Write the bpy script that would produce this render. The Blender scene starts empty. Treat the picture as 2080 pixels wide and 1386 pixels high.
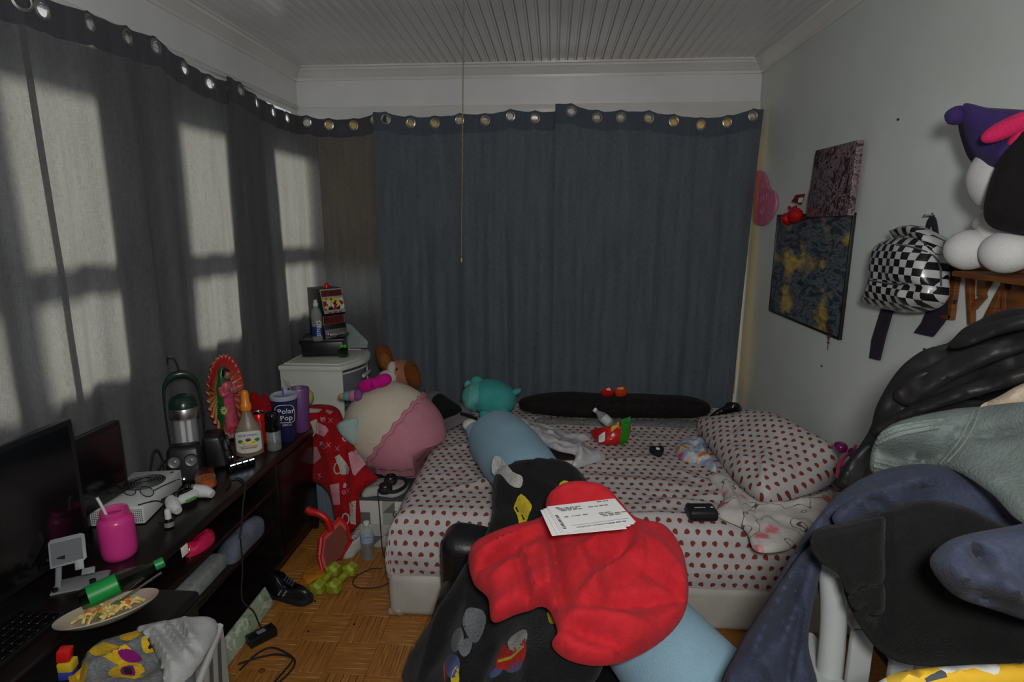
import bpy, bmesh, math, random
import numpy as np
from mathutils import Vector, Matrix, Euler, noise as mn
from mathutils.geometry import delaunay_2d_cdt
random.seed(7)
R = math.radians; PI = math.pi
sc = bpy.context.scene
col = sc.collection
# ---------------------------------------------------------------- camera
cd = bpy.data.cameras.new('camera'); cam = bpy.data.objects.new('camera', cd); col.objects.link(cam)
cd.sensor_width = 36; cd.lens = 36*1177/2080; cd.clip_start = .02
cam.location = (0, 0, 1.5); cam.rotation_euler = (R(90-11.67), 0, R(4.05))
sc.camera = cam
# ---------------------------------------------------------------- sky, daylight, camera flash
w = bpy.data.worlds.new('sky'); sc.world = w; w.use_nodes = True
bg = w.node_tree.nodes['Background']; bg.inputs[0].default_value = (.80, .86, .92, 1); bg.inputs[1].default_value = 1.1
sl = bpy.data.lights.new('sun_offscreen', 'SUN'); sun = bpy.data.objects.new('sun_offscreen', sl); col.objects.link(sun)
sl.energy = 11.0; sl.angle = R(24); sl.color = (1, .95, .88)
sun.rotation_euler = Vector((1, .12, -.30)).to_track_quat('-Z', 'Y').to_euler()
fl = bpy.data.lights.new('camera_flash_offscreen', 'AREA'); flash = bpy.data.objects.new('camera_flash_offscreen', fl); col.objects.link(flash)
fl.shape = 'DISK'; fl.size = .16; fl.energy = 24; fl.color = (1, .99, .97)
flash.location = (.07, -.10, 1.66); flash.rotation_euler = (R(82), 0, R(4))
vs = sc.view_settings
vs.view_transform = 'Standard'; vs.look = 'None'; vs.gamma = 1; vs.exposure = 0.0; vs.use_curve_mapping = False
# ---------------------------------------------------------------- materials
def lin(c):
    return tuple(((x/255)/12.92 if x/255 <= .04045 else ((x/255+.055)/1.055)**2.4) for x in c[:3]) + (1,)
class G:
    """small node-graph writer"""
    def __init__(s, m): s.t = m.node_tree; s.n = s.t.nodes; s.l = s.t.links
    def new(s, ty, **k):
        n = s.n.new(ty)
        for a, b in k.items(): setattr(n, a, b)
        return n
    def put(s, sock, v):
        if isinstance(v, bpy.types.NodeSocket): s.l.new(v, sock)
        elif v is not None: sock.default_value = v
    def m(s, op, a, b=None, c=None):
        n = s.new('ShaderNodeMath', operation=op); s.put(n.inputs[0], a); s.put(n.inputs[1], b); s.put(n.inputs[2], c); return n.outputs[0]
    def mix(s, f, a, b):
        n = s.new('ShaderNodeMix', data_type='RGBA'); s.put(n.inputs['Factor'], f)
        s.put(n.inputs[6], a); s.put(n.inputs[7], b); return n.outputs[2]
    def co(s, kind='Object', scale=(1, 1, 1), rot=(0, 0, 0)):
        t = s.new('ShaderNodeTexCoord'); mp = s.new('ShaderNodeMapping')
        s.l.new(t.outputs[kind], mp.inputs[0]); mp.inputs['Scale'].default_value = scale; mp.inputs['Rotation'].default_value = rot
        return mp.outputs[0]
    def noise(s, v, sc_, det=3, rough=.55, dist=0):
        n = s.new('ShaderNodeTexNoise'); s.l.new(v, n.inputs['Vector']); n.inputs['Scale'].default_value = sc_
        n.inputs['Detail'].default_value = det; n.inputs['Roughness'].default_value = rough; n.inputs['Distortion'].default_value = dist
        return n.outputs[0]
    def vor(s, v, sc_, out='Distance', feat='F1'):
        n = s.new('ShaderNodeTexVoronoi', feature=feat); s.l.new(v, n.inputs['Vector']); n.inputs['Scale'].default_value = sc_
        return n.outputs[out]
    def sep(s, v):
        n = s.new('ShaderNodeSeparateXYZ'); s.l.new(v, n.inputs[0]); return n.outputs
    def comb(s, x, y, z=0.0):
        n = s.new('ShaderNodeCombineXYZ'); s.put(n.inputs[0], x); s.put(n.inputs[1], y); s.put(n.inputs[2], z); return n.outputs[0]
    def rng(s, v, a, b, c=0.0, d=1.0):
        n = s.new('ShaderNodeMapRange'); s.put(n.inputs[0], v)
        for i, x in enumerate((a, b, c, d)): n.inputs[i+1].default_value = x
        return n.outputs[0]
    def ramp(s, v, stops, const=False):
        n = s.new('ShaderNodeValToRGB'); s.l.new(v, n.inputs[0]); e = n.color_ramp.elements
        if const: n.color_ramp.interpolation = 'CONSTANT'
        while len(e) < len(stops): e.new(.5)
        for i, (p, c) in enumerate(stops): e[i].position = p; e[i].color = lin(c)
        return n.outputs[0]
    def bump(s, h, st, dist=.01):
        n = s.new('ShaderNodeBump'); s.l.new(h, n.inputs['Height']); n.inputs['Strength'].default_value = st; n.inputs['Distance'].default_value = dist
        s.l.new(n.outputs[0], s.b.inputs['Normal'])
def base(name, c=(128, 128, 128), rough=.6, **k):
    m = bpy.data.materials.new(name); m.use_nodes = True; g = G(m); b = g.b = g.n['Principled BSDF']
    b.inputs['Base Color'].default_value = lin(c); b.inputs['Roughness'].default_value = rough
    for a, v in k.items(): b.inputs[a.replace('_', ' ')].default_value = v
    return m, g
MC = {}
def plain(name, c, rough=.6, var=0, vs=6, bump=0, bs=60, c2=None, **k):
    """paint / plastic / cloth: one colour, gentle variation, fine relief"""
    if name in MC: return MC[name]
    m, g = base(name, c, rough, **k); MC[name] = m
    v = g.co()
    if var or c2:
        a = tuple(min(255, x*(1+var)) for x in c); b_ = c2 or tuple(x*(1-var) for x in c)
        g.l.new(g.mix(g.rng(g.noise(v, vs, 4), .3, .7), lin(a), lin(b_)), g.b.inputs['Base Color'])
    if bump: g.bump(g.noise(v, bs, 4), bump, .004)
    return m
def cloth(name, c, c2=None, nap=.35, bs=260, rough=.9, sheen=.03, vs=9, **k):
    if name in MC: return MC[name]
    m, g = base(name, c, rough, **k); MC[name] = m
    g.b.inputs['Sheen Weight'].default_value = sheen; g.b.inputs['Specular IOR Level'].default_value = .2
    v = g.co(); n1 = g.noise(v, vs, 5, .65); n2 = g.noise(v, bs, 2, .7)
    f = g.m('ADD', g.m('MULTIPLY', n1, .6), g.m('MULTIPLY', n2, .4))
    c2 = c2 or tuple(x*.72 for x in c)
    g.l.new(g.mix(g.rng(f, .35, .65), lin(c2), lin(c)), g.b.inputs['Base Color'])
    g.bump(n2, min(1, nap*1.5), .004)
    return m
def glass(name, c=(235, 240, 240), rough=.05, mixf=.78):
    """thin clear shell: straight-through with a fresnel gloss"""
    if name in MC: return MC[name]
    m = bpy.data.materials.new(name); m.use_nodes = True; g = G(m); MC[name] = m; g.n.clear()
    o = g.new('ShaderNodeOutputMaterial'); t = g.new('ShaderNodeBsdfTransparent'); t.inputs[0].default_value = lin(c)
    gl = g.new('ShaderNodeBsdfGlossy'); gl.inputs['Roughness'].default_value = rough; gl.inputs[0].default_value = (.9, .9, .9, 1)
    lw = g.new('ShaderNodeLayerWeight'); lw.inputs[0].default_value = .35
    mx = g.new('ShaderNodeMixShader'); f = g.m('MULTIPLY', lw.outputs['Facing'], 1-mixf+.25)
    g.l.new(f, mx.inputs[0]); g.l.new(t.outputs[0], mx.inputs[1]); g.l.new(gl.outputs[0], mx.inputs[2]); g.l.new(mx.outputs[0], o.inputs[0])
    return m
def film(name, c, alpha, rough=.3):
    """frosted film / tinted translucent plastic: part see-through, part diffuse"""
    if name in MC: return MC[name]
    m, g = base(name, c, rough); MC[name] = m
    g.b.inputs['Alpha'].default_value = alpha
    return m
# ---------------------------------------------------------------- geometry
class Geo:
    def __init__(s, v=(), f=(), uv=None): s.v = [tuple(p) for p in v]; s.f = [tuple(x) for x in f]; s.uv = uv
    def __add__(s, o):
        k = len(s.v); uv = None
        if s.uv is not None and o.uv is not None: uv = list(s.uv)+list(o.uv)
        return Geo(s.v+o.v, s.f+[tuple(i+k for i in q) for q in o.f], uv)
    def tf(s, loc=(0, 0, 0), rot=(0, 0, 0), sca=(1, 1, 1)):
        M = Matrix.LocRotScale(Vector(loc), Euler(rot), Vector(sca)); return Geo([M @ Vector(p) for p in s.v], s.f, s.uv)
    def mp(s, fn): return Geo([fn(*p) for p in s.v], s.f, s.uv)
def from_bm(bm):
    bm.verts.index_update(); g = Geo([v.co[:] for v in bm.verts], [[v.index for v in f.verts] for f in bm.faces]); bm.free(); return g
def box(c, s, rot=(0, 0, 0), bev=0, seg=2):
    bm = bmesh.new(); bmesh.ops.create_cube(bm, size=1)
    for v in bm.verts: v.co = Vector((v.co.x*s[0], v.co.y*s[1], v.co.z*s[2]))
    if bev: bmesh.ops.bevel(bm, geom=bm.edges[:], offset=min(bev, min(s)*.49), segments=seg, profile=.5, affect='EDGES')
    return from_bm(bm).tf(c, rot)
def bx(x0, x1, y0, y1, z0, z1, bev=0, seg=2):
    return box(((x0+x1)/2, (y0+y1)/2, (z0+z1)/2), (x1-x0, y1-y0, z1-z0), bev=bev, seg=seg)
def lathe(prof, n=24, c=(0, 0, 0), cap=True):
    v, f = [], []
    for r, z in prof:
        for i in range(n):
            a = 2*PI*i/n; v.append((c[0]+r*math.cos(a), c[1]+r*math.sin(a), c[2]+z))
    for k in range(len(prof)-1):
        for i in range(n):
            j = (i+1) % n; f.append((k*n+i, k*n+j, (k+1)*n+j, (k+1)*n+i))
    if cap:
        f.append(tuple(range(n-1, -1, -1))); f.append(tuple((len(prof)-1)*n+i for i in range(n)))
    return Geo(v, f)
def cr(pts, n, closed=False):
    """Catmull-Rom through points -> n samples per span"""
    P = [np.array(p, float) for p in pts]; out = []; L = len(P)
    for i in range(L if closed else L-1):
        if closed: a, b, c, d = P[i-1], P[i], P[(i+1) % L], P[(i+2) % L]
        else: a, b, c, d = P[max(i-1, 0)], P[i], P[i+1], P[min(i+2, L-1)]
        for k in range(n):
            t = k/n; out.append(.5*((2*b)+(-a+c)*t+(2*a-5*b+4*c-d)*t*t+(-a+3*b-3*c+d)*t**3))
    if not closed: out.append(P[-1])
    return out
def tube(pts, r, n=8, sm=4, closed=False, cap=True):
    P = cr(pts, sm, closed) if sm > 1 else [np.array(p, float) for p in pts]
    L = len(P); rs = [r]*L if not isinstance(r, (list, tuple)) else [float(np.interp(i/(L-1), np.linspace(0, 1, len(r)), r)) for i in range(L)]
    v, f = [], []; N = None
    for i in range(L):
        t = Vector(P[(i+1) % L]-P[i-1]) if closed else Vector(P[min(i+1, L-1)]-P[max(i-1, 0)])
        if t.length < 1e-9: t = Vector((0, 0, 1))
        t.normalize()
        if N is None: N = t.orthogonal().normalized()
        else:
            N = N-t*N.dot(t)
            N = N.normalized() if N.length > 1e-6 else t.orthogonal().normalized()
        B = t.cross(N)
        for k in range(n):
            a = 2*PI*k/n; p = Vector(P[i])+(N*math.cos(a)+B*math.sin(a))*rs[i]; v.append(p[:])
    for i in range(L if closed else L-1):
        for k in range(n):
            j = (k+1) % n; a = i*n; b = ((i+1) % L)*n; f.append((a+k, a+j, b+j, b+k))
    if cap and not closed: f.append(tuple(range(n-1, -1, -1))); f.append(tuple((L-1)*n+k for k in range(n)))
    return Geo(v, f)
def ell(c, s, rot=(0, 0, 0), n=24, m=16, p=2.0, fn=None):
    """superellipsoid (p=2 ball, larger = boxier); fn reshapes the unit ball"""
    v, f = [], []
    sp = lambda x: math.copysign(abs(x)**(2/p), x)
    for j in range(m+1):
        t = PI*j/m-PI/2
        for i in range(n):
            a = 2*PI*i/n; q = (sp(math.cos(t))*sp(math.cos(a)), sp(math.cos(t))*sp(math.sin(a)), sp(math.sin(t)))
            v.append(fn(*q) if fn else q)
    for j in range(m):
        for i in range(n):
            k = (i+1) % n; f.append((j*n+i, j*n+k, (j+1)*n+k, (j+1)*n+i))
    return Geo(v, f).tf((0, 0, 0), (0, 0, 0), s).tf(c, rot)
def prism(poly, h, bev=0):
    """2-D outline extruded along +z"""
    bm = bmesh.new(); vs_ = [bm.verts.new((x, y, 0)) for x, y in poly]; fc = bm.faces.new(vs_)
    r = bmesh.ops.extrude_face_region(bm, geom=[fc])
    for e in r['geom']:
        if isinstance(e, bmesh.types.BMVert): e.co.z += h
    bmesh.ops.recalc_face_normals(bm, faces=bm.faces[:])
    if bev:
        ed = [e for e in bm.edges if abs(e.verts[0].co.z-e.verts[1].co.z) < 1e-6]
        bmesh.ops.bevel(bm, geom=ed, offset=bev, segments=2, profile=.5, affect='EDGES')
    return from_bm(bm)
def gridsurf(fn, nu, nv, uvf=None):
    v, f, uv = [], [], []
    for j in range(nv+1):
        for i in range(nu+1):
            v.append(fn(i/nu, j/nv)); uv.append(uvf(i/nu, j/nv) if uvf else (i/nu, j/nv))
    for j in range(nv):
        for i in range(nu):
            a = j*(nu+1)+i; f.append((a, a+1, a+nu+2, a+nu+1))
    return Geo(v, f, uv)
def nz(x, y, z=0): return mn.noise(Vector((x, y, z)))
# ---------------------------------------------------------------- objects
def obj(name, g, m, parent=None, smooth=True, auto=40, seat=True):
    me = bpy.data.meshes.new(name); me.from_pydata(g.v, [], g.f); me.update()
    if g.uv is not None:
        ul = me.uv_layers.new(name='UVMap'); li = np.zeros(len(me.loops), np.int32); me.loops.foreach_get('vertex_index', li)
        ul.data.foreach_set('uv', np.array(g.uv, np.float32)[li].ravel())
    bm = bmesh.new(); bm.from_mesh(me); bmesh.ops.recalc_face_normals(bm, faces=bm.faces[:]); bm.to_mesh(me); bm.free()
    o = bpy.data.objects.new(name, me); col.objects.link(o)
    ms = m if isinstance(m, (list, tuple)) else [m]
    for x in ms: me.materials.append(x)
    if smooth:
        me.polygons.foreach_set('use_smooth', [True]*len(me.polygons))
        if auto: me.set_sharp_from_angle(angle=R(auto))
    if parent: o.parent = parent
    elif seat and g.v:                                    # origin at the thing's base
        a = np.array(g.v); c = Vector(((a[:, 0].min()+a[:, 0].max())/2, (a[:, 1].min()+a[:, 1].max())/2, a[:, 2].min()))
        me.transform(Matrix.Translation(-c)); o.location = c
    return o
def tag(o, label=None, cat=None, group=None, kind=None):
    if label: o['label'] = label
    if cat: o['category'] = cat
    if group: o['group'] = group
    if kind: o['kind'] = kind
    return o
def thing(name, label, cat, loc=(0, 0, 0), rot=(0, 0, 0), group=None):
    o = bpy.data.objects.new(name, None); col.objects.link(o); o.empty_display_size = .05
    o.location = loc; o.rotation_euler = rot if isinstance(rot, (tuple, list)) else (0, 0, rot); return tag(o, label, cat, group)
def one(name, g, m, label, cat, group=None, **k): return tag(obj(name, g, m, **k), label, cat, group)
def dup(root, loc=None, rot=None, label=None, group=None):
    r = root.copy(); col.objects.link(r)
    if loc is not None: r.location = loc
    if rot is not None: r.rotation_euler = rot
    if label: r['label'] = label
    if group: r['group'] = group
    for ch in root.children:
        c = ch.copy(); col.objects.link(c); c.parent = r
        for g_ in ch.children:
            d = g_.copy(); col.objects.link(d); d.parent = c
    return r
def struct(name, g, m, parent=None, **k):
    o = obj(name, g, m, parent, seat=False, **k)
    if not parent: o['kind'] = 'structure'
    return o
def text(name, s, size, m, parent, M, ext=.0004, align='CENTER', sx=1.0):
    """flat lettering as thin geometry placed by matrix M (x right, y up)"""
    c = bpy.data.curves.new(name, 'FONT'); c.body = s; c.size = size; c.extrude = ext; c.align_x = align; c.align_y = 'CENTER'; c.resolution_u = 2
    t = bpy.data.objects.new(name, c); col.objects.link(t); dg = bpy.context.evaluated_depsgraph_get()
    me = bpy.data.meshes.new_from_object(t.evaluated_get(dg)); bpy.data.objects.remove(t); bpy.data.curves.remove(c)
    me.transform(M @ Matrix.Diagonal((sx, 1, 1, 1))); me.materials.clear(); me.materials.append(m)
    o = bpy.data.objects.new(name, me); col.objects.link(o); o.parent = parent
    return o
def frame(o, x, y):
    """matrix with origin o, x right, y up"""
    x = Vector(x).normalized(); z = x.cross(Vector(y)).normalized(); y = z.cross(x)
    M = Matrix((x, y, z)).transposed().to_4x4(); M.translation = Vector(o); return M
# ---------------------------------------------------------------- soft cloth bodies
class Puff:
    """A soft cloth body: its edge follows a closed loop of points in space, the middle swells along `up`
    by t, ridges and valleys run along given fold lines, fine crumple on top, a flatter underside below."""
    def __init__(s, loop, up, t=.04, edge=.05, back=.3, step=.012, folds=(), cr_amp=.004, cr_sc=14, sm=6, seed=0, rim=.006, sag=None, fk=1.3, thin=None):
        L = np.array(loop, float); s.c = L.mean(0); n = np.array(up, float); n /= np.linalg.norm(n); s.n = n
        e1 = np.cross((0, 0, 1), n) if abs(n[2]) < .95 else np.cross((0, 1, 0), n)
        s.e1 = e1/np.linalg.norm(e1); s.e2 = np.cross(n, s.e1)
        s.loop = np.array(cr(L, sm, True)); s.B = s.to2(s.loop); s.bh = (s.loop-s.c) @ n
        s.t, s.edge, s.seed, s.ca, s.cs, s.rim, s.back, s.sag, s.thin = t, edge, seed, cr_amp, cr_sc, rim, back, sag, thin
        s.folds = [(s.to2(np.array(f[0], float)), s.to2(np.array(f[1], float)), f[2]*.85, f[3]*fk) for f in folds]
        b = []                                              # resample boundary
        for i in range(len(s.B)):
            p, q = s.B[i], s.B[(i+1) % len(s.B)]; k = max(1, int(np.linalg.norm(q-p)/step))
            b += [p+(q-p)*j/k for j in range(k)]
        s.b2 = np.array(b)
        lo, hi = s.b2.min(0), s.b2.max(0); pts = []
        ys = np.arange(lo[1], hi[1], step*.87)
        for r_, y in enumerate(ys):
            for x in np.arange(lo[0]+(r_ % 2)*step/2, hi[0], step): pts.append((x, y))
        pts = np.array(pts); ins = s.inside(pts); d = s.dist(pts); pts = pts[ins & (d > step*.55)]
        nb = len(s.b2); V = [Vector(p) for p in s.b2]+[Vector(p) for p in pts]
        res = delaunay_2d_cdt(V, [(i, (i+1) % nb) for i in range(nb)], [], 1, 1e-7)
        s.P = np.array([p[:] for p in res[0]]); s.F = [tuple(f) for f in res[2]]
    def to2(s, p): p = np.asarray(p)-s.c; return np.stack([p @ s.e1, p @ s.e2], -1)
    def inside(s, q):
        x, y = q[:, 0], q[:, 1]; r = np.zeros(len(q), bool); B = s.b2
        for i in range(len(B)):
            a, b = B[i], B[i-1]
            if a[1] == b[1]: continue
            c = ((a[1] > y) != (b[1] > y)) & (x < (b[0]-a[0])*(y-a[1])/(b[1]-a[1])+a[0]); r ^= c
        return r
    def dist(s, q):
        d = np.full(len(q), 9.0); B = s.b2
        for i in range(len(B)):
            a, b = B[i], B[i-1]; e = b-a; k = np.clip(((q-a) @ e)/max(e @ e, 1e-12), 0, 1); d = np.minimum(d, np.linalg.norm(q-a-k[:, None]*e, axis=1))
        return d
    def base_h(s, q):
        w_ = np.zeros(len(q)); h = np.zeros(len(q))
        for i in range(0, len(s.B)):
            k = 1/(((q-s.B[i])**2).sum(1)+2e-5)**1.4; w_ += k; h += k*s.bh[i]
        return h/w_
    def height(s, q, d=None):
        if d is None: d = s.dist(q)
        k = np.clip(d/s.edge, 0, 1); h = s.t*np.sqrt(np.clip(1-(1-k)**2, 0, 1))
        fade = np.clip(d/(s.edge*.5), .25, 1)
        for a, b, w_, am in s.folds:
            e = b-a; L = max(np.sqrt(e @ e), 1e-6); u = ((q-a) @ e)/L/L; kk = np.clip(u, 0, 1)
            D = np.linalg.norm(q-a-kk[:, None]*e, axis=1); tap = 1-.55*np.abs(2*kk-1)**3
            sgn = np.sign((q-a)[:, 0]*e[1]-(q-a)[:, 1]*e[0]); D = D*np.where(sgn > 0, .75, 1.35)      # one flank steeper, like a real fold
            h = h+am*fade*tap*np.exp(-(D/w_)**1.6)
        if s.ca:
            z = s.seed*3.7; f = [s.ca*(nz(x*s.cs, y*s.cs, z)+.5*nz(x*s.cs*2.3, y*s.cs*2.3, z+5)+.6*abs(nz(x*s.cs*.8+3, y*s.cs*1.3, z+9))) for x, y in q]
            h = h+np.array(f)*np.clip(d/(s.edge*.4), .15, 1)
        return h
    def world(s, q, h): return s.c+q[:, :1]*s.e1+q[:, 1:2]*s.e2+h[:, None]*s.n
    def geo(s):
        d = s.dist(s.P); bh = s.base_h(s.P); top = s.world(s.P, bh+s.height(s.P, d)+s.rim)
        k = np.clip(d/s.edge, 0, 1); bot = s.world(s.P, bh-s.t*s.back*np.sqrt(np.clip(1-(1-k)**2, 0, 1))-s.rim*.5)
        if s.thin: bot = s.world(s.P, bh+s.height(s.P, d)+s.rim-s.thin)
        n = len(s.P); nb = len(s.b2)
        F = list(s.F)+[tuple(i+n for i in reversed(f)) for f in s.F]
        F += [((i+1) % nb, i, i+n, (i+1) % nb+n) for i in range(nb)]
        uv = [tuple(p) for p in s.P]*2
        return Geo(list(map(tuple, top))+list(map(tuple, bot)), F, uv)
    def decal(s, poly, off=.0012, step=.01, sm=1):
        """thin flat print following the cloth's top; poly = points in space"""
        q = s.to2(np.array(cr(poly, sm, True) if sm > 1 else poly, float)); return s.decal2(q, off, step)
    def decal2(s, q, off=.0012, step=.01):
        b = []
        for i in range(len(q)):
            p, r_ = q[i], q[(i+1) % len(q)]; k = max(1, int(np.linalg.norm(r_-p)/step)); b += [p+(r_-p)*j/k for j in range(k)]
        b = np.array(b); lo, hi = b.min(0), b.max(0); pts = [(x, y) for x in np.arange(lo[0], hi[0], step) for y in np.arange(lo[1], hi[1], step)]
        keep = s.b2; s.b2 = b; pts = np.array(pts) if pts else np.zeros((0, 2))
        if len(pts): pts = pts[s.inside(pts) & (s.dist(pts) > step*.4)]
        s.b2 = keep; n = len(b)
        res = delaunay_2d_cdt([Vector(p) for p in b]+[Vector(p) for p in pts], [(i, (i+1) % n) for i in range(n)], [], 1, 1e-7)
        P = np.array([p[:] for p in res[0]]); h = s.base_h(P)+s.height(P)+s.rim+off
        return Geo(list(map(tuple, s.world(P, h))), [tuple(f) for f in res[2]], [tuple(p) for p in P])
def puff(name, loop, up, m, label, cat, group=None, parent=None, **k):
    p = Puff(loop, up, **k); o = obj(name, p.geo(), m, parent, auto=70, seat=(parent is None))
    if not parent: tag(o, label, cat, group)
    return o, p
def under(o, child):
    """parent a mesh built in world space under a thing whose origin was moved"""
    child.parent = o; child.matrix_parent_inverse = Matrix.Translation(-Vector(o.location)); return child
def press_under(o, P, gap=.006):
    """soft thing lying beneath a cloth: flatten whatever would poke through it (meshes built in world space)"""
    me = o.data; off = np.array(o.location) if o.parent is None else 0
    a = np.zeros(len(me.vertices)*3, np.float32); me.vertices.foreach_get('co', a); w_ = a.reshape(-1, 3).astype(float)+off
    q = P.to2(w_); ins = P.inside(q)
    if not ins.any(): return
    k = np.where(ins)[0]; lim = P.base_h(q[k])+P.height(q[k])+P.rim-(P.thin or 0)-gap; hv = (w_[k]-P.c) @ P.n
    w_[k] -= np.maximum(hv-lim, 0)[:, None]*P.n
    me.vertices.foreach_set('co', (w_-off).ravel().astype(np.float32)); me.update()
def lift_over(o, P, gap=.003):
    """cloth lying on top of another cloth: lift it clear of the lower one"""
    me = o.data; off = np.array(o.location) if o.parent is None else 0
    a = np.zeros(len(me.vertices)*3, np.float32); me.vertices.foreach_get('co', a); w_ = a.reshape(-1, 3).astype(float)+off
    q = P.to2(w_); ins = P.inside(q)
    if not ins.any(): return
    k = np.where(ins)[0]; lim = P.base_h(q[k])+P.height(q[k])+P.rim+gap; hv = (w_[k]-P.c) @ P.n
    n = len(k); up_ = np.maximum(lim-hv, 0); w_[k] += up_[:, None]*P.n
    me.vertices.foreach_set('co', (w_-off).ravel().astype(np.float32)); me.update()
def dense(g_, cuts=14):
    """subdivide a coarse body so that it can be dented"""
    bm = bmesh.new(); vs_ = [bm.verts.new(p) for p in g_.v]
    for f in g_.f: bm.faces.new([vs_[i] for i in f])
    ed = [e for e in bm.edges if e.calc_length() > .08]; bmesh.ops.subdivide_edges(bm, edges=ed, cuts=cuts, use_grid_fill=True); return from_bm(bm)
# ================================================================ ROOM
XL, XR, YB, YF, ZC = -1.60, 1.20, 3.72, -1.6, 2.42
def wall_mat(name, c, rough=.55, **k):
    m, g = base(name, c, rough); v = g.co()
    n1 = g.noise(v, 2.2, 5, .6); n2 = g.noise(v, 160, 2)
    g.l.new(g.mix(g.rng(n1, .3, .75), lin(c), lin(tuple(x*.93 for x in c))), g.b.inputs['Base Color']); g.bump(n2, .12, .002); return m
M_wall = wall_mat('wall paint pale grey', (216, 222, 218), .5)
M_wallg = wall_mat('gloss white wall paint', (230, 230, 232), .28)
M_trim = wall_mat('white gloss trim', (222, 222, 220), .22)
M_ceil = wall_mat('white gloss beadboard', (222, 222, 225), .2)
# ---- floor: dark bed plus parquet strips
mf, g = base('floor underlay', (52, 34, 16), .6)
floor = struct('floor', bx(XL-.1, XR+.1, YF, YB+.1, -.08, -.006), mf)
def parquet():
    m, g = base('oak parquet', (150, 98, 42), .5); v = g.co('Object', (1, 1, 1))
    oi = g.new('ShaderNodeObjectInfo'); s_ = g.sep(v)
    v2 = g.comb(g.m('MULTIPLY', s_[0], 4.0), g.m('MULTIPLY', s_[1], 70.0), g.m('MULTIPLY', oi.outputs['Random'], 40.0))
    n1 = g.noise(v2, 3, 4, .65); n2 = g.noise(v, 8, 2)
    c = g.mix(g.rng(n1, .3, .7), lin((112, 68, 26)), lin((196, 134, 64)))
    c = g.mix(g.m('MULTIPLY', oi.outputs['Random'], .55), c, lin((146, 94, 38)))
    g.l.new(c, g.b.inputs['Base Color']); g.bump(n1, .15, .002); g.b.inputs['Roughness'].default_value = .42
    return m
M_par = parquet()
SQ, NS = .148, 6
sw = SQ/NS
gs = box((0, 0, -.004), (SQ-.0012, sw-.0010, .008), bev=.0009, seg=1)
me0 = obj('strip', gs, M_par, seat=False).data; bpy.data.objects.remove(bpy.data.objects['strip'])
rest = Geo()
for i in range(-11, 9):
    for j in range(-11, 26):
        cx, cy = (i+.5)*SQ-.02, (j+.5)*SQ+.02
        if cx < XL or cx > XR or cy < YF or cy > YB: continue
        near = -1.17 < cx < -.33 and 1.45 < cy < 2.50
        for k in range(NS):
            o_ = (k-(NS-1)/2)*sw; r_ = (i+j) % 2
            p = (cx, cy+o_, random.uniform(-.0004, .0004)) if not r_ else (cx+o_, cy, random.uniform(-.0004, .0004))
            if near:
                o = bpy.data.objects.new('parquet_strip', me0); col.objects.link(o); o.parent = floor; o.location = p; o.rotation_euler = (0, 0, PI/2*r_)
            elif -1.6 < cx < 1.2 and cy > .2:
                q = box((p[0], p[1], -.004), (SQ-.001, sw-.001, .008) if not r_ else (sw-.001, SQ-.001, .008)); rest = rest+q if len(rest.v) < 1 else Geo.__new__(Geo).__class__(rest.v, rest.f) if False else (rest.v.extend(q.v), rest.f.extend([tuple(a+len(rest.v)-8 for a in f) for f in q.f]), rest)[2]
ro = obj('parquet_field', rest, M_par, floor, smooth=False); ro['kind'] = 'stuff'
# ---- walls with window openings
def wallplane(axis, a0, a1, thick, holes, mat, name):
    """wall made of slabs around rectangular holes (u0,u1,z0,z1)"""
    us = sorted({a0, a1, *[h[0] for h in holes], *[h[1] for h in holes]}); zs = sorted({0.0, ZC, *[h[2] for h in holes], *[h[3] for h in holes]})
    g_ = Geo()
    for i in range(len(us)-1):
        for j in range(len(zs)-1):
            u, z = (us[i]+us[i+1])/2, (zs[j]+zs[j+1])/2
            if any(h[0] < u < h[1] and h[2] < z < h[3] for h in holes): continue
            if axis == 'x': q = bx(thick[0], thick[1], us[i], us[i+1], zs[j], zs[j+1])
            else: q = bx(us[i], us[i+1], thick[0], thick[1], zs[j], zs[j+1])
            g_ = g_+q
    return struct(name, g_, mat, smooth=False)
LW = [(1.00, 1.50, .92, 1.975), (1.55, 1.99, .92, 1.975), (2.36, 2.78, .92, 1.965), (3.15, 3.62, .92, 1.955)]
BW = [(-1.50, -1.05, .95, 2.10), (-.98, .16, .95, 2.10), (.20, 1.188, .40, 2.10)]
wallplane('x', YF, YB+.12, (XL-.12, XL), LW+[(a, b, 2.09, 2.15) for a, b, c, d in LW], M_wallg, 'wall_left')  # unseen upper slots added so daylight shows in the curtain grommets
wallplane('y', XL-.12, XR+.12, (YB, YB+.12), BW, M_wallg, 'wall_back')
struct('wall_right', bx(XR, XR+.1, YF, YB+.12, 0, ZC), M_wall, smooth=False)
struct('wall_front', bx(XL-.12, XR+.1, YF-.1, YF, 0, ZC), M_wall, smooth=False)
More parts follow.
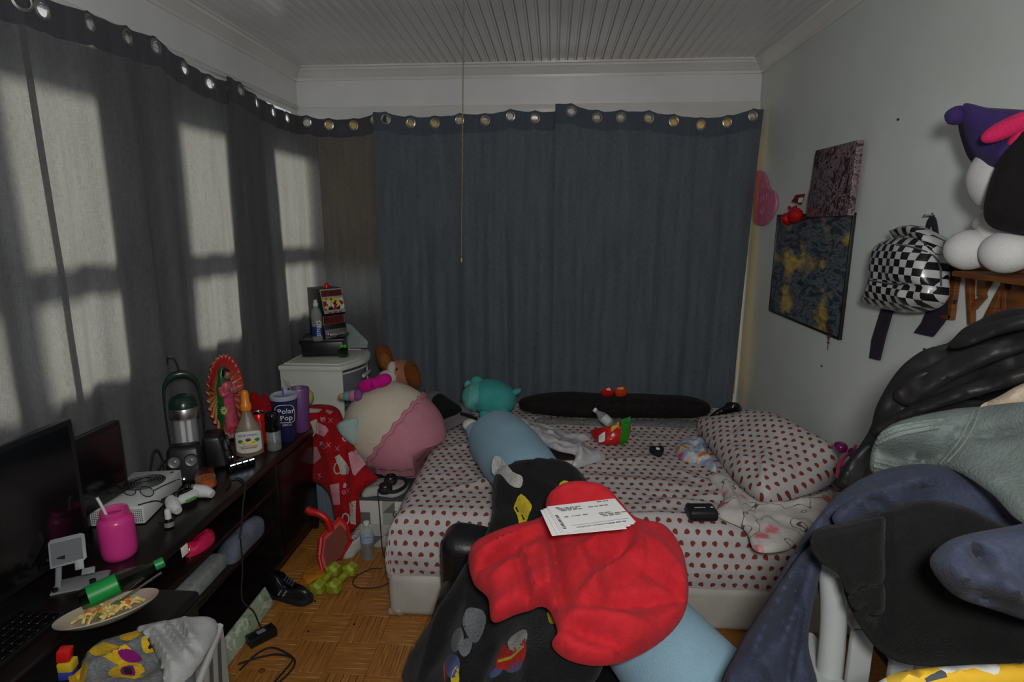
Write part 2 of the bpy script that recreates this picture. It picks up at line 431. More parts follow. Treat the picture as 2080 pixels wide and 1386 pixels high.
# ---- windows: frame, two sashes, panes
M_gl = glass('window glass', (240, 244, 244), .02, .9)
M_shade = film('cream roller shade', (240, 216, 160), 1.0, .8)
sg = G(M_shade); sg.b = sg.n['Principled BSDF']; sg.b.inputs['Transmission Weight'].default_value = 0
tr = sg.new('ShaderNodeBsdfTranslucent'); tr.inputs[0].default_value = lin((244, 220, 160)); ad = sg.new('ShaderNodeMixShader'); ad.inputs[0].default_value = .6
sg.l.new(sg.b.outputs[0], ad.inputs[1]); sg.l.new(tr.outputs[0], ad.inputs[2]); sg.l.new(ad.outputs[0], sg.n['Material Output'].inputs[0])
def window(n, axis, u0, u1, z0, z1, zm=1.335):
    T = (lambda a, b, c, d, e, f: bx(a, b, c, d, e, f)) if axis == 'x' else (lambda a, b, c, d, e, f: bx(c, d, a, b, e, f))
    p0, p1 = (XL-.09, XL-.02) if axis == 'x' else (YB+.02, YB+.09)
    w_ = .022
    g_ = T(p0, p1, u0, u0+w_, z0, z1)+T(p0, p1, u1-w_, u1, z0, z1)+T(p0, p1, u0, u1, z0, z0+w_)+T(p0, p1, u0, u1, z1-w_, z1)
    o = struct('window_%d' % n, g_, M_trim, smooth=False)
    mid = (p0+p1)/2
    for a, b in ((z0+w_, zm), (zm, z1-w_)):
        s_ = T(mid-.012, mid+.012, u0+w_, u0+w_+.018, a, b)+T(mid-.012, mid+.012, u1-w_-.018, u1-w_, a, b)+T(mid-.012, mid+.012, u0+w_, u1-w_, a, a+(.05 if a > 1 else .03))+T(mid-.012, mid+.012, u0+w_, u1-w_, b-(.05 if a < 1.1 else .02), b)
        so = struct('sash', s_, M_trim, o, smooth=False)
        struct('pane', T(mid-.002, mid+.002, u0+w_+.018, u1-w_-.018, a+.02, b-.02), M_gl, so, smooth=False)
    return o
k = 1
for u0, u1, z0, z1 in LW:
    o = window(k, 'x', u0, u1, z0, z1); k += 1
    struct('added_slot_pane', bx(XL-.06, XL-.056, u0, u1, 2.09, 2.15), M_gl, o, smooth=False)  # pane of the added slot that brightens the grommet holes
for i, (u0, u1, z0, z1) in enumerate(BW):
    o = window(k, 'y', u0, u1, z0, z1); k += 1
    struct('roller_shade', bx(u0+.002, u1-.001, YB-.012, YB-.009, (1.2, 1.0, .42)[i], z1), M_shade, o, smooth=False)
# ---- casing board above the back windows, sills
struct('trim_1', bx(XL, XR, YB-.022, YB-.001, 2.10, 2.19, .004), M_trim)
struct('trim_2', bx(XL+.001, XL+.018, YF, YB-.03, 2.178, 2.20, .004), M_trim)
struct('trim_3', bx(XL+.001, XL+.02, YF, YB-.03, .87, .92, .006), M_trim)
struct('trim_4', bx(XL+.06, .19, YB-.03, YB-.001, .90, .95, .006), M_trim)
# ---- crown moulding
prof = [(0, 0), (0, -.075), (.010, -.075), (.012, -.060), (.022, -.052), (.034, -.034), (.052, -.022), (.056, -.012), (.070, -.010), (.070, 0)]
def crown(n, fr, to, inward):
    a, b = Vector(fr), Vector(to); i_ = Vector(inward); v = []
    for p in (a, b):
        for r_, z in prof: v.append((p+i_*r_+Vector((0, 0, z)))[:])
    L = len(prof); f = [(k_, (k_+1) % L, (k_+1) % L+L, k_+L) for k_ in range(L)]+[tuple(range(L)), tuple(range(L, 2*L))]
    struct('trim_%d' % n, Geo(v, f), M_trim, auto=30)
crown(5, (XL, YF, ZC), (XL, YB, ZC), (1, 0, 0)); crown(6, (XL, YB, ZC), (XR, YB, ZC), (0, -1, 0)); crown(7, (XR, YF, ZC), (XR, YB, ZC), (-1, 0, 0))
struct('baseboard_right', bx(XR-.014, XR, YF, YB, 0, .10, .004), M_trim)
struct('baseboard_back', bx(XL, XR-.015, YB-.014, YB, 0, .10, .004), M_trim)
# ---- ceiling of narrow beaded boards
ceil = struct('ceiling', bx(XL-.12, XR+.12, YF, YB+.1, ZC+.012, ZC+.09), M_ceil, smooth=False)
BWID = .0505
gb = Geo([(-BWID/2+.001, 0, .012), (-BWID/2+.001, 0, .004), (-BWID/2+.004, 0, 0), (.010, 0, 0), (.0125, 0, .003), (.015, 0, 0), (BWID/2-.004, 0, 0), (BWID/2-.001, 0, .004), (BWID/2-.001, 0, .012)], [])
n_ = len(gb.v); v_ = [(x, YF, z) for x, y, z in gb.v]+[(x, YB, z) for x, y, z in gb.v]
gb = Geo(v_, [(a, a+1, a+1+n_, a+n_) for a in range(n_-1)])
t_ = obj('b', gb, M_ceil, seat=False, auto=25); meb = t_.data; bpy.data.objects.remove(t_)
for i in range(int((XR-XL)/BWID)+1):
    o = bpy.data.objects.new('ceiling_board', meb); col.objects.link(o); o.parent = ceil; o.location = (XL+(i+.5)*BWID, 0, ZC)

# ================================================================ CURTAINS
def curtain_mat(name, c, c2, trans, tcol):
    m, g = base(name, c, .9); v = g.co('UV', (1, 1, 1)); s_ = g.sep(v)
    vert = g.noise(g.comb(g.m('MULTIPLY', s_[0], 520.0), g.m('MULTIPLY', s_[1], 40.0)), 1, 3, .6)
    hor = g.noise(g.comb(g.m('MULTIPLY', s_[0], 30.0), g.m('MULTIPLY', s_[1], 420.0)), 1, 3, .6)
    big = g.noise(g.comb(g.m('MULTIPLY', s_[0], 30.0), g.m('MULTIPLY', s_[1], 3.0)), 1, 3, .6)
    f = g.m('ADD', g.m('MULTIPLY', vert, .45), g.m('ADD', g.m('MULTIPLY', hor, .3), g.m('MULTIPLY', big, .25)))
    f = g.rng(f, .34, .66); cc = g.mix(f, lin(c2), lin(c)); g.l.new(cc, g.b.inputs['Base Color'])
    g.b.inputs['Specular IOR Level'].default_value = .15; g.b.inputs['Sheen Weight'].default_value = .1
    g.bump(vert, .35, .002)
    if trans:
        t = g.new('ShaderNodeBsdfTranslucent'); g.l.new(g.mix(f, lin(tuple(x*.75 for x in tcol)), lin(tcol)), t.inputs[0])
        mx = g.new('ShaderNodeMixShader'); mx.inputs[0].default_value = trans
        g.l.new(g.b.outputs[0], mx.inputs[1]); g.l.new(t.outputs[0], mx.inputs[2]); g.l.new(mx.outputs[0], g.n['Material Output'].inputs[0])
    return m
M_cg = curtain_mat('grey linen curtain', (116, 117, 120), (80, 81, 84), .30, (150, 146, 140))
M_cgh = curtain_mat('grey curtain heading', (82, 83, 88), (62, 63, 68), 0, (0, 0, 0))  # same cloth as the drape; its unlit look is put into the darker colour
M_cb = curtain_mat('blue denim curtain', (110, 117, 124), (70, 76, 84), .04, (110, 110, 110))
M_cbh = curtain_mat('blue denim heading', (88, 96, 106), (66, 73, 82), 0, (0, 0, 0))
M_ring = plain('brushed nickel ring', (170, 168, 160), .35, Metallic=.9)
def ring_geo():
    v = []; f = []; pr = [(.0205, -.003), (.0205, .003), (.024, .0045), (.030, .002), (.030, -.002), (.024, -.0045)]; n = 28; L = len(pr)
    for i in range(n):
        a = 2*PI*i/n
        for r_, d in pr: v.append((r_*math.cos(a), r_*math.sin(a), d))
    for i in range(n):
        for k_ in range(L): f.append((i*L+k_, ((i+1) % n)*L+k_, ((i+1) % n)*L+(k_+1) % L, i*L+(k_+1) % L))
    return Geo(v, f)
RG = ring_geo()
def curtain(label, path, rings, zbot, mat, hmat, group, amp=.02, seed=0, nf=9, lean=None, topo=.042, hold=None):
    """panel hung along a floor-plan path (list of x,y), rings = [(s, z)] with s metres along the path"""
    P = [Vector(p) for p in path]; L = [0]
    for i in range(1, len(P)): L.append(L[-1]+(P[i]-P[i-1]).length)
    W_ = L[-1]
    def at(s_):
        s_ = max(0, min(W_, s_))
        for i in range(1, len(P)):
            if s_ <= L[i] or i == len(P)-1:
                k_ = (s_-L[i-1])/max(L[i]-L[i-1], 1e-6); d = (P[i]-P[i-1]).normalized(); return P[i-1]+(P[i]-P[i-1])*k_, Vector((d.y, -d.x))
    rs = sorted(rings); xs = [a for a, b in rs]; zs = [b for a, b in rs]
    xs = [0]+xs+[W_]; zs = [zs[0]+.01]+zs+[zs[-1]+.006]
    def ztop(s_):
        z = float(np.interp(s_, xs, zs)); gap = min(abs(s_-a) for a, b in rs)
        return z+topo-.010*math.sin(min(gap, .05)/.05*PI/2)+.004*nz(s_*9, seed)
    ph = [random.uniform(0, 6.28) for _ in range(6)]
    def pos(s_, v):
        p, n = at(s_); zt = ztop(s_); z = zt+(zbot-zt)*v
        A = amp*(.25+.75*min(1, v*1.6))
        o = A*(math.sin(s_/W_*nf*2*PI+ph[0]+.8*nz(s_*2, v*1.2, seed))*.6+nz(s_*7, v*.9, seed+3)*.9+nz(s_*17, v*1.6, seed+7)*.4+.55*(abs(nz(s_*11, v*.7, seed+11))-.2))
        o += .006*nz(s_*3, v*9, seed+4)*v
        if v < .08: o = o*.8+.004*math.sin(s_*60)*(1-v/.08)
        if lean: o += lean(s_, v)
        sh = .02*nz(v*2, s_*3, seed+8)*v
        q = p+n*(o+amp*.9)
        if hold: q = q+Vector(hold(s_, v))
        return Vector((q.x, q.y, z))
    t = thing('curtain_panel', label, 'curtain', (0, 0, 0), group=group)
    H = ztop(W_/2)-zbot
    nu = int(W_/.0085); vh = .105/H
    vv = [i*vh/13 for i in range(13)]+[vh+(1-vh)*i/70 for i in range(71)]
    def sub(a, b, nm, m_):
        vs_, fs, uv = [], [], []
        for v in vv[a:b+1]:
            for i in range(nu+1):
                s_ = W_*i/nu; q = pos(s_, v); vs_.append(q[:]); uv.append((s_, v*H))
        for j in range(b-a):
            for i in range(nu):
                s_ = W_*(i+.5)/nu
                if nm == 'heading_band':
                    zc = ztop(s_)+(zbot-ztop(s_))*(vv[a+j]+vv[a+j+1])/2
                    if any((s_-r0)**2+(zc-r1)**2 < .0225**2 for r0, r1 in rs): continue
                q = j*(nu+1)+i; fs.append((q, q+1, q+nu+2, q+nu+1))
        return obj(nm, Geo(vs_, fs, uv), m_, t, auto=80)
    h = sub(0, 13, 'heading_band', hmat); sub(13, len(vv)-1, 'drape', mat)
    for s_, z in rs:
        v = (ztop(s_)-z)/(ztop(s_)-zbot); a = pos(s_-.02, v); b = pos(s_+.02, v); c = pos(s_, v)
        M = frame(c, b-a, (0, 0, 1)); g_ = RG.mp(lambda x, y, zz: (M @ Vector((x, y, zz)))[:])
        obj('grommet', g_, M_ring, h)
    return t
xc = XL+.045
A1 = [(-1.545, 1.794, 2.120), (-1.545, 1.982, 2.140), (-1.545, 2.148, 2.144), (-1.545, 2.305, 2.157), (-1.545, 2.472, 2.118), (-1.545, 2.646, 2.099), (-1.545, 2.815, 2.109)]
A2 = [(-1.540, 2.904, 2.123), (-1.540, 3.061, 2.094), (-1.540, 3.227, 2.078), (-1.540, 3.404, 2.076)]
A2b = [(-1.518, 3.660, 2.084), (-1.373, 3.660, 2.073), (-1.222, 3.660, 2.072), (-1.089, 3.660, 2.099)]
B1 = [(-1.008, 3.600, 2.097), (-0.856, 3.600, 2.073), (-0.713, 3.600, 2.071), (-0.565, 3.600, 2.086), (-0.413, 3.600, 2.082), (-0.264, 3.600, 2.105), (-0.119, 3.600, 2.092), (0.031, 3.600, 2.096)]
B2 = [(0.091, 3.585, 2.122), (0.239, 3.585, 2.085), (0.375, 3.585, 2.086), (0.533, 3.585, 2.079), (0.677, 3.585, 2.059), (0.829, 3.585, 2.041), (0.975, 3.585, 2.050), (1.115, 3.585, 2.083)]
# leftmost panel (edge shows as a slanting fold), long panel, corner panel, two denim panels
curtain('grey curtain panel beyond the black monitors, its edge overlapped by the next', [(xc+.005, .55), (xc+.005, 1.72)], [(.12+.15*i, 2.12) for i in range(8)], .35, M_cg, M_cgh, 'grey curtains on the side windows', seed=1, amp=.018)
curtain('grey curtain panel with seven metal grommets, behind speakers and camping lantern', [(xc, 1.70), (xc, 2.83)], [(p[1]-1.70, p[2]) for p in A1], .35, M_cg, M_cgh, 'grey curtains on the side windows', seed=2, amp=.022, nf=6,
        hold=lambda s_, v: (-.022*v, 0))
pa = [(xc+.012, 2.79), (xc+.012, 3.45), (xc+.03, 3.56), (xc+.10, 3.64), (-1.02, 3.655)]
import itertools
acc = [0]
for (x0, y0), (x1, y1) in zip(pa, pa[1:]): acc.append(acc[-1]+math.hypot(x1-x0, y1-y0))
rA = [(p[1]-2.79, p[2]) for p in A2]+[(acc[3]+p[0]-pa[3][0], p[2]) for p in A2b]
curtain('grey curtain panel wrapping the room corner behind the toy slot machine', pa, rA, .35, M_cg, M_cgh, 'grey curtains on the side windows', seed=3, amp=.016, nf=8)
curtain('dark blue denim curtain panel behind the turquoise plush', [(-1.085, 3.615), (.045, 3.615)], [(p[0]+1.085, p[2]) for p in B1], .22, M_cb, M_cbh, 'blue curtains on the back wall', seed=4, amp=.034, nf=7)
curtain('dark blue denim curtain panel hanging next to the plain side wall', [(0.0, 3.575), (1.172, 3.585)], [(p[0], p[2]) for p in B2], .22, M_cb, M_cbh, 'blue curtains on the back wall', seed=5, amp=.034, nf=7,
        hold=lambda s_, v: (-.05*v*max(0, (s_-.9)/.27), 0))
# ================================================================ TV STAND AND WHAT IS ON IT
M_esp = plain('espresso lacquer', (23, 16, 15), .30, var=.25, vs=14, bump=.05, bs=40)
M_blk = plain('black plastic', (20, 20, 22), .38)
M_blkg = plain('gloss black plastic', (12, 12, 14), .12)
M_blkm = plain('matt black rubber', (22, 22, 24), .7)
M_wht = plain('white plastic', (206, 208, 206), .38)
M_whtd = plain('dull white plastic', (176, 178, 174), .5, var=.05)
M_grey = plain('grey plastic', (128, 132, 134), .45)
M_sil = plain('silver metal', (190, 190, 190), .28, Metallic=1.0)
M_chrome = plain('chrome', (220, 220, 220), .1, Metallic=1.0)
M_gold = plain('gold paint', (170, 130, 60), .35, Metallic=.6)
M_glass = film('clear bottle plastic', (214, 221, 221), .2, .06)
M_lens = glass('spectacle lens', (236, 240, 240), .04, .7)
M_paper = plain('white paper', (225, 225, 222), .8)
M_ink = plain('black ink', (30, 30, 34), .7)
M_red = plain('red plastic', (190, 26, 24), .3)
ZT = .53; XS = -1.147
sx0 = -1.495
st = thing('tv_stand', 'low espresso TV stand with open shelves under the side windows', 'tv stand', ((sx0+XS)/2, 1.6, 0))
def sp(nm, g_, m=M_esp, par=st): return under(par, obj(nm, g_, m, None, seat=False)) if par is not st else under(st, obj(nm, g_, m, None, seat=False))
Y0, Y1 = .55, 2.585
sp('top', bx(sx0, XS, Y0, Y1, ZT-.035, ZT, .008, 3))
sp('side_panel', bx(sx0, XS-.004, Y1-.025, Y1-.002, .0, ZT-.036, .002)); sp('side_panel', bx(sx0, XS-.004, Y0, Y0+.023, 0, ZT-.036, .002))
sp('divider', bx(sx0+.02, XS-.006, 2.20, 2.222, .07, ZT-.036, .002)); sp('divider', bx(sx0+.02, XS-.006, 1.28, 1.302, .07, ZT-.036, .002))
sp('shelf', bx(sx0+.02, XS-.003, Y0+.024, 2.199, .39, .408, .002)); sp('shelf', bx(sx0+.02, XS-.003, Y0+.024, 2.199, .245, .262, .002))
sp('bottom_panel', bx(sx0+.02, XS-.003, Y0+.024, Y1-.026, .05, .069, .002)); sp('plinth', bx(sx0+.03, XS-.03, Y0+.02, Y1-.02, 0, .05))
sp('back_panel', bx(sx0+.004, sx0+.014, Y0+.02, Y1-.02, .05, ZT-.036))
dr = obj('door', bx(XS-.02, XS, 2.224, Y1-.027, .072, ZT-.04, .003), M_esp, None, seat=False); under(st, dr)
# ---- monitors
def monitor(px, y0, y1, z0, z1, label, rz, fy=0):
    t = thing('monitor', label, 'monitor', (px, (y0+y1)/2, ZT), (0, 0, rz)); w_, h = y1-y0, z1-z0; b = z0-ZT
    obj('bezel', bx(-.012, .012, -w_/2, w_/2, b, b+h, .004), M_blk, t); obj('screen', bx(.0121, .0128, -w_/2+.016, w_/2-.016, b+.02, b+h-.016), M_blkg, t)
    obj('rear_shell', box((-.028, 0, b+h*.45), (.034, w_*.6, h*.55), bev=.012), M_blk, t)
    obj('neck', bx(-.035, -.013, fy-.03, fy+.03, .01, b+.08, .004), M_blk, t); obj('foot', lathe([(.07, 0), (.07, .008), (.04, .014), (.03, .014)], 28, (.0, fy, 0)), M_blk, t)
    return t
p = (-1.360, 1.459, 0.958); monitor(-1.36, p[1]-.50, p[1], ZT+.045, p[2], 'larger black monitor standing in front of a second one on the stand', R(-1))
p = (-1.445, 1.740, 0.853); monitor(-1.445, p[1]-.36, p[1], ZT+.074, p[2], 'smaller black monitor partly hidden behind the larger one, above the game console', R(0), -.10)
# ---- game console
t = thing('game_console', 'white game console with round black vent lying on the black stand', 'game console', (-1.425, 1.768, ZT), (0, 0, R(11)))
body = obj('body', box((0, 0, .034), (.165, .285, .062), bev=.004), M_wht, t)
obj('vent', lathe([(.066, 0), (.066, .0012), (.060, .0014)], 40, (0, .045, .0651)), M_blkm, t)
for i in range(7): obj('vent_ring', tube([(.009*(i+1)*math.cos(a*PI/12), .045+.009*(i+1)*math.sin(a*PI/12), .0668) for a in range(24)], .0009, 5, 1, True), M_grey, t)
gg = Geo()
for i in range(26):
    for j in range(7): gg = gg+box((-.075+.006*i, -.1428, .014+.0065*j), (.003, .0012, .003))
obj('end_grille', gg, M_blkm, t)
obj('foot', lathe([(.05, 0), (.05, .003)], 24), M_blk, t)
obj('power_button', lathe([(.006, 0), (.006, .001), (.004, .0012)], 16, (.06, .12, .0651)), M_blk, t)
# ---- spectacles on the console
t = thing('eyeglasses', 'thin dark-framed eyeglasses lying on the white game console', 'glasses', (-1.372, 1.70, ZT+.0667), (0, 0, R(-4)))
for s in (-1, 1):
    lp = [(s*.033+.025*math.cos(a*PI/8), 0.018*0, .022+.018*math.sin(a*PI/8)) for a in range(16)]
    obj('rim', tube(lp, .0016, 6, 2, True), M_blk, t); obj('lens', Geo([(x, y, z) for x, y, z in lp], [tuple(range(16))]), M_lens, t)
    obj('temple', tube([(s*.060, 0, .028), (s*.064, .05, .026), (s*.062, .11, .016), (s*.058, .13, .004)], .0016, 6), M_blk, t)
obj('bridge', tube([(-.009, 0, .026), (0, -.003, .03), (.009, 0, .026)], .0014, 6), M_blk, t)
# ---- pink jar with straw
M_pink = film('translucent pink plastic', (236, 70, 160), .58, .25); M_pink2 = plain('pink drink', (196, 50, 120), .3)
p = (-1.259, 1.470, 0.530)
t = thing('drinking_jar', 'bright pink translucent jar with a white straw in front of the game console', 'jar', (p[0]-.01, p[1], ZT))
obj('glass_body', lathe([(.040, 0), (.045, .006), (.047, .03), (.047, .11), (.043, .122), (.036, .128), (.036, .148), (.033, .148), (.033, .128), (.040, .120), (.0445, .11), (.0445, .01), (.038, .004)], 32, cap=False), M_pink, t)
obj('drink', lathe([(.030, .005), (.0435, .012), (.0435, .085), (.002, .086)], 28), M_pink2, t)
obj('straw', tube([(.012, 0, .012), (-.022, -.01, .15), (-.034, -.014, .19)], .0042, 10, 2), M_wht, t)
obj('rim_band', tube([(.0365*math.cos(a*PI/12), .0365*math.sin(a*PI/12), .14) for a in range(24)], .0016, 6, 1, True), M_pink, t)
# ---- small bottle with white cap
p = (-1.226, 1.631, 0.530)
t = thing('dropper_bottle', 'tiny dark bottle with rounded white cap beside the controller', 'bottle', (p[0], p[1], ZT))
obj('body', lathe([(.013, 0), (.0145, .003), (.0145, .026), (.009, .032)], 20), M_blkg, t); obj('cap', lathe([(.0095, .032), (.0095, .058), (.007, .064), (.002, .066)], 18), M_wht, t)
obj('sticker', lathe([(.0147, .006), (.0147, .022)], 20, cap=False), M_grey, t)
# ---- controller
p = (-1.279, 1.791, 0.530)
t = thing('game_controller', 'white game controller with black face beside the orange candle', 'controller', (p[0], p[1], ZT), (0, 0, R(70)))
def ctl(x, y, z): return (x, y, z)
bod = ell((0, 0, .028), (.062, .036, .018), p=2.6)
obj('body', bod, M_wht, t)
for s in (-1, 1):
    obj('grip', tube([(s*.042, .0, .028), (s*.060, -.03, .024), (s*.066, -.060, .016)], [.024, .022, .013], 14), M_wht, t)
    obj('thumbstick', lathe([(.009, 0), (.006, .008), (.010, .012), (.009, .015)], 16, (s*.03-.005, .012*s, .044)), M_blk, t)
    obj('trigger', box((s*.042, .036, .028), (.03, .012, .014), bev=.005), M_blk, t)
obj('face_plate', ell((0, .004, .037), (.046, .026, .012), p=2.4), M_blkg, t)
for i, (dx, dy) in enumerate(((0, .009), (0, -.009), (.009, 0), (-.009, 0))): obj('button', lathe([(.0042, 0), (.0042, .003)], 12, (.036+dx, .010+dy, .046)), M_grey, t)
obj('battery_cover', box((-.0, -.03, .022), (.04, .02, .012), bev=.004), plain('green tint', (80, 150, 60), .4), t)
# ---- candle
M_cand = plain('orange wax', (226, 110, 60), .5, Subsurface_Weight=.1)
p = (-1.276, 1.918, 0.530)
t = thing('candle_jar', 'open glass jar with orange candle wax on the stand top', 'candle', (p[0], p[1], ZT))
obj('jar', lathe([(.030, 0), (.036, .003), (.037, .045), (.033, .052), (.033, .066), (.0315, .066), (.0315, .052), (.035, .044), (.034, .006)], 30, cap=False), M_lens, t)
obj('wax', lathe([(.030, .004), (.0345, .006), (.0345, .040), (.004, .041)], 28), M_cand, t); obj('wick', tube([(0, 0, .04), (.001, 0, .05)], .001, 5, 1), M_ink, t)
# ---- speakers
M_cone = plain('grey speaker cone', (120, 122, 124), .4, Metallic=.5)
def speaker(loc, rz, label, h=.135, wd=.13):
    t = thing('desktop_speaker', label, 'speaker', loc, (0, 0, rz), 'pair of small black speakers')
    def shp(x, y, z):
        k_ = (z/h); return (x*(1-.18*k_), y*(1-.25*k_)-.0+.02*k_, z)
    obj('cabinet', box((0, 0, h/2), (wd, .09, h), bev=.016, seg=3).mp(shp), M_blk, t)
    for xx, zz, rr in ((-.028, .085, .021), (.028, .085, .021)):
        y_ = -.0455*(1-.25*zz/h)+.02*zz/h
        o = obj('driver', lathe([(rr, 0), (rr, .003), (rr*.8, .001), (rr*.35, -.003), (rr*.3, .001), (.001, .003)], 24).tf((0, 0, 0), (R(90), 0, 0)).tf((xx, y_-.001, zz), (R(-9), 0, 0)), M_cone, t)
        obj('surround', tube([(rr*1.1*math.cos(a*PI/10), -.001, rr*1.1*math.sin(a*PI/10)) for a in range(20)], .003, 6, 1, True).tf((xx, y_-.001, zz), (R(-9), 0, 0)), M_blkm, o)
    obj('power_light', ell((.0, -.0455, .022), (.003, .002, .003), n=10, m=6), MC.get('led') or led, t)
    return t
led, g = base('white LED', (200, 215, 255)); g.b.inputs['Emission Color'].default_value = (.75, .85, 1, 1); g.b.inputs['Emission Strength'].default_value = 3; MC['led'] = led
p = (-1.387, 1.978, 0.530); speaker((p[0]-.003, p[1]-.003, ZT), R(24), 'black desktop speaker with two silver cones beneath the green lantern')
p = (-1.322, 2.082, 0.530); s2 = speaker((p[0]-.023, p[1]+.050, ZT), R(112), 'black desktop speaker turned away, next to the clear label bottle')
# ---- lantern
M_lg = plain('dark green enamel', (28, 48, 38), .25)
p = (-1.482, 2.081, 0.530)
t = thing('camping_lantern', 'dark green camping lantern with wire bail and hook behind the speakers', 'lantern', (p[0]+.036, p[1]+.006, ZT), (0, 0, R(35)))
t.scale = (1.05, 1.05, 1.24)
obj('base', lathe([(.050, 0), (.054, .01), (.054, .05), (.046, .064), (.03, .068)], 30), M_lg, t)
obj('globe', lathe([(.036, .066), (.040, .08), (.040, .165), (.036, .172)], 30, cap=False), M_glass, t)
for s in (-1, 1): obj('lamp_tube', lathe([(.0085, .068), (.0085, .155), (.004, .16)], 14, (s*.011, 0, 0)), plain('unlit lamp tube', (225, 225, 220), .35), t)
obj('collar', lathe([(.038, .168), (.050, .174), (.051, .202), (.047, .208)], 30), M_sil, t)
obj('cap', lathe([(.049, .206), (.047, .222), (.036, .238), (.016, .246), (.001, .247)], 30), M_lg, t)
for s in (-1, 1): obj('side_wire', tube([(s*.055, 0, .03), (s*.060, 0, .15), (s*.060, 0, .23)], .003, 7), M_blk, t)
obj('bail_handle', tube([(.060, 0, .22), (.054, 0, .275), (.03, 0, .305), (0, 0, .312), (-.03, 0, .305), (-.054, 0, .275), (-.060, 0, .22)], [.004, .006, .011, .012, .011, .006, .004], 10), M_lg, t)
obj('hook', tube([(0, 0, .315), (-.004, 0, .345), (-.012, 0, .365), (-.026, 0, .372), (-.034, 0, .362), (-.033, 0, .350)], .0028, 7), M_blk, t)
# ---- saint statue with pleated halo
p = (-1.474, 2.406, 0.530)
t = thing('saint_statue', 'painted plaster saint statue in green robe before a red and gold halo', 'statue', (p[0]+.012, p[1]+.01, ZT), (0, 0, R(70)))
def halo(u, v):
    a = 2*PI*u; r_ = v; k_ = .012*math.cos(a*30)*v; x = .098*r_*math.cos(a)*(1+.10*k_/.012*v*.35); z = .205+.185*r_*math.sin(a)*(1+.10*k_/.012*v*.2)
    return (x, .022+.02*(1-v*v)+k_*.5-.02*v*v, z)
hm, g = base('red and gold rays', (170, 40, 40), .35); uvv = g.sep(g.co('UV'))
wv = g.m('SINE', g.m('MULTIPLY', uvv[0], 2*PI*30)); f_ = g.m('GREATER_THAN', g.m('ADD', wv, g.m('MULTIPLY', g.m('SUBTRACT', uvv[1], .6), -2.2)), -.15)
g.l.new(g.mix(f_, lin((176, 44, 44)), lin((176, 140, 84))), g.b.inputs['Base Color'])
hs = obj('halo', gridsurf(halo, 240, 10), hm, t); sm_ = hs.modifiers.new('thick', 'SOLIDIFY'); sm_.thickness = .005
M_grn = plain('green glaze', (20, 92, 40), .25); M_rose = plain('rose glaze', (190, 80, 100), .3, var=.2, vs=40); M_skin = plain('statue skin paint', (150, 105, 80), .4)
M_hair = plain('statue dark hair', (24, 18, 16), .5)
obj('gown', lathe([(.040, .045), (.040, .06), (.030, .12), (.026, .20), (.030, .235), (.022, .262), (.010, .268)], 20).mp(lambda x, y, z: (x*(1+.06*math.sin(8*math.atan2(y, x)+z*30)), y*.75-.008, z)), M_rose, t)
obj('mantle', lathe([(.050, .046), (.047, .10), (.036, .19), (.037, .24), (.026, .285), (.022, .315), (.012, .332), (.001, .336)], 22).mp(lambda x, y, z: (x*(1+.05*math.sin(7*math.atan2(y, x))), y*.7+.010, z)), M_grn, t)
obj('head', ell((0, -.014, .297), (.0165, .017, .021)), M_skin, t); obj('hair', ell((0, -.008, .304), (.019, .019, .022)), M_hair, t)
for s in (-1, 1): obj('hand', ell((s*.006, -.036, .232), (.006, .010, .015), (R(-25), 0, R(-s*10))), M_skin, t)
for s in (-1, 1): obj('sleeve', tube([(s*.030, -.004, .245), (s*.034, -.02, .215), (s*.012, -.034, .222)], [.012, .014, .010], 10), M_rose, t)
obj('cloud_base', ell((0, 0, .022), (.058, .040, .022), p=2.6).mp(lambda x, y, z: (x*(1+.1*math.sin(9*math.atan2(y, x))), y*(1+.1*math.sin(9*math.atan2(y, x))), max(z, 0))), plain('pale blue base', (150, 175, 185), .4, c2=(200, 90, 90), vs=24), t)
for i, (dx, dz, cc) in enumerate(((-.055, .15, 0), (.05, .10, 1), (.03, .055, 1), (-.03, .05, 1), (0, .052, 1))):
    o = obj('flower', Geo(), M_gold, t) if False else None
    gq = Geo()
    for a in range(10): gq = gq+ell((.012*math.cos(a*PI/5), 0, .012*math.sin(a*PI/5)), (.0085, .003, .0035), (0, -a*PI/5, 0), 8, 6)
    obj('flower', gq.tf((dx, -.042, dz), (R(-15), 0, 0)), plain('pale gold flower', (190, 190, 120), .35) if cc == 0 else plain('red rose', (185, 50, 60), .4), t)
obj('flower_stem', tube([(-.055, -.040, .14), (-.052, -.036, .09), (-.04, -.03, .04)], .0016, 6), M_gold, t)
# ---- bottle with orange cap
M_amb = glass('amber juice glass', (190, 160, 130), .08, .7); M_juice = plain('pale amber juice', (132, 114, 96), .35)
p = (-1.277, 2.215, 0.530)
t = thing('syrup_bottle', 'clear bottle with orange pump cap and oval white label', 'bottle', (p[0]+.004, p[1]+.016, ZT), (0, 0, R(25)))
sy = lambda x, y, z: (x*1.18, y*.72, z)
obj('bottle_body', lathe([(.040, 0), (.046, .006), (.048, .05), (.046, .10), (.034, .135), (.020, .165), (.0155, .185), (.0155, .20)], 30).mp(sy), M_juice, t)
obj('dip_tube', tube([(0, -.012, .05), (0, -.02, .19)], .003, 6, 1), M_whtd, t)
obj('cap', lathe([(.021, .198), (.022, .202), (.022, .222), (.017, .230), (.0165, .262), (.013, .278), (.004, .284)], 24), plain('orange cap', (226, 130, 30), .35), t)
lb = gridsurf(lambda u, v: (.0485*1.2*math.sin((u-.5)*2.0), -.0487*.745*math.cos((u-.5)*2.0)-.0006, .02+.095*v), 20, 4); keep = []
M_lab = plain('white label', (205, 208, 204), .6)
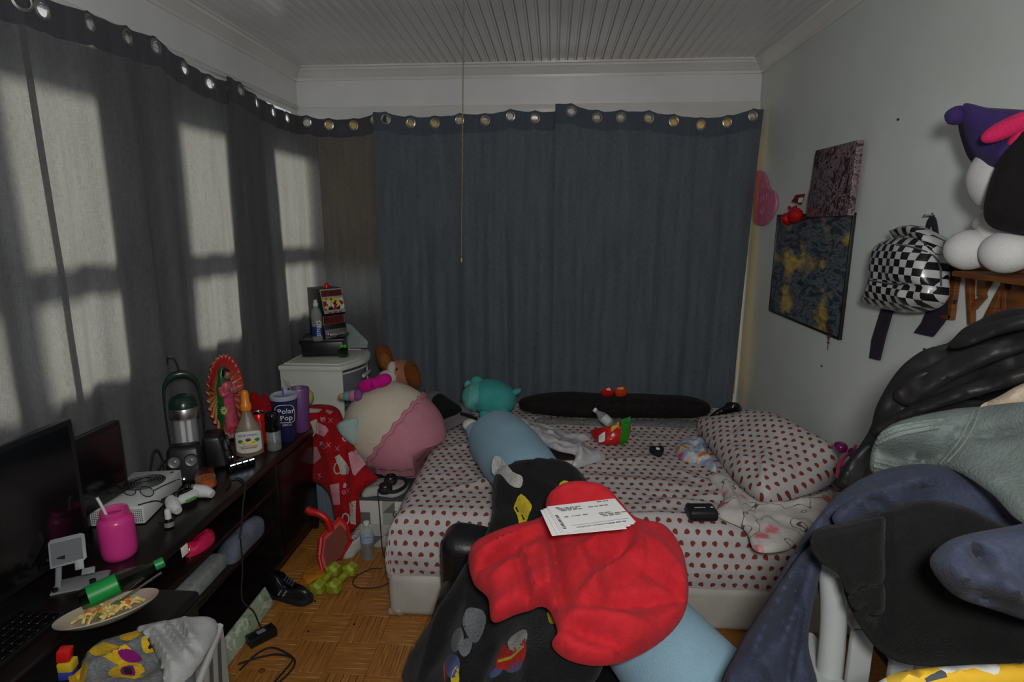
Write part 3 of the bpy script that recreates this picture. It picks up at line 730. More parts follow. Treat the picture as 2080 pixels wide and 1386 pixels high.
lbo = obj('label', Geo([(x, y, .067+(z-.067)*math.sqrt(max(.05, 1-(abs(x)/.062)**4))) for x, y, z in lb.v], lb.f), M_lab, t)
for i, (cx, cz, cc) in enumerate(((-.018, .066, (228, 200, 40)), (.004, .064, (236, 214, 70)), (.02, .068, (226, 196, 40)), (-.03, .072, (60, 120, 50)), (.033, .074, (60, 120, 50)), (0, .078, (80, 60, 120)))):
    th = cx/.0585/1.0; obj('printed_fruit', ell((cx, -.0375*math.cos(cx/.058)-.0005, cz), (.011, .0012, .008), (0, 0, cx/.058*.6), 12, 6), plain('print %d' % i, cc, .5), lbo)
text('brand_text', 'FOUR MONKS', .012, M_ink, lbo, frame((0, -.0385, .098), (1, 0, 0), (0, 0, 1))); text('name_text', 'CLEANING VINEGAR', .0075, M_ink, lbo, frame((0, -.0392, .050), (1, 0, 0), (0, 0, 1)))
obj('label_band', box((0, -.0385, .0425), (.06, .0008, .005)), plain('label orange', (200, 120, 40), .5), lbo)
# ---- red can
p = (-1.288, 2.324, 0.530)
t = thing('soda_can', 'red soda can with grey mark next to the orange capped bottle', 'can', (p[0], p[1]+.03, ZT))
obj('can_body', lathe([(.024, 0), (.030, .008), (.033, .012), (.033, .128), (.027, .142)], 28), plain('red can paint', (206, 24, 24), .3, Metallic=.3), t)
obj('lid', lathe([(.027, .142), (.0275, .145), (.025, .145), (.024, .141), (.001, .141)], 28), M_sil, t); obj('pull_tab', box((.006, 0, .1435), (.02, .012, .0014), bev=.0006), M_sil, t)
obj('printed_arrow', Geo([(.004, -.0332, .10), (.018, -.0282, .112), (.022, -.0254, .09), (.012, -.0312, .075)], [(0, 1, 2, 3)]), M_grey, t)
# ---- pump dispenser
p = (-1.183, 2.320, 0.530)
t = thing('pump_dispenser', 'clear dispenser with tall black top standing before the navy tumbler', 'dispenser', (p[0]-.012, p[1]-.03, ZT))
obj('container', lathe([(.026, 0), (.030, .004), (.030, .082), (.027, .09)], 26), M_glass, t); obj('liquid', lathe([(.0285, .003), (.0285, .034), (.001, .035)], 24), glass('water', (215, 222, 220), .03, .8), t)
obj('top', lathe([(.029, .088), (.031, .092), (.031, .16), (.026, .168), (.010, .17)], 26), M_blkg, t); obj('tube', tube([(0, 0, .09), (.004, 0, .03)], .005, 8, 1), M_whtd, t)
# ---- navy tumbler with lid
M_navy = plain('navy plastic', (30, 36, 78), .25)
p = (-1.174, 2.367, 0.530)
t = thing('tumbler_cup', 'navy tumbler with clear lid and straw, white lettering on its side', 'cup', (p[0]-.018, p[1]+.04, ZT), (0, 0, R(25)))
obj('cup_body', lathe([(.036, 0), (.039, .004), (.056, .195), (.056, .2)], 34), M_navy, t)
obj('lid', lathe([(.058, .196), (.060, .199), (.060, .212), (.055, .216), (.052, .214), (.01, .213)], 34), film('frosted lid', (200, 210, 225), .6, .25), t)
obj('straw', tube([(.0, 0, .20), (-.006, .0, .245)], .004, 8, 1), plain('blue straw', (60, 90, 160), .4), t)
for s, zt, sz in (('Polar', .150, .034), ('Pop', .118, .034), ('CIRCLE', .085, .012)): text('printed_text', s, sz, M_paper, t, frame((.004, -(.039+.017*zt/.195)-.002, zt), (1, 0, 0), (0, -.07, 1)))
obj('logo_outline', tube([(-.036, -.050, .108), (-.038, -.056, .172), (.0, -.060, .180), (.036, -.055, .168), (.036, -.049, .104), (.006, -.054, .098)], .0012, 6, 3, True), M_paper, t)
# ---- purple tumbler
p = (-1.167, 2.466, 0.530)
t = thing('steel_tumbler', 'matt purple steel tumbler with metal straw behind the navy cup', 'cup', (p[0]-.012, p[1]+.06, ZT))
M_pur = plain('purple powder coat', (104, 64, 122), .5)
obj('cup_body', lathe([(.034, 0), (.036, .003), (.048, .205), (.046, .208), (.044, .205), (.032, .02)], 32, cap=False), M_pur, t); obj('rim', tube([(.046*math.cos(a*PI/14), .046*math.sin(a*PI/14), .207) for a in range(28)], .0022, 6, 1, True), M_sil, t)
obj('inner_base', lathe([(.034, 0), (.034, .006)], 24), M_sil, t); obj('straw', tube([(.01, 0, .01), (-.042, .0, .22), (-.062, 0, .262)], .0034, 8, 2), M_sil, t)
# ---- small powered hub with lit strips
p = (-1.231, 2.098, 0.530)
t = thing('usb_hub', 'small black hub with three glowing white light strips', 'usb hub', (p[0]-.01, p[1], ZT), (0, 0, R(52)))
obj('case', box((0, 0, .016), (.105, .036, .032), bev=.004), M_blkg, t)
for i in range(4): obj('light_strip', box((-.038+.025*i, -.0172, .0275), (.019, .004, .004)), led, t); obj('switch', box((-.038+.025*i, -.019, .014), (.012, .004, .010), bev=.002), M_blk, t)
# ---- phone stand
p = (-1.245, 1.323, 0.530)
t = thing('phone_stand', 'grey folding phone stand with empty cradle beside the pink jar', 'phone stand', (p[0]-.03, p[1]+.01, ZT), (0, 0, R(28)))
obj('base_plate', prism([(-.062, -.036), (.050, -.036), (.062, -.024), (.062, .030), (.050, .036), (-.062, .030)], .006, .0015), M_grey, t)
obj('arm', box((-.046, .0, .045), (.014, .010, .085), (R(-10), R(6), 0), .003), M_grey, t); obj('hinge', lathe([(.006, -.02), (.006, .02)], 14).tf((-.046, 0, .085), (0, R(90), 0)), M_blk, t)
obj('cradle', prism([(-.04, -.015), (.012, -.015), (.012, -.035), (.032, -.035), (.032, -.015), (.04, -.008), (.04, .055), (.032, .06), (-.034, .06), (-.04, .052)], .005, .001).tf((-.02, .0, .078), (R(58), 0, R(10))), M_grey, t)
obj('cradle_pad', prism([(-.034, -.008), (.034, -.008), (.034, .05), (-.034, .05)], .0015).tf((-.021, -.0045, .0795), (R(58), 0, R(10))), plain('dark grey pad', (84, 88, 92), .6), t)
obj('lip', box((.028, -.034, .05), (.03, .018, .006), (R(40), 0, 0), .002), M_grey, t); obj('pivot', lathe([(.008, 0), (.008, .008), (.005, .009)], 14, (.03, -.02, .006)), M_blk, t); obj('pivot', lathe([(.007, 0), (.007, .007)], 14, (-.052, -.026, .006)), M_blk, t)
# ---- keyboard on the stand, in front of the larger monitor
t = thing('keyboard', 'thin black keyboard lying before the larger monitor', 'keyboard', (-1.262, 1.02, ZT), (0, 0, R(90)))
obj('deck', box((0, 0, .007), (.36, .12, .014), bev=.004), M_blk, t)
ky = Geo()
for r_ in range(5):
    for c_ in range(15): ky = ky+box((-.160+.0228*c_, -.045+.0215*r_, .0165), (.019, .018, .006), bev=.0015, seg=1)
obj('keycaps', ky, M_blkg, t)['kind'] = 'stuff'
# ---- cable loops on the stand
def cable(nm, pts, r_, m, label, grp=None): return one(nm, tube(pts, r_, 7, 6), m, label, 'cable', grp)
cable('power_cable', [(-1.503, 1.918, ZT+.006), (-1.498, 1.933, ZT+.06), (-1.493, 1.948, ZT+.11), (-1.488, 1.968, ZT+.12), (-1.483, 1.983, ZT+.07), (-1.478, 1.973, ZT+.03), (-1.478, 1.948, ZT+.05), (-1.468, 1.973, ZT+.075), (-1.458, 1.988, ZT+.05), (-1.463, 1.983, ZT+.012), (-1.488, 1.953, ZT+.006)], .004, M_blkm, 'black cable looped upright behind the game console')
cable('controller_cable', [(-1.19, 1.90, ZT+.004), (-1.20, 1.95, ZT+.004), (-1.22, 1.98, ZT+.004), (-1.20, 1.995, ZT+.004), (-1.18, 1.985, ZT+.005), (-1.155, 1.96, ZT+.004), (-1.135, 1.93, ZT-.01), (-1.134, 1.90, .46), (-1.133, 1.88, .40), (-1.135, 1.86, .36)], .003, M_blkm, 'black cable trailing over the stand edge in front of the candle')
cable('usb_cable', [(-1.33, 1.64, ZT+.07), (-1.31, 1.70, ZT+.055), (-1.315, 1.76, ZT+.004), (-1.30, 1.72, ZT+.004), (-1.26, 1.70, ZT+.004), (-1.24, 1.66, ZT+.004), (-1.28, 1.655, ZT+.004)], .0022, M_blkm, 'thin black cable curled over the console corner')
# ---- things in the stand's shelves
one('paper_tag', box((0, 0, 0), (.0012, .030, .034), bev=.0003).tf((-1.145, 1.577, 0.485), (R(3), 0, R(-4))), M_paper, 'small square white paper tag stuck on the stand front', 'tag')
q = (-1.200, 1.804, 0.421)
puff('candy_wrapper', [(-1.19, 1.655, .412), (-1.165, 1.69, .412), (-1.16, 1.75, .412), (-1.185, 1.79, .414), (-1.215, 1.77, .413), (-1.23, 1.72, .412), (-1.22, 1.67, .412)], (.1, 0, 1), plain('glossy pink wrapper', (200, 30, 80), .2), 'crumpled glossy pink wrapper on the upper open shelf', 'wrapper', t=.028, edge=.03, back=0, step=.008, cr_amp=.01, cr_sc=40)
M_gt = cloth('blue grey towelling', (112, 118, 134), nap=.6, bs=150)
puff('folded_towel', [(-1.16, 1.85, .264), (-1.155, 1.95, .264), (-1.16, 2.08, .264), (-1.24, 2.10, .264), (-1.27, 1.98, .264), (-1.24, 1.87, .264)], (.35, 0, 1), M_gt, 'crumpled blue-grey towel pushed into the middle shelf', 'towel', t=.085, edge=.07, back=0, cr_amp=.012, cr_sc=16)
one('cable_box', box((-1.20, 1.70, .2895), (.055, .26, .052), (0, 0, R(1)), .003), plain('pale textured grey', (136, 142, 140), .7, var=.12, vs=60, bump=.2, bs=300), 'long pale grey box lying on the middle shelf of the stand', 'box')
one('white_stick', box((-1.12, 1.40, .010), (.012, .07, .008), (0, 0, R(8)), .002).tf(), M_whtd, 'small white plastic stick lying on the floor under the stand edge', 'stick')
# ---- black bench carrying the plate and the blanket
t = thing('storage_bench', 'black leatherette bench in front of the stand, carrying the food plate', 'bench', (-1.035, 1.0, 0))
obj('body', bx(-.100, .095, -.30, .325, 0, .495, .012), plain('black leatherette', (18, 15, 16), .35, bump=.2, bs=200), t); obj('lid', bx(-.105, .10, -.305, .33, .497, .5295, .012, 3), MC['black leatherette'], t); obj('lid_seam', tube([(-.106, -.306, .505), (.101, -.306, .505), (.101, .331, .505), (-.106, .331, .505)], .0022, 6, 1, True), M_blkm, t)
PZ = .5305
p = (-1.076, 1.184, 0.550)
plate_ = t = thing('dinner_plate', 'cream plate with leftover noodles on the black ottoman', 'plate', (0, 0, 0))
obj('dish', lathe([(.055, 0), (.06, .003), (.085, .010), (.108, .024), (.109, .027), (.104, .025), (.080, .013), (.055, .008), (.001, .007)], 40), plain('cream glaze', (196, 188, 164), .3), t)
nd = Geo()
for i in range(46):
    a, r_ = random.uniform(0, 6.28), random.uniform(.0, .062); x, y = r_*math.cos(a), r_*math.sin(a); b = random.uniform(0, 6.28); l_ = .018
    nd = nd+tube([(x-l_*math.cos(b), y-l_*math.sin(b), .014+.006*random.random()), (x, y, .022+.01*random.random()), (x+l_*math.cos(b+.8), y+l_*math.sin(b+.8), .015)], .0035, 6, 3)
o = obj('noodles', nd, plain('noodle cream', (206, 180, 110), .5, var=.2, vs=60), t); o['kind'] = 'stuff'
for i in range(12):
    a, r_ = random.uniform(0, 6.28), random.uniform(.01, .06)
    obj('vegetable_bit', ell((r_*math.cos(a), r_*math.sin(a), .027), (.008, .005, .004), (0, 0, a), 10, 6), plain('carrot' if i % 3 else 'pea green', (200, 96, 30) if i % 3 else (96, 120, 40), .5), t)
fork_ = one('fork', tube([(0, 0, 0), (.03, .02, .012), (.075, .05, .034), (.10, .068, .045)], [.004, .0022, .003, .004], 8).tf((0, 0, .026)), M_sil, 'metal fork resting across the noodle plate', 'fork')
M_gb = glass('green tint bottle', (170, 215, 180), .06, .75)
sbot_ = t = thing('soda_bottle', 'small soda bottle with green label and green cap lying on the noodle plate', 'bottle', (-.06, -.015, .056), (0, R(80), R(40)))
obj('bottle_body', lathe([(.006, 0), (.024, .004), (.026, .02), (.026, .105), (.018, .14), (.011, .155), (.011, .172)], 26), M_gb, t)
obj('label', lathe([(.0264, .022), (.0264, .085)], 26, cap=False), plain('leaf green print', (16, 140, 60), .4), t); obj('cap', lathe([(.0135, .168), (.0135, .188), (.011, .19)], 24), plain('green cap', (10, 130, 60), .4), t)
dc = Vector((-p[0], -p[1], 0)).normalized(); nn = (Vector((0, 0, 1))-dc*.30).normalized()
QT = Vector((0, 0, 1)).rotation_difference(nn)
TM = Matrix.Translation((p[0], p[1], PZ+.014)) @ QT.to_matrix().to_4x4()
bpy.context.view_layer.update()
for o_ in (plate_, fork_, sbot_): o_.matrix_world = TM @ o_.matrix_world
# ---- toy, blanket, shirt and basket along the bottom
t = thing('brick_toy', 'little red yellow and blue toy beside the grey and yellow blanket', 'toy', (-1.037, 1.015, 0.531))
obj('top_block', box((0, 0, .056), (.026, .024, .028), (0, R(8), R(20)), .004), M_red, t); obj('middle_block', box((.002, 0, .030), (.030, .026, .022), (0, 0, R(10)), .003), plain('toy yellow', (200, 170, 40), .4), t); obj('bottom_block', box((0, 0, .0095), (.028, .026, .019), (0, 0, R(14)), .003), plain('toy blue', (50, 60, 150), .4), t)
BLZ = .40
M_bl = cloth('mottled grey fleece', (122, 124, 124), (74, 78, 80), nap=.5, bs=120, vs=24)
lp = [(-0.984, 0.988, 0.545), (-1.019, 1.043, 0.545), (-1.024, 1.093, 0.545), (-0.993, 1.114, 0.545), (-0.947, 1.142, 0.545), (-0.898, 1.159, 0.545), (-0.854, 1.130, 0.545), (-0.799, 1.081, 0.545), (-0.733, 0.987, 0.545), (-0.699, 0.893, 0.545), (-0.750, 0.868, 0.545), (-0.868, 0.893, 0.545)]
bo, bp = puff('fleece_blanket', lp, (.1, -.35, 1), M_bl, 'grey fleece blanket with yellow patches heaped by the basket', 'blanket', t=.04, edge=.05, back=0, cr_amp=.008, cr_sc=14, thin=.012,
    folds=[((-0.953, 0.984, 0.550), (-0.891, 1.115, 0.550), .018, .02), ((-0.849, 0.992, 0.550), (-0.837, 1.087, 0.550), .018, -.018), ((-0.959, 0.966, 0.550), (-0.987, 1.061, 0.550), .018, .015)])
M_yel = cloth('yellow print', (212, 172, 30), nap=.4, bs=150); M_mag = cloth('magenta print', (130, 20, 110), nap=.4, bs=150); M_dk = cloth('dark print', (30, 22, 30), nap=.4, bs=150)
for nm, pl, mm, of in (('yellow_print', [(-1.014, 1.036, 0.570), (-0.982, 1.059, 0.570), (-0.891, 1.037, 0.570), (-0.887, 1.005, 0.570), (-0.960, 1.011, 0.570)], M_yel, .0012), ('yellow_print', [(-0.899, 1.071, 0.570), (-0.874, 1.095, 0.570), (-0.844, 1.075, 0.570), (-0.869, 1.039, 0.570)], M_yel, .0012), ('yellow_print', [(-0.911, 0.984, 0.570), (-0.897, 1.012, 0.570), (-0.859, 1.009, 0.570), (-0.833, 0.976, 0.570), (-0.889, 0.969, 0.570)], M_yel, .0012),
        ('yellow_print', [(-0.971, 1.097, 0.570), (-0.930, 1.107, 0.570), (-0.915, 1.079, 0.570), (-0.952, 1.073, 0.570)], M_yel, .0012), ('yellow_print', [(-0.992, 0.970, 0.570), (-0.976, 1.002, 0.570), (-0.946, 0.977, 0.570), (-0.949, 0.945, 0.570)], M_yel, .0012), ('magenta_print', [(-0.920, 1.028, 0.570), (-0.899, 1.041, 0.570), (-0.868, 1.024, 0.570), (-0.874, 1.014, 0.570), (-0.902, 1.015, 0.570)], M_mag, .002), ('magenta_print', [(-0.895, 0.998, 0.570), (-0.876, 1.005, 0.570), (-0.853, 0.980, 0.570), (-0.878, 0.978, 0.570)], M_mag, .0022), ('dark_print', [(-0.887, 0.996, 0.570), (-0.875, 0.997, 0.570), (-0.859, 0.982, 0.570), (-0.875, 0.981, 0.570)], M_dk, .003), ('dark_print', [(-0.877, 1.057, 0.570), (-0.875, 1.082, 0.570), (-0.867, 1.076, 0.570), (-0.868, 1.052, 0.570)], M_dk, .0022)):
    under(bo, obj(nm, bp.decal(pl, of, .008, 3), mm, None, seat=False))
lp = [(-0.941, 1.112, 0.560), (-0.915, 1.134, 0.560), (-0.874, 1.154, 0.560), (-0.825, 1.164, 0.560), (-0.788, 1.163, 0.560), (-0.761, 1.125, 0.560), (-0.747, 1.052, 0.560), (-0.740, 0.988, 0.560), (-0.742, 0.933, 0.560), (-0.808, 1.005, 0.560), (-0.883, 1.072, 0.560)]
so, spf = puff('grey_shirt', lp, (.05, -.4, 1), cloth('pale grey jersey', (168, 170, 168), (140, 143, 142), nap=.15, bs=300), 'pale grey shirt heaped between the yellow patched blanket and the striped basket', 'shirt', t=.03, edge=.04, back=0, cr_amp=.004, cr_sc=18, rim=.02, thin=.008,
    folds=[((-0.898, 1.127, 0.560), (-0.760, 1.022, 0.560), .010, -.015), ((-0.879, 1.143, 0.560), (-0.742, 1.038, 0.560), .010, -.015), ((-0.886, 1.136, 0.560), (-0.747, 1.020, 0.560), .010, .014), ((-0.848, 1.152, 0.560), (-0.770, 1.065, 0.560), .010, .015), ((-0.906, 1.118, 0.560), (-0.773, 1.001, 0.560), .010, .013)], step=.007)
lift_over(so, bp, .010)
M_band = plain('dark grey band', (84, 88, 86), .8)
def basket():
    t = thing('laundry_basket', 'pale grey fabric basket with dark zigzag bands at the end of the stand', 'basket', (0, 0, 0))
    a = np.array((-0.801, 1.201, 0.530)); b = np.array((-0.747, 1.021, 0.530)); ax = Vector(b-a); ax.z = 0; L = ax.length; ax.normalize(); nrm = Vector((-ax.y, ax.x, 0))
    if nrm.x < 0: nrm = -nrm
    M = Matrix((ax, -nrm if False else nrm, Vector((0, 0, 1)))).transposed().to_4x4(); M.translation = Vector((a[0], a[1], 0)); t.matrix_world = M
    bm_ = plain('pale grey canvas', (176, 178, 174), .85, bump=.2, bs=400)
    W2 = -.085
    for nm, g_ in (('front_wall', bx(0, L+.1, -.008, 0, 0, .52)), ('end_wall', bx(-.008, 0, W2, 0, 0, .52)), ('back_wall', bx(0, L+.1, W2, W2+.008, 0, .52)), ('floor_panel', bx(0, L+.1, W2, 0, 0, .01))): obj(nm, g_, bm_, t)
    obj('rim', tube([(-.004, -.004, .522), (L+.1, -.004, .522)], .007, 8, 1)+tube([(-.004, -.004, .522), (-.004, W2, .522)], .007, 8, 1), bm_, t)
    for i in range(4):
        x = .02+.07*i; obj('zigzag_band', Geo([(x, .001, .51), (x+.03, .001, .51), (x+.09, .001, .25), (x+.03, .001, .06), (x, .001, .06), (x+.06, .001, .25)], [(0, 1, 2, 5), (5, 2, 3, 4)]), M_band, t)
    return t
basket()
# ================================================================ CORNER DRAWERS AND THE FLOOR CLUTTER
def slab(loop, t, up=None, bev=0, sm=1, closed=True):
    """flat polygon through points in space, extruded by t along its normal"""
    P = [Vector(p) for p in (cr(loop, sm, True) if sm > 1 else loop)]; c = sum(P, Vector())/len(P); n = Vector()
    for i in range(len(P)): n += (P[i]-c).cross(P[(i+1) % len(P)]-c)
    n.normalize()
    if up is not None and n.dot(Vector(up)) < 0: n = -n
    e1 = (P[0]-c); e1 = (e1-n*e1.dot(n)).normalized(); e2 = n.cross(e1)
    poly = [((p-c).dot(e1), (p-c).dot(e2)) for p in P]
    M = Matrix((e1, e2, n)).transposed().to_4x4(); M.translation = c
    g_ = prism(poly, t, bev); return Geo([M @ Vector(v) for v in g_.v], g_.f)
M_dw = plain('drawer white', (206, 207, 200), .45, var=.03)
M_smk = plain('smoked drawer plastic', (104, 108, 112), .2, var=.1)
DX, DY, DZ = -1.49, 2.985, .70
t = thing('drawer_tower', 'white plastic drawer tower with bowed smoky drawer fronts in the corner', 'drawers', (DX+.18, DY+.22, 0))
def bow(d, y0=0.0): return [(-.18, -.22+d), (.15-d, -.22+d)]+[(.16-d+.075*math.sin(a*PI/8), -.215+d+(.43-2*d)*a/8) for a in range(9)]+[(.15-d, .22-d), (-.18, .22-d)]
obj('side_panel', bx(-.18, .17, -.22, -.208, 0, DZ, .003), M_dw, t); obj('side_panel', bx(-.18, .17, .208, .22, 0, DZ, .003), M_dw, t); obj('back_panel', bx(-.18, -.172, -.207, .207, 0, DZ), M_dw, t)
tp = obj('top_cover', prism(bow(-.012), .028, .006).tf((0, 0, DZ)), M_dw, t)
obj('top_tray_rim', tube([(x*.9, y*.88, DZ+.030) for x, y in bow(0)], .004, 6, 1, True), M_dw, tp)
for i in range(3):
    z0 = .03+.225*i
    d = obj('drawer', prism(bow(.014), .20, .004).tf((.0, 0, z0)), M_smk, t); obj('drawer_rim', tube([(x+.006, y, z0+.195) for x, y in bow(.014)[1:-1]], .006, 6, 1), M_dw, d)
    obj('pull', box((.232, 0, z0+.15), (.018, .12, .02), bev=.006), M_dw, d)
for i in range(2): obj('side_groove', bx(-.17, .16, -.2215, -.2202, .225*(i+1)+.0, .225*(i+1)+.006), M_dw, t)
TZ = DZ+.0345
# ---- black box, slot machine, bottle, freshener
p = (-1.345, 3.283, 0.735)
t = thing('keepsake_box', 'low black lidded box on the white drawer tower', 'box', (p[0], p[1], TZ), (0, 0, R(12)))
obj('body', bx(-.115, .115, -.10, .10, 0, .082, .003), M_blk, t); obj('lid', bx(-.125, .125, -.11, .11, .083, .100, .003), M_blk, t)
obj('base_strip', bx(.1155, .117, -.095, .095, .002, .02), M_grey, t)
bz = TZ+.1005
M_print, g = base('slot reel print', (120, 40, 30), .3); v = g.co('Object', (1, 1, 1))
g.l.new(g.ramp(g.vor(v, 55, 'Color'), [(0, (20, 16, 16)), (.35, (150, 34, 24)), (.55, (210, 190, 60)), (.7, (200, 205, 210)), (.85, (40, 60, 140))], True), g.b.inputs['Base Color'])
M_red2 = plain('red dark print', (120, 30, 26), .3, c2=(30, 20, 22), vs=50)
t = thing('slot_machine', 'toy slot machine with red lamp on top, standing on the black box', 'toy', (p[0]+.012, p[1]+.015, bz), (0, 0, R(50)))
t.scale = (1.12, 1.12, 1.08)
side = [(-.07, 0), (.09, 0), (.09, .05), (.075, .075), (.075, .12), (.095, .135), (.07, .215), (.058, .265), (-.07, .265)]
obj('cabinet', prism([(a, b) for a, b in side], .125, .002).tf((-.0625, 0, 0), (R(90), 0, R(90))).mp(lambda x, y, z: (x, -y if False else y, z)).tf((0, 0, 0), (0, 0, PI)), M_blk, t)
def fp(a0, a1, x0=-.056, x1=.056, o=.002):
    (y0, z0), (y1, z1) = a0, a1; return Geo([(x0, -y0-o, z0), (x1, -y0-o, z0), (x1, -y1-o, z1), (x0, -y1-o, z1)], [(0, 1, 2, 3)])
obj('chrome_front', fp((.0955, .137), (.0585, .263), -.061, .061, .0015)+fp((.0905, .002), (.0905, .05), -.061, .061, .0015)+fp((.0755, .076), (.0755, .12), -.061, .061, .0015), M_chrome, t)
obj('reel_window', fp((.0902, .155), (.0726, .215), o=.0032), M_print, t); obj('top_sign', fp((.0697, .225), (.0606, .256), o=.0032), M_red2, t); obj('belly_panel', fp((.0757, .078), (.0757, .118), o=.0032), M_red2, t)
obj('coin_tray', box((0, -.10, .02), (.10, .03, .022), bev=.006), M_chrome, t)
for i in range(3): obj('button', box((-.03+.03*i, -.098, .142), (.016, .008, .006), bev=.002), M_red, t)
obj('lamp', lathe([(.013, .265), (.013, .277), (.010, .288), (.003, .293)], 18, (0, -.02, 0)), plain('red lamp', (200, 20, 16), .15), t)
obj('lever', tube([(.064, .0, .16), (.075, -.004, .20), (.075, -.004, .23)], .0035, 8, 2), M_chrome, t); obj('lever_knob', ell((.075, -.004, .234), (.008, .008, .008), n=14, m=10), M_red, t)
p2 = (-1.329, 3.143, 0.836)
t = thing('water_bottle', 'slim clear water bottle with blue and white lettering before the slot machine', 'bottle', (p2[0], p2[1], bz), (0, 0, R(25)))
obj('bottle_body', lathe([(.026, 0), (.029, .004), (.029, .15), (.024, .175), (.013, .192), (.013, .20)], 28), M_glass, t); obj('cap', lathe([(.0145, .199), (.0145, .215), (.010, .219), (.010, .232), (.008, .234)], 20), M_wht, t)
obj('label', gridsurf(lambda u, v: (.0293*math.sin((u-.5)*2.6), -.0293*math.cos((u-.5)*2.6), .03+.055*v), 14, 1), plain('deep blue label', (24, 50, 120), .4), t)
text('printed_text', 'smart', .040, M_paper, t, frame((0.004, -.0305, .075), (0, 0, 1), (-1, 0, 0))); text('printed_text', 'water', .018, M_paper, t, frame((.018, -.0285, .098), (0, 0, 1), (-1, -.3, 0)))
p3 = (-1.203, 3.190, 0.735)
t = thing('gel_freshener', 'small glass gel jar with green bow beside the black box', 'air freshener', (p3[0], p3[1], TZ))
obj('jar', lathe([(.026, 0), (.029, .003), (.029, .034), (.025, .038)], 24), glass('green tint glass', (170, 205, 165), .05, .7), t); obj('gel', lathe([(.026, .003), (.026, .018), (.001, .019)], 20), plain('green gel', (60, 110, 40), .3), t)
obj('lid', lathe([(.027, .038), (.027, .046), (.006, .047)], 24), M_blkg, t)
for s in (-1, 1): obj('bow', ell((s*.010, 0, .060), (.011, .006, .010), (0, R(s*30), 0), 12, 8), plain('bright green', (60, 190, 40), .35), t)
p4 = (-1.185, 3.360, 0.854)
one('paper_bag', slab([(p4[0]-.10, 3.41, TZ+.0005), (p4[0]+.05, 3.42, TZ+.0005), (p4[0]+.055, 3.42, TZ+.04), (p4[0]+.01, 3.44, TZ+.08), (p4[0]-.05, 3.44, TZ+.14), (p4[0]-.08, 3.44, TZ+.15)], .012, (0, -1, 0), .003), plain('white bag paper', (150, 152, 150), .6, c2=(110, 130, 124), vs=10), 'white paper bag with green print leaning behind the black box', 'bag')
# ---- storage bins that carry the plush toys and the red blanket
M_bin = plain('blue grey tub', (110, 122, 136), .45)
def tub(label, x0, x1, y0, y1, h):
    t = thing('storage_tub', label, 'tub', ((x0+x1)/2, (y0+y1)/2, 0)); a, b = (x1-x0)/2, (y1-y0)/2
    obj('body', prism([(-a+.02, -b+.02), (a-.02, -b+.02), (a-.02, b-.02), (-a+.02, b-.02)], h-.04, .01), M_bin, t); obj('lid', bx(-a, a, -b, b, h-.039, h, .01), M_bin, t)
    for s in (-1, 0, 1): obj('rib', bx(s*a*.5-.006, s*a*.5+.006, -b+.014, -b+.0195, .02, h-.06), M_bin, t)
    return t
tub('blue-grey lidded tub under the red mug blanket', -1.22, -1.045, 2.61, 2.86, .46)
tub('blue-grey lidded tub behind the round white and pink plush', -1.06, -.77, 3.02, 3.38, .50)
# ---- tennis-sized yellow ball and red heart cushion on the tub / stand
q = (-1.254, 2.740, 0.613)
one('yellow_ball', ell(Vector(q)+Vector((0, 0, .012)), (.050, .050, .050)), cloth('yellow felt', (206, 204, 90), nap=.3), 'pale yellow ball on top of the red mug blanket', 'ball')
q = (-1.358, 2.500, 0.672)
puff('heart_cushion', [(q[0]-.05, 2.50, .545), (q[0]+.04, 2.47, .545), (q[0]+.06, 2.50, .62), (q[0]+.03, 2.51, .71), (q[0], 2.51, .70), (q[0]-.04, 2.52, .72), (q[0]-.07, 2.52, .64)], (.1, -1, .1), cloth('crimson plush', (170, 16, 22), nap=.4), 'small crimson heart cushion standing behind the soda can', 'cushion', t=.03, edge=.05, back=.9, cr_amp=.002)
# ---- red blanket printed with cups
M_rb = cloth('red fleece', (176, 20, 26), (132, 12, 18), nap=.35, bs=160, vs=12)
lp = [(-1.265, 2.660, 0.572), (-1.254, 2.740, 0.577), (-1.167, 2.760, 0.583), (-1.068, 2.720, 0.572), (-0.984, 2.600, 0.494), (-0.874, 2.500, 0.388), (-0.797, 2.440, 0.339), (-0.852, 2.430, 0.293), (-0.881, 2.420, 0.247), (-0.879, 2.410, 0.129), (-0.951, 2.410, 0.068), (-0.999, 2.430, 0.098), (-1.031, 2.460, 0.222), (-1.085, 2.500, 0.261), (-1.193, 2.600, 0.256), (-1.238, 2.660, 0.399)]
rb, rp = puff('cup_print_blanket', lp, (.1, -.85, .45), M_rb, 'red fleece blanket printed with pink cups, draped over a tub', 'blanket', t=.045, edge=.06, back=0, cr_amp=.006, cr_sc=9, step=.013, thin=.012,
    folds=[((-0.979, 2.550, 0.513), (-0.913, 2.400, 0.138), .02, -.016), ((-1.140, 2.660, 0.570), (-0.994, 2.480, 0.243), .03, .014)])
M_pk = cloth('pale pink print', (214, 150, 160), nap=.25, bs=160); M_pw = cloth('cream print', (206, 196, 186), nap=.25, bs=160); M_cr = cloth('red cup print', (160, 24, 32), nap=.25)
def pr(nm, pts, m, of=.0014): under(rb, obj(nm, rp.decal(pts, of, .012, 1), m, None, seat=False))
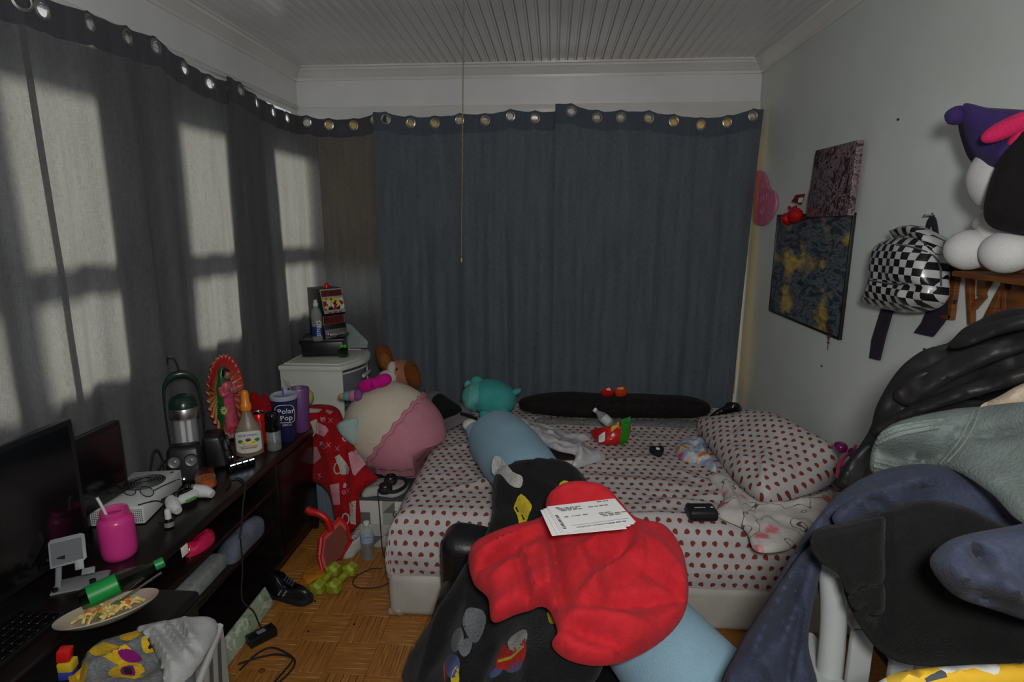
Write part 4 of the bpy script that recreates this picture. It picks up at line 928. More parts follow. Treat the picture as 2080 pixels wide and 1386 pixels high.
def ringp(c, a, b, w_, n=16, rot=0):
    c = np.array(c); e1, e2 = rp.e1*math.cos(rot)+rp.e2*math.sin(rot), -rp.e1*math.sin(rot)+rp.e2*math.cos(rot)
    o_ = [c+e1*a*math.cos(2*PI*i/n)+e2*b*math.sin(2*PI*i/n) for i in range(n+1)]; i_ = [c+e1*(a-w_)*math.cos(2*PI*i/n)+e2*(b-w_)*math.sin(2*PI*i/n) for i in range(n, -1, -1)]
    return o_[:-1]+[o_[-1]+e1*1e-4-e2*4e-4]+[i_[0]-e2*4e-4]+i_[1:]
def stroke(a, b, w_):
    a, b = np.array(a), np.array(b); d = (b-a)/np.linalg.norm(b-a); n = np.cross(rp.n, d)*w_/2; return [a+n, b+n, b-n, a-n]
for pts, m in (([(-0.950, 2.520, 0.421), (-0.920, 2.520, 0.445), (-0.863, 2.520, 0.367), (-0.904, 2.520, 0.303), (-0.918, 2.520, 0.315)], M_pk), ([(-1.157, 2.580, 0.426), (-1.132, 2.580, 0.427), (-1.102, 2.580, 0.366), (-1.149, 2.580, 0.334)], M_pk), ([(-1.027, 2.460, 0.287), (-0.979, 2.460, 0.298), (-0.971, 2.460, 0.189), (-1.009, 2.460, 0.187)], M_pk), ([(-1.145, 2.640, 0.531), (-1.092, 2.640, 0.502), (-1.076, 2.640, 0.481), (-1.096, 2.640, 0.445), (-1.164, 2.640, 0.474)], M_pk), ([(-1.120, 2.700, 0.577), (-1.081, 2.700, 0.563), (-1.092, 2.700, 0.542), (-1.121, 2.700, 0.562)], M_pk),
               ([(-1.018, 2.520, 0.400), (-0.994, 2.520, 0.415), (-0.936, 2.520, 0.342), (-0.942, 2.520, 0.312), (-0.981, 2.520, 0.310), (-0.993, 2.520, 0.350)], M_pw), ([(-1.180, 2.620, 0.542), (-1.150, 2.620, 0.558), (-1.119, 2.620, 0.498), (-1.130, 2.620, 0.477), (-1.155, 2.620, 0.482)], M_pw), ([(-0.922, 2.420, 0.221), (-0.888, 2.420, 0.235), (-0.893, 2.420, 0.113), (-0.918, 2.420, 0.117)], M_pw), ([(-1.211, 2.700, 0.580), (-1.143, 2.700, 0.577), (-1.152, 2.700, 0.556), (-1.203, 2.700, 0.550)], M_pw)): pr('printed_cup', pts, m)
for c, a, b in (((-0.995, 2.500, 0.354), .022, .030), ((-1.174, 2.630, 0.477), .022, .022), ((-0.980, 2.580, 0.481), .016, .026), ((-0.941, 2.420, 0.141), .020, .026)): pr('printed_handle', ringp(c, a, b, .0065), M_pw)
for px in (((-1.114, 2.640, 0.542), .010, 'o'), ((-1.086, 2.580, 0.423), .011, 'o'), ((-0.953, 2.460, 0.252), .009, 'o')): pr('printed_letter', ringp(px[0], px[1], px[1], .003), M_pk)
for a, b in (((-1.089, 2.640, 0.553), (-1.065, 2.640, 0.528)), ((-1.066, 2.640, 0.553), (-1.088, 2.640, 0.525)), ((-1.072, 2.580, 0.444), (-1.052, 2.580, 0.421)), ((-1.053, 2.580, 0.447), (-1.072, 2.580, 0.418)), ((-1.024, 2.560, 0.435), (-1.001, 2.560, 0.413)), ((-1.002, 2.560, 0.439), (-1.021, 2.560, 0.410)), ((-1.115, 2.540, 0.302), (-1.087, 2.540, 0.285)), ((-1.097, 2.540, 0.308), (-1.105, 2.540, 0.272)), ((-0.940, 2.460, 0.270), (-0.923, 2.460, 0.248)), ((-0.923, 2.460, 0.273), (-0.937, 2.460, 0.245))): pr('printed_letter', stroke(a, b, .0035), M_pk)
for c, dy in (((655, 849), 2.65), ((656, 900), 2.59), ((705, 987), 2.47)): pass
for h in ([(-1.132, 2.650, 0.556), (-1.123, 2.650, 0.548), (-1.112, 2.650, 0.556), (-1.108, 2.650, 0.544), (-1.129, 2.650, 0.530)], [(-1.115, 2.590, 0.451), (-1.103, 2.590, 0.444), (-1.091, 2.590, 0.449), (-1.094, 2.590, 0.434), (-1.115, 2.590, 0.423)], [(-0.959, 2.470, 0.289), (-0.952, 2.470, 0.297), (-0.943, 2.470, 0.287), (-0.946, 2.470, 0.270), (-0.960, 2.470, 0.269)]): pr('printed_heart', h, M_pk)
# ---- round white and pink plush (plain, faceless)
M_pl = cloth('cream plush', (206, 196, 178), (188, 178, 160), nap=.25, bs=220, vs=5); M_pp = cloth('pink plush', (196, 134, 146), (176, 112, 126), nap=.25, bs=220, vs=5)
pc = Vector((-.775, 2.70, .475)); ax = Vector((.80, -.10, -.59)).normalized(); up_ = Vector((.1, -1, .25)); up_ = (up_-ax*up_.dot(ax)).normalized(); rt = ax.cross(up_)
MP = Matrix((ax, rt, up_)).transposed().to_4x4(); MP.translation = pc
t = thing('round_plush', 'big round plush cushion, cream above and pink below, with striped horn', 'plush', (pc.x, pc.y, pc.z-.22))
S_ = (.265, .225, .20)
def half(lo, hi):
    v, f = [], []; n, m = 40, 16
    for j in range(m+1):
        x = lo+(hi-lo)*j/m; r_ = math.sqrt(max(0, 1-abs(x)**2.3))
        for i in range(n): a = 2*PI*i/n; v.append((x*S_[0], r_*math.cos(a)*S_[1], r_*math.sin(a)*S_[2]))
    for j in range(m):
        for i in range(n): k_ = (i+1) % n; f.append((j*n+i, j*n+k_, (j+1)*n+k_, (j+1)*n+i))
    f += [tuple(range(n)), tuple(m*n+i for i in range(n))]
    return Geo([MP @ Vector(p) for p in v], f)
W = lambda g_: Geo([MP @ Vector(p) for p in g_.v], g_.f, g_.uv)
def pp(nm, g_, m, par=None): o = obj(nm, g_, m, None, seat=False); under(t, o); return o
def rest(x, y, z):
    """the plush is squashed against the mattress edge and the rag-covered box below it"""
    if x > -.648 and z < .446:
        if x+.648 < .446-z: x = -.648
        else: z = .446
    if -.89 < x < -.64 and 2.40 < y < 2.66 and z < .292: z = .292
    if -.89 < x < -.64 and y < 2.56 and z < .338: z = .338
    return (x, y, z)
pp('cream_top', half(-1, .02).mp(rest), M_pl); pp('pink_base', half(.02, 1).mp(rest), M_pp)
rf = [(.004+.005*math.sin(i*1.3), (S_[1]*.995+.004)*math.cos(2*PI*i/96), (S_[2]*.995+.004)*math.sin(2*PI*i/96)) for i in range(96)]
pp('ruffle_seam', W(tube(rf, [.009+.004*math.sin(i*1.3)**2 for i in range(96)], 8, 1, True)).mp(rest), M_pp)
M_h = [cloth(n, c, nap=.2) for n, c in (('butter plush', (206, 172, 96)), ('sky plush', (110, 168, 178)), ('rose plush', (206, 130, 160)), ('lilac plush', (150, 90, 160)))]
hp0, hp1 = Vector((-0.917, 2.640, 0.675)), Vector((-1.027, 2.640, 0.665)); hd = (hp1-hp0)
for i, (r_, m) in enumerate(((.034, M_h[3]), (.030, M_h[2]), (.024, M_h[1]), (.018, M_h[0]))):
    a, b = hp0+hd*(i*.27-.05), hp0+hd*(i*.27+.27); pp('horn_band', tube([a, (a+b)/2, b], [r_*.86, r_, r_*.8], 16, 4) if i < 3 else tube([a, (a+b)/2, b], [r_, r_*.9, r_*.3], 16, 5), m)
M_ear = cloth('pastel tie-dye plush', (190, 196, 184), (120, 168, 170), nap=.2, vs=18)
e0, e1, e2 = Vector((-0.911, 2.550, 0.588)), Vector((-0.926, 2.540, 0.456)), Vector((-1.016, 2.550, 0.546))
pu, _ = puff('ear', [e0, (e0+e1)/2+Vector((.012, 0, 0)), e1, (e1+e2)/2+Vector((-.012, 0, -.01)), e2, (e0+e2)/2+Vector((-.01, 0, .012))], (.1, -1, .2), M_ear, None, None, parent=t, t=.022, edge=.04, back=1, cr_amp=0); pu.matrix_parent_inverse = Matrix.Translation(-Vector(t.location))
M_mag2 = cloth('magenta plush', (206, 20, 140), (180, 10, 120), nap=.2)
b0 = Vector((-0.842, 2.620, 0.744))
for s in (-1, 1): pp('bow_loop', ell(b0+Vector((s*.036, 0, s*.012)), (.046, .030, .030), (0, R(-20), 0), p=2.4), M_mag2)
pp('bow_knot', ell(b0+Vector((.004, -.022, .002)), (.020, .018, .024)), M_mag2)
# ---- puppy plush
M_tan = cloth('tan fur', (176, 120, 92), (146, 92, 66), nap=.9, bs=90); M_brn = cloth('brown fur', (126, 72, 26), (88, 46, 16), nap=1, bs=90); M_wf = cloth('white fur', (206, 202, 192), (180, 174, 160), nap=.9, bs=90)
pc = Vector((-0.874, 3.180, 0.638))
t = thing('puppy_plush', 'brown and white puppy plush behind the round cream plush', 'plush', (pc.x, pc.y, .501))
def q_(nm, g_, m): under(t, obj(nm, g_, m, None, seat=False))
hz = pc.z
q_('body', ell((pc.x+.01, pc.y+.04, .60), (.10, .09, .10)), M_tan); q_('head', ell(pc, (.092, .085, .085)), M_tan)
q_('muzzle', ell(pc+Vector((-.050, -.070, -.005)), (.056, .045, .046)), M_wf); q_('blaze', ell(pc+Vector((-.030, -.045, .030)), (.030, .045, .055)), M_wf)
q_('nose', ell(pc+Vector((-.072, -.112, .008)), (.016, .010, .013)), M_blk)
for dx, dz in ((-.082, .046), (.004, .046)): q_('eye', ell(pc+Vector((dx, -.078+abs(dx+.037)*.1, dz)), (.006, .005, .007), n=12, m=8), M_blkg)
ea = Vector((-0.951, 3.160, 0.735)); q_('ear', ell(ea, (.046, .028, .078), (0, R(-12), R(10)), p=2.3), M_brn); eb = Vector((-0.784, 3.120, 0.650)); q_('ear', ell(eb, (.042, .026, .082), (0, R(-14), R(20)), p=2.3), M_brn)
q_('ear_lining', ell(ea+Vector((.008, -.020, -.012)), (.030, .016, .052), (0, R(-12), R(10))), cloth('ginger lining', (150, 92, 40), nap=.8, bs=90))
for s in (-1, 1): q_('paw', ell((pc.x+s*.06, pc.y-.05, .535), (.035, .05, .033)), M_wf)
# ---- headphones on the patterned box
M_geo, g = base('grey triangle print', (150, 150, 146), .85); v = g.co('Object', (1, 1, 1)); s_ = g.sep(v)
u = g.m('MULTIPLY', g.m('ADD', s_[0], s_[1]), 17.0); w1 = g.m('MULTIPLY', s_[2], 17.0)
fx, fy = g.m('FRACT', u), g.m('FRACT', w1); tri = g.m('GREATER_THAN', fx, fy); hsh = g.m('FRACT', g.m('MULTIPLY', g.m('SINE', g.m('ADD', g.m('MULTIPLY', g.m('FLOOR', u), 12.9), g.m('ADD', g.m('MULTIPLY', g.m('FLOOR', w1), 78.2), g.m('MULTIPLY', tri, 37.7)))), 437.5))
g.l.new(g.ramp(hsh, [(0, (196, 196, 190)), (.35, (150, 152, 148)), (.6, (96, 98, 98)), (.8, (176, 176, 172))], True), g.b.inputs['Base Color'])
t = thing('fabric_box', 'fabric storage box with grey triangle print between blanket and bed', 'box', (-.765, 2.53, 0))
for nm, a in (('front_panel', bx(-.115, .115, -.11, -.104, 0, .235, .002)), ('back_panel', bx(-.115, .115, .104, .11, 0, .235, .002)), ('side_panel', bx(-.115, -.109, -.103, .103, 0, .235, .002)), ('side_panel', bx(.109, .115, -.103, .103, 0, .235, .002)), ('lid', bx(-.118, .118, -.113, .113, .236, .25, .004))): obj(nm, a, M_geo if nm != 'lid' else plain('charcoal lid', (62, 68, 68), .8), t)
obj('grommet_ring', tube([(.06+.017*math.cos(a*PI/10), -.112, .17+.017*math.sin(a*PI/10)) for a in range(20)], .003, 8, 1, True), M_sil, t)
puff('white_rag', [(-.87, 2.43, .2515), (-.80, 2.44, .2515), (-.72, 2.43, .2515), (-.68, 2.50, .2515), (-.70, 2.60, .2515), (-.80, 2.62, .2515), (-.88, 2.56, .2515)], (0, -.3, 1), cloth('white rag', (186, 188, 184), (150, 152, 148), nap=.2), 'white rag spread over the triangle print box', 'rag', t=.022, edge=.04, back=0, cr_amp=.010, cr_sc=22)
hp = (-0.731, 2.394, 0.285)
t = thing('headphones', 'black over-ear headphones on the white rag', 'headphones', (hp[0]-.02, 2.455, .279), (0, 0, R(-90)))
t.scale = (.8, .8, .8)
for s in (-1, 1): c_ = obj('ear_cup', ell((s*.055, 0, .028), (.042, .038, .024), p=2.6), M_blkm, t); obj('cushion', tube([(s*.055+.026*math.cos(a*PI/8), .024*math.sin(a*PI/8), .050) for a in range(16)], .011, 8, 2, True), M_blk, c_)
obj('headband', tube([(-.090, .0, .03), (-.085, .07, .03), (0, .105, .03), (.085, .07, .03), (.090, 0, .03)], .010, 8, 5), M_blkm, t)
cable('headphone_cable', [(-.79, 2.425, .290), (-.785, 2.405, .270), (-.78, 2.40, .20), (-.775, 2.39, .10), (-.76, 2.36, .006), (-.71, 2.28, .004), (-.66, 2.20, .004), (-.70, 2.12, .004), (-.80, 2.11, .004), (-.83, 2.17, .004), (-.78, 2.24, .004), (-.73, 2.24, .008)], .0026, M_ink, 'thin dark cable hanging from the headphones onto the parquet')
# ---- dumbbells
M_lime = plain('lime vinyl', (150, 160, 30), .55, var=.1, vs=30, bump=.1, bs=200, c2=(120, 130, 40))
def dumbbell(a, b, label):
    a, b = Vector(a), Vector(b); d = b-a; L = d.length; rz = math.atan2(d.y, d.x)
    t = thing('dumbbell', label, 'dumbbell', ((a+b)/2*1)[:2]+(0,), (0, 0, rz), 'lime dumbbells on the parquet')
    for s in (-1, 1): obj('head', lathe([(.020, -.026), (.033, -.016), (.033, .016), (.020, .026)], 6).tf((0, 0, 0), (0, R(90), 0)).tf((s*L/2, 0, .0287)), M_lime, t, auto=20)
    obj('handle', lathe([(.013, -L/2), (.015, 0), (.013, L/2)], 16).tf((0, 0, 0), (0, R(90), 0)).tf((0, 0, .0287)), M_lime, t)
dumbbell((-0.946, 2.062, 0.030), (-0.926, 2.184, 0.030), 'lime green hex dumbbell touching the orange cloth'); dumbbell((-0.882, 2.073, 0.030), (-0.855, 2.193, 0.030), 'lime green hex dumbbell lying on the open parquet side')
# ---- dustpan leaning on the stand end
M_dp = plain('red dustpan plastic', (186, 20, 20), .4); M_dpd = plain('dusty red', (120, 30, 26), .8, c2=(90, 60, 40), vs=60)
t = thing('dustpan', 'red dustpan with curved handle leaning upright by the dumbbells', 'dustpan', (-0.964, 2.227, 0.000))
pan = [(-1.004, 2.260, 0.134), (-0.942, 2.330, 0.195), (-0.912, 2.330, 0.152), (-0.875, 2.270, 0.116), (-0.921, 2.250, 0.043), (-0.979, 2.195, 0.016), (-0.999, 2.215, 0.073)]
o = obj('pan', slab(pan, .03, (0, 1, 0), .006), M_dp, None, seat=False); under(t, o)
pc_ = sum([Vector(p_) for p_ in pan], Vector())/len(pan); under(t, obj('dusty_floor', slab([pc_+(Vector(p_)-pc_)*.80+Vector((.012, -.012, 0)) for p_ in pan], .004, (0, 1, 0)), M_dpd, None, seat=False))
for i in range(len(pan)-1): 
    if i not in (4,): under(t, obj('pan_wall', tube([pan[i], pan[i+1]], .008, 8, 1), M_dp, None, seat=False))
under(t, obj('pan_wall', tube([pan[-1], pan[0]], .011, 8, 1), M_dp, None, seat=False))
under(t, obj('handle', tube([(-0.970, 2.290, 0.153), (-0.984, 2.290, 0.205), (-1.018, 2.290, 0.233), (-1.053, 2.290, 0.241), (-1.075, 2.290, 0.254)], [.016, .015, .016, .018, .014], 12, 5).mp(lambda x, y, z: (x, y, z)), M_dp, None, seat=False))
# ---- orange cloth, water bottle, trainer, black shoe, floral folder, adapter
puff('orange_cloth', [(-1.062, 2.167, 0.002), (-1.045, 2.219, 0.002), (-1.000, 2.244, 0.002), (-0.953, 2.200, 0.002), (-0.971, 2.145, 0.002), (-1.021, 2.121, 0.002)], (0, 0, 1), cloth('orange duster', (206, 130, 24), nap=.4), 'small orange cloth lying next to the dumbbells', 'cloth', t=.012, edge=.03, back=0, cr_amp=.008, cr_sc=30, step=.009)
p = (-0.822, 2.333, 0.000)
t = thing('small_water_bottle', 'clear ribbed water bottle with pale blue label standing on the parquet', 'bottle', (p[0], p[1], 0))
pf = [(.026, 0), (.030, .004)]+[(.0305-.002*(i % 2), .012+.009*i) for i in range(7)]+[(.0305, .085), (.0305, .115), (.026, .135), (.013, .155), (.013, .165)]
obj('bottle_body', lathe(pf, 26), M_glass, t); obj('water', lathe([(.027, .004), (.0285, .01), (.0285, .075), (.001, .076)], 24), glass('bottled water', (220, 226, 226), .02, .75), t)
obj('label', lathe([(.0312, .086), (.0312, .112)], 26, cap=False), plain('pale blue label', (150, 170, 205), .4), t); obj('cap', lathe([(.0145, .163), (.0145, .178), (.012, .18)], 20), M_wht, t)
def shoe(nm, label, loc, rz, up, sole, lace, L=.24, acc=None):
    t = thing(nm, label, 'shoe', loc, (0, 0, rz))
    ol = [(-.5, -.12), (-.48, .10), (-.2, .13), (.1, .14), (.36, .17), (.49, .08), (.5, -.02), (.4, -.15), (.1, -.15), (-.2, -.12)]
    ol = [(x*L, y*L) for x, y in cr([(*p_,) for p_ in ol], 3, True)]
    obj('sole', prism(ol, .024, .004), sole, t)
    def f(u, v):
        a = 2*PI*u; k_ = v; x0 = .49*math.cos(a); y0 = .135*math.sin(a); h = (.045+.05*(.5-.5*math.tanh((x0+.08)*9)))*math.sin(min(1, k_*1.2)*PI/2)
        s_ = 1-.42*k_**2.2; xx = x0*s_-.03*k_ if k_ < 1 else x0*.5
        return (xx*L, y0*s_*L, .02+h*L/.24)
    obj('upper', gridsurf(f, 36, 10), up, t); obj('tongue', box((.02*L, 0, .072), (.30*L, .09*L, .012), (0, R(18), 0), .004), up, t)
    for i in range(4): obj('lace', tube([(.14*L-i*.05*L, -.06*L, .070+.006*i), (.16*L-i*.05*L, 0, .080+.006*i), (.14*L-i*.05*L, .06*L, .070+.006*i)], .0028, 6, 3), lace, t)
    if acc:
        for i in range(2): obj('side_stripe', tube([(-.1*L+.1*i*L, -.128*L, .03), (-.02*L+.1*i*L, -.118*L, .055)], .004, 6, 1), acc, t)
    return t
p = (-1.045, 2.024, 0.000); shoe('black_shoe', 'black lace-up shoe lying against the stand front', (p[0]-.01, p[1]-.0, 0), R(-12), plain('black leather', (20, 20, 24), .35), M_blkm, cloth('blue grey lace', (70, 82, 104)), .22, M_grey)
p = (-0.932, 2.386, 0.000); shoe('white_trainer', 'white trainer with pink marks between dustpan and water bottle', (p[0]+.035, p[1]+.025, 0), R(250), cloth('white canvas', (206, 200, 192), (186, 180, 172)), M_whtd, M_grey, .20, plain('pink stripe', (190, 40, 90), .5))
M_flo, g = base('floral print', (170, 186, 160), .6); v = g.co('Object'); a_ = g.vor(v, 26, 'Color'); b_ = g.noise(v, 45, 3)
g.l.new(g.mix(g.rng(b_, .45, .5), g.ramp(a_, [(0, (120, 150, 110)), (.4, (196, 200, 186)), (.65, (190, 120, 130)), (.85, (130, 120, 150))], True), lin((150, 170, 140))), g.b.inputs['Base Color'])
one('floral_folder', slab([(-1.100, 1.98, .004), (-1.130, 1.98, .075), (-1.130, 1.63, .075), (-1.100, 1.63, .004)], .010, (1, 0, .5), .002), M_flo, 'slim folder with floral print leaning on the stand front', 'folder')
t = thing('power_adapter', 'black power adapter brick on the parquet beside the floral folder', 'adapter', ((-1.044, 1.786, 0.000)), (0, 0, R(50)))
obj('brick', box((0, 0, .018), (.10, .05, .034), bev=.006), M_blk, t); obj('rating_label', box((0, 0, .0354), (.03, .02, .0006)), M_grey, t)
cable('floor_cable', [(-1.044, 1.634, 0.004), (-1.026, 1.709, 0.004), (-0.993, 1.745, 0.004), (-0.945, 1.734, 0.004), (-0.886, 1.700, 0.004), (-0.869, 1.669, 0.004), (-0.873, 1.629, 0.004), (-0.892, 1.581, 0.004), (-0.929, 1.522, 0.004)], .0035, M_blkm, 'black cable looping across the parquet next to the basket')
cable('adapter_cable', [(-1.063, 1.659, 0.005), (-1.016, 1.690, 0.005), (-0.956, 1.713, 0.005), (-0.891, 1.696, 0.011), (-0.882, 1.669, 0.011), (-0.892, 1.616, 0.010), (-0.908, 1.562, 0.005)], .0035, M_blkm, 'second black cable crossing the loop on the parquet')
cable('hanging_cable', [(-1.13, 1.86, .36), (-1.128, 1.85, .25), (-1.124, 1.82, .14), (-1.085, 1.82, .09), (-1.065, 1.82, .03), (-1.05, 1.818, .018)], .003, M_blkm, 'black cable hanging down the stand front to the adapter')
# ---- crumbs on the parquet
for i, (q, lb) in enumerate((((-0.892, 1.839, 0.000), 'dark crumb on the bare parquet by the adapter'), ((-0.734, 1.890, 0.000), 'dark crumb on the parquet between dumbbells and bed corner'), ((-0.938, 2.013, 0.000), 'dark crumb just below the lime dumbbell heads'), ((-0.969, 1.640, 0.000), 'reddish bottle top inside the black cable loop'))):
    r_ = .005 if i < 3 else .010
    one('floor_crumb' if i < 3 else 'bottle_top', lathe([(r_, 0), (r_, r_*.4), (r_*.5, r_*.7)], 7 if i < 3 else 14, (q[0], q[1], .0006)), M_blkm if i < 3 else plain('rust cap', (120, 50, 24), .5), lb, 'crumb' if i < 3 else 'cap', 'crumbs on the floor' if i < 3 else None)
# ================================================================ BED
def straw(name, ground=(190, 186, 185), sp=.040):
    m, g = base(name, ground, .9); v = g.co('UV', (1/sp, 1/sp, 1)); s_ = g.sep(v)
    row = g.m('FLOOR', s_[1]); x = g.m('ADD', s_[0], g.m('MULTIPLY', g.m('MODULO', row, 2.0), .5)); cellx = g.m('FLOOR', x)
    h = g.m('FRACT', g.m('MULTIPLY', g.m('SINE', g.m('ADD', g.m('MULTIPLY', cellx, 12.99), g.m('MULTIPLY', row, 78.23))), 43.758))
    lx, ly = g.m('SUBTRACT', g.m('FRACT', x), .5), g.m('SUBTRACT', g.m('FRACT', s_[1]), .5)
    a = g.m('MULTIPLY', g.m('SUBTRACT', h, .5), 2.4); ca, sa = g.m('COSINE', a), g.m('SINE', a)
    rx = g.m('SUBTRACT', g.m('MULTIPLY', lx, ca), g.m('MULTIPLY', ly, sa)); ry = g.m('ADD', g.m('MULTIPLY', lx, sa), g.m('MULTIPLY', ly, ca))
    wd = g.m('MULTIPLY_ADD', ry, .35, .215)
    d = g.m('ADD', g.m('POWER', g.m('ABSOLUTE', g.m('DIVIDE', rx, wd)), 2.0), g.m('POWER', g.m('ABSOLUTE', g.m('DIVIDE', ry, .27)), 2.0))
    berry = g.m('LESS_THAN', d, 1.0); leaf = g.m('GREATER_THAN', ry, .13)
    bc = g.mix(leaf, lin((138, 52, 48)), lin((84, 74, 46)))
    n1 = g.noise(g.co('Object'), 3, 3)
    gr = g.mix(g.rng(n1, .3, .7), lin(ground), lin(tuple(k_*.94 for k_ in ground)))
    g.l.new(g.mix(berry, gr, bc), g.b.inputs['Base Color']); g.b.inputs['Specular IOR Level'].default_value = .2
    g.bump(g.noise(g.co('Object'), 380, 2), .1, .002); return m
M_st = straw('strawberry print cotton')
BX0, BX1, BY0, BY1, BZ = -.605, 1.185, 1.955, 3.34, .42
t = thing('bed', 'low double bed in a strawberry print sheet on a worn white box spring', 'bed', (.29, 2.65, 0))
def bedp(nm, g_, m): return under(t, obj(nm, g_, m, None, seat=False, auto=60))
M_bs = plain('worn white vinyl', (172, 170, 162), .7, var=.08, vs=5, bump=.15, bs=30)
bedp('box_spring', bx(BX0-.012, BX1, BY0-.012, BY1, 0, .178, .03, 4), M_bs)
bedp('mattress', bx(BX0+.012, BX1-.005, BY0+.012, BY1-.005, .18, BZ-.014, .05, 4), plain('mattress ticking', (200, 196, 188), .9))
bedp('corner_guard', bx(BX0-.0155, BX0+.05, BY0-.0155, BY0+.05, .002, .035, .012, 3), plain('scuffed beige corner', (176, 168, 150), .6, c2=(110, 80, 60), vs=50))
def prof(s_, H, r_):
    """unrolled distance from hem -> (inset, depth below top)"""
    vert = H-r_; arc = PI*r_/2
    if s_ < vert: return -.014*math.sin(PI*s_/vert), H-s_
    if s_ < vert+arc: a = (s_-vert)/r_; return r_*(1-math.cos(a)), r_*(1-math.sin(a))
    return r_+(s_-vert-arc), 0
H_ = BZ-.172; r0 = .075; LS = (H_-r0)+PI*r0/2+(BX1-BX0-r0); LT = (H_-r0)+PI*r0/2+(BY1-BY0-r0)
def ridge(x, y, x0, y0, x1, y1, w_, a):
    dx, dy = x1-x0, y1-y0; k_ = max(0, min(1, ((x-x0)*dx+(y-y0)*dy)/(dx*dx+dy*dy))); d = math.hypot(x-x0-k_*dx, y-y0-k_*dy); return a*math.exp(-(d/w_)**2)*(1-.6*abs(2*k_-1)**3)
RDG = [(.35, 2.10, .75, 2.22, .03, .012), (.40, 2.20, .80, 2.14, .02, -.010), (.30, 2.02, .62, 2.04, .02, .010), (.15, 2.35, .55, 2.30, .03, .012), (.2, 2.5, .6, 2.62, .03, .010), (-.45, 2.15, -.2, 2.3, .025, .010), (-.4, 2.45, -.25, 2.2, .025, .010), (.55, 2.45, .75, 2.2, .025, .012), (-.5, 2.6, -.3, 2.8, .03, .008)]
def sheet(u, v):
    s_, q = u*LS, v*LT; ix, hx = prof(s_, H_, r0); iy, hy = prof(q, H_, r0)
    h = (hx**5+hy**5)**.2; x, y = BX0+ix, BY0+iy
    side = max(0, 1-h/.02)
    w_ = .006*nz(x*5, y*9, 2)+.0035*nz(x*14, y*22, 5)+.005*abs(nz(x*3+2, y*16, 8))
    for rr in RDG: w_ += ridge(x, y, *rr)
    z = BZ-h+w_*(.3+.7*side)
    if hy > .03: y -= .006*nz(x*9, z*16, 3)+.004*abs(nz(x*4, z*30, 6))
    if hx > .03: x -= .008*nz(y*9, z*12, 4)
    if h > H_-.03: z += .008*nz(x*5+y*5, 1, 9)
    return (x, y, z)
bedp('fitted_sheet', gridsurf(sheet, 190, 160, lambda u, v: (u*LS, v*LT)), M_st)
# ---- long black fur bolster, its speckled throw
M_fur = cloth('black fur', (34, 28, 28), (14, 11, 12), nap=1.0, bs=70, vs=30)
def bol(x, y, z):
    k_ = 1-.10*nz(x*3, y*2, z*2); return (x, y*k_, z*k_)
g_ = ell((.35, 3.16, .484), (.535, .10, .056), p=3.2, n=40, m=24)
g_ = g_.mp(lambda x, y, z: (x, y+.012*nz(x*6, z*9), z+.010*nz(x*5, y*8, 3)))
one('fur_bolster', g_, M_fur, 'long black fur bolster lying along the back of the bed', 'bolster')
puff('speckled_throw', [(-.05, 3.00, .424), (.3, 2.985, .424), (.85, 3.00, .424), (.87, 3.055, .424), (.3, 3.06, .424), (-.05, 3.055, .424)], (0, 0, 1), cloth('black white speckle', (150, 150, 150), (16, 16, 16), nap=1, bs=260, vs=150), 'narrow speckled black and white throw in front of the fur bolster', 'throw', t=.012, edge=.03, back=0, cr_amp=.006, cr_sc=20)
# ---- pillow
M_st2 = straw('strawberry print pillowcase', sp=.036)
puff('bed_pillow', [(0.759, 2.926, 0.450), (0.866, 2.843, 0.530), (1.027, 2.703, 0.600), (1.111, 2.467, 0.600), (1.180, 2.338, 0.560), (1.137, 2.258, 0.470), (0.948, 2.169, 0.435), (0.829, 2.138, 0.430), (0.779, 2.294, 0.430), (0.762, 2.591, 0.435)], (-.35, -.45, .85), M_st2, 'plump strawberry print pillow against the side wall', 'pillow', t=.085, edge=.13, back=.35, cr_amp=.007, cr_sc=10, step=.014,
     folds=[((0.760, 2.707, 0.500), (0.819, 2.315, 0.520), .02, .014), ((0.817, 2.147, 0.450), (0.919, 2.373, 0.520), .015, .012), ((0.851, 2.714, 0.550), (0.820, 2.458, 0.550), .015, -.012), ((1.044, 2.403, 0.600), (0.915, 2.159, 0.550), .02, .008)])
# ---- blossom print cloth
M_blo, g = base('blossom print cotton', (200, 196, 190), .9); v = g.co('UV'); d1 = g.vor(v, 11); d2 = g.noise(v, 60, 3); st_ = g.m('LESS_THAN', g.m('ABSOLUTE', g.m('SUBTRACT', g.noise(v, 7, 2), .5)), .006)
c_ = g.mix(g.rng(g.m('ADD', d1, g.m('MULTIPLY', g.m('SUBTRACT', d2, .5), .35)), .34, .16), lin((202, 196, 190)), lin((206, 110, 120)))
g.l.new(g.mix(st_, c_, lin((90, 80, 76))), g.b.inputs['Base Color'])
puff('blossom_cloth', [(0.673, 2.364, 0.436), (0.748, 2.326, 0.436), (0.807, 2.113, 0.436), (0.979, 2.153, 0.436), (1.128, 2.239, 0.436), (1.035, 2.071, 0.436), (0.841, 1.853, 0.436), (0.770, 1.793, 0.436), (0.680, 1.787, 0.436), (0.686, 1.922, 0.436), (0.616, 2.023, 0.436), (0.683, 2.165, 0.436)], (0, 0, 1), M_blo, 'white cloth with pink blossom print below the pillow', 'cloth', t=.016, edge=.04, back=0, cr_amp=.008, cr_sc=14,
     folds=[((0.718, 2.289, 0.430), (0.688, 1.884, 0.430), .012, .014), ((0.772, 2.270, 0.430), (0.745, 1.856, 0.430), .010, -.010), ((0.819, 2.067, 0.430), (1.021, 2.120, 0.430), .012, .010)])
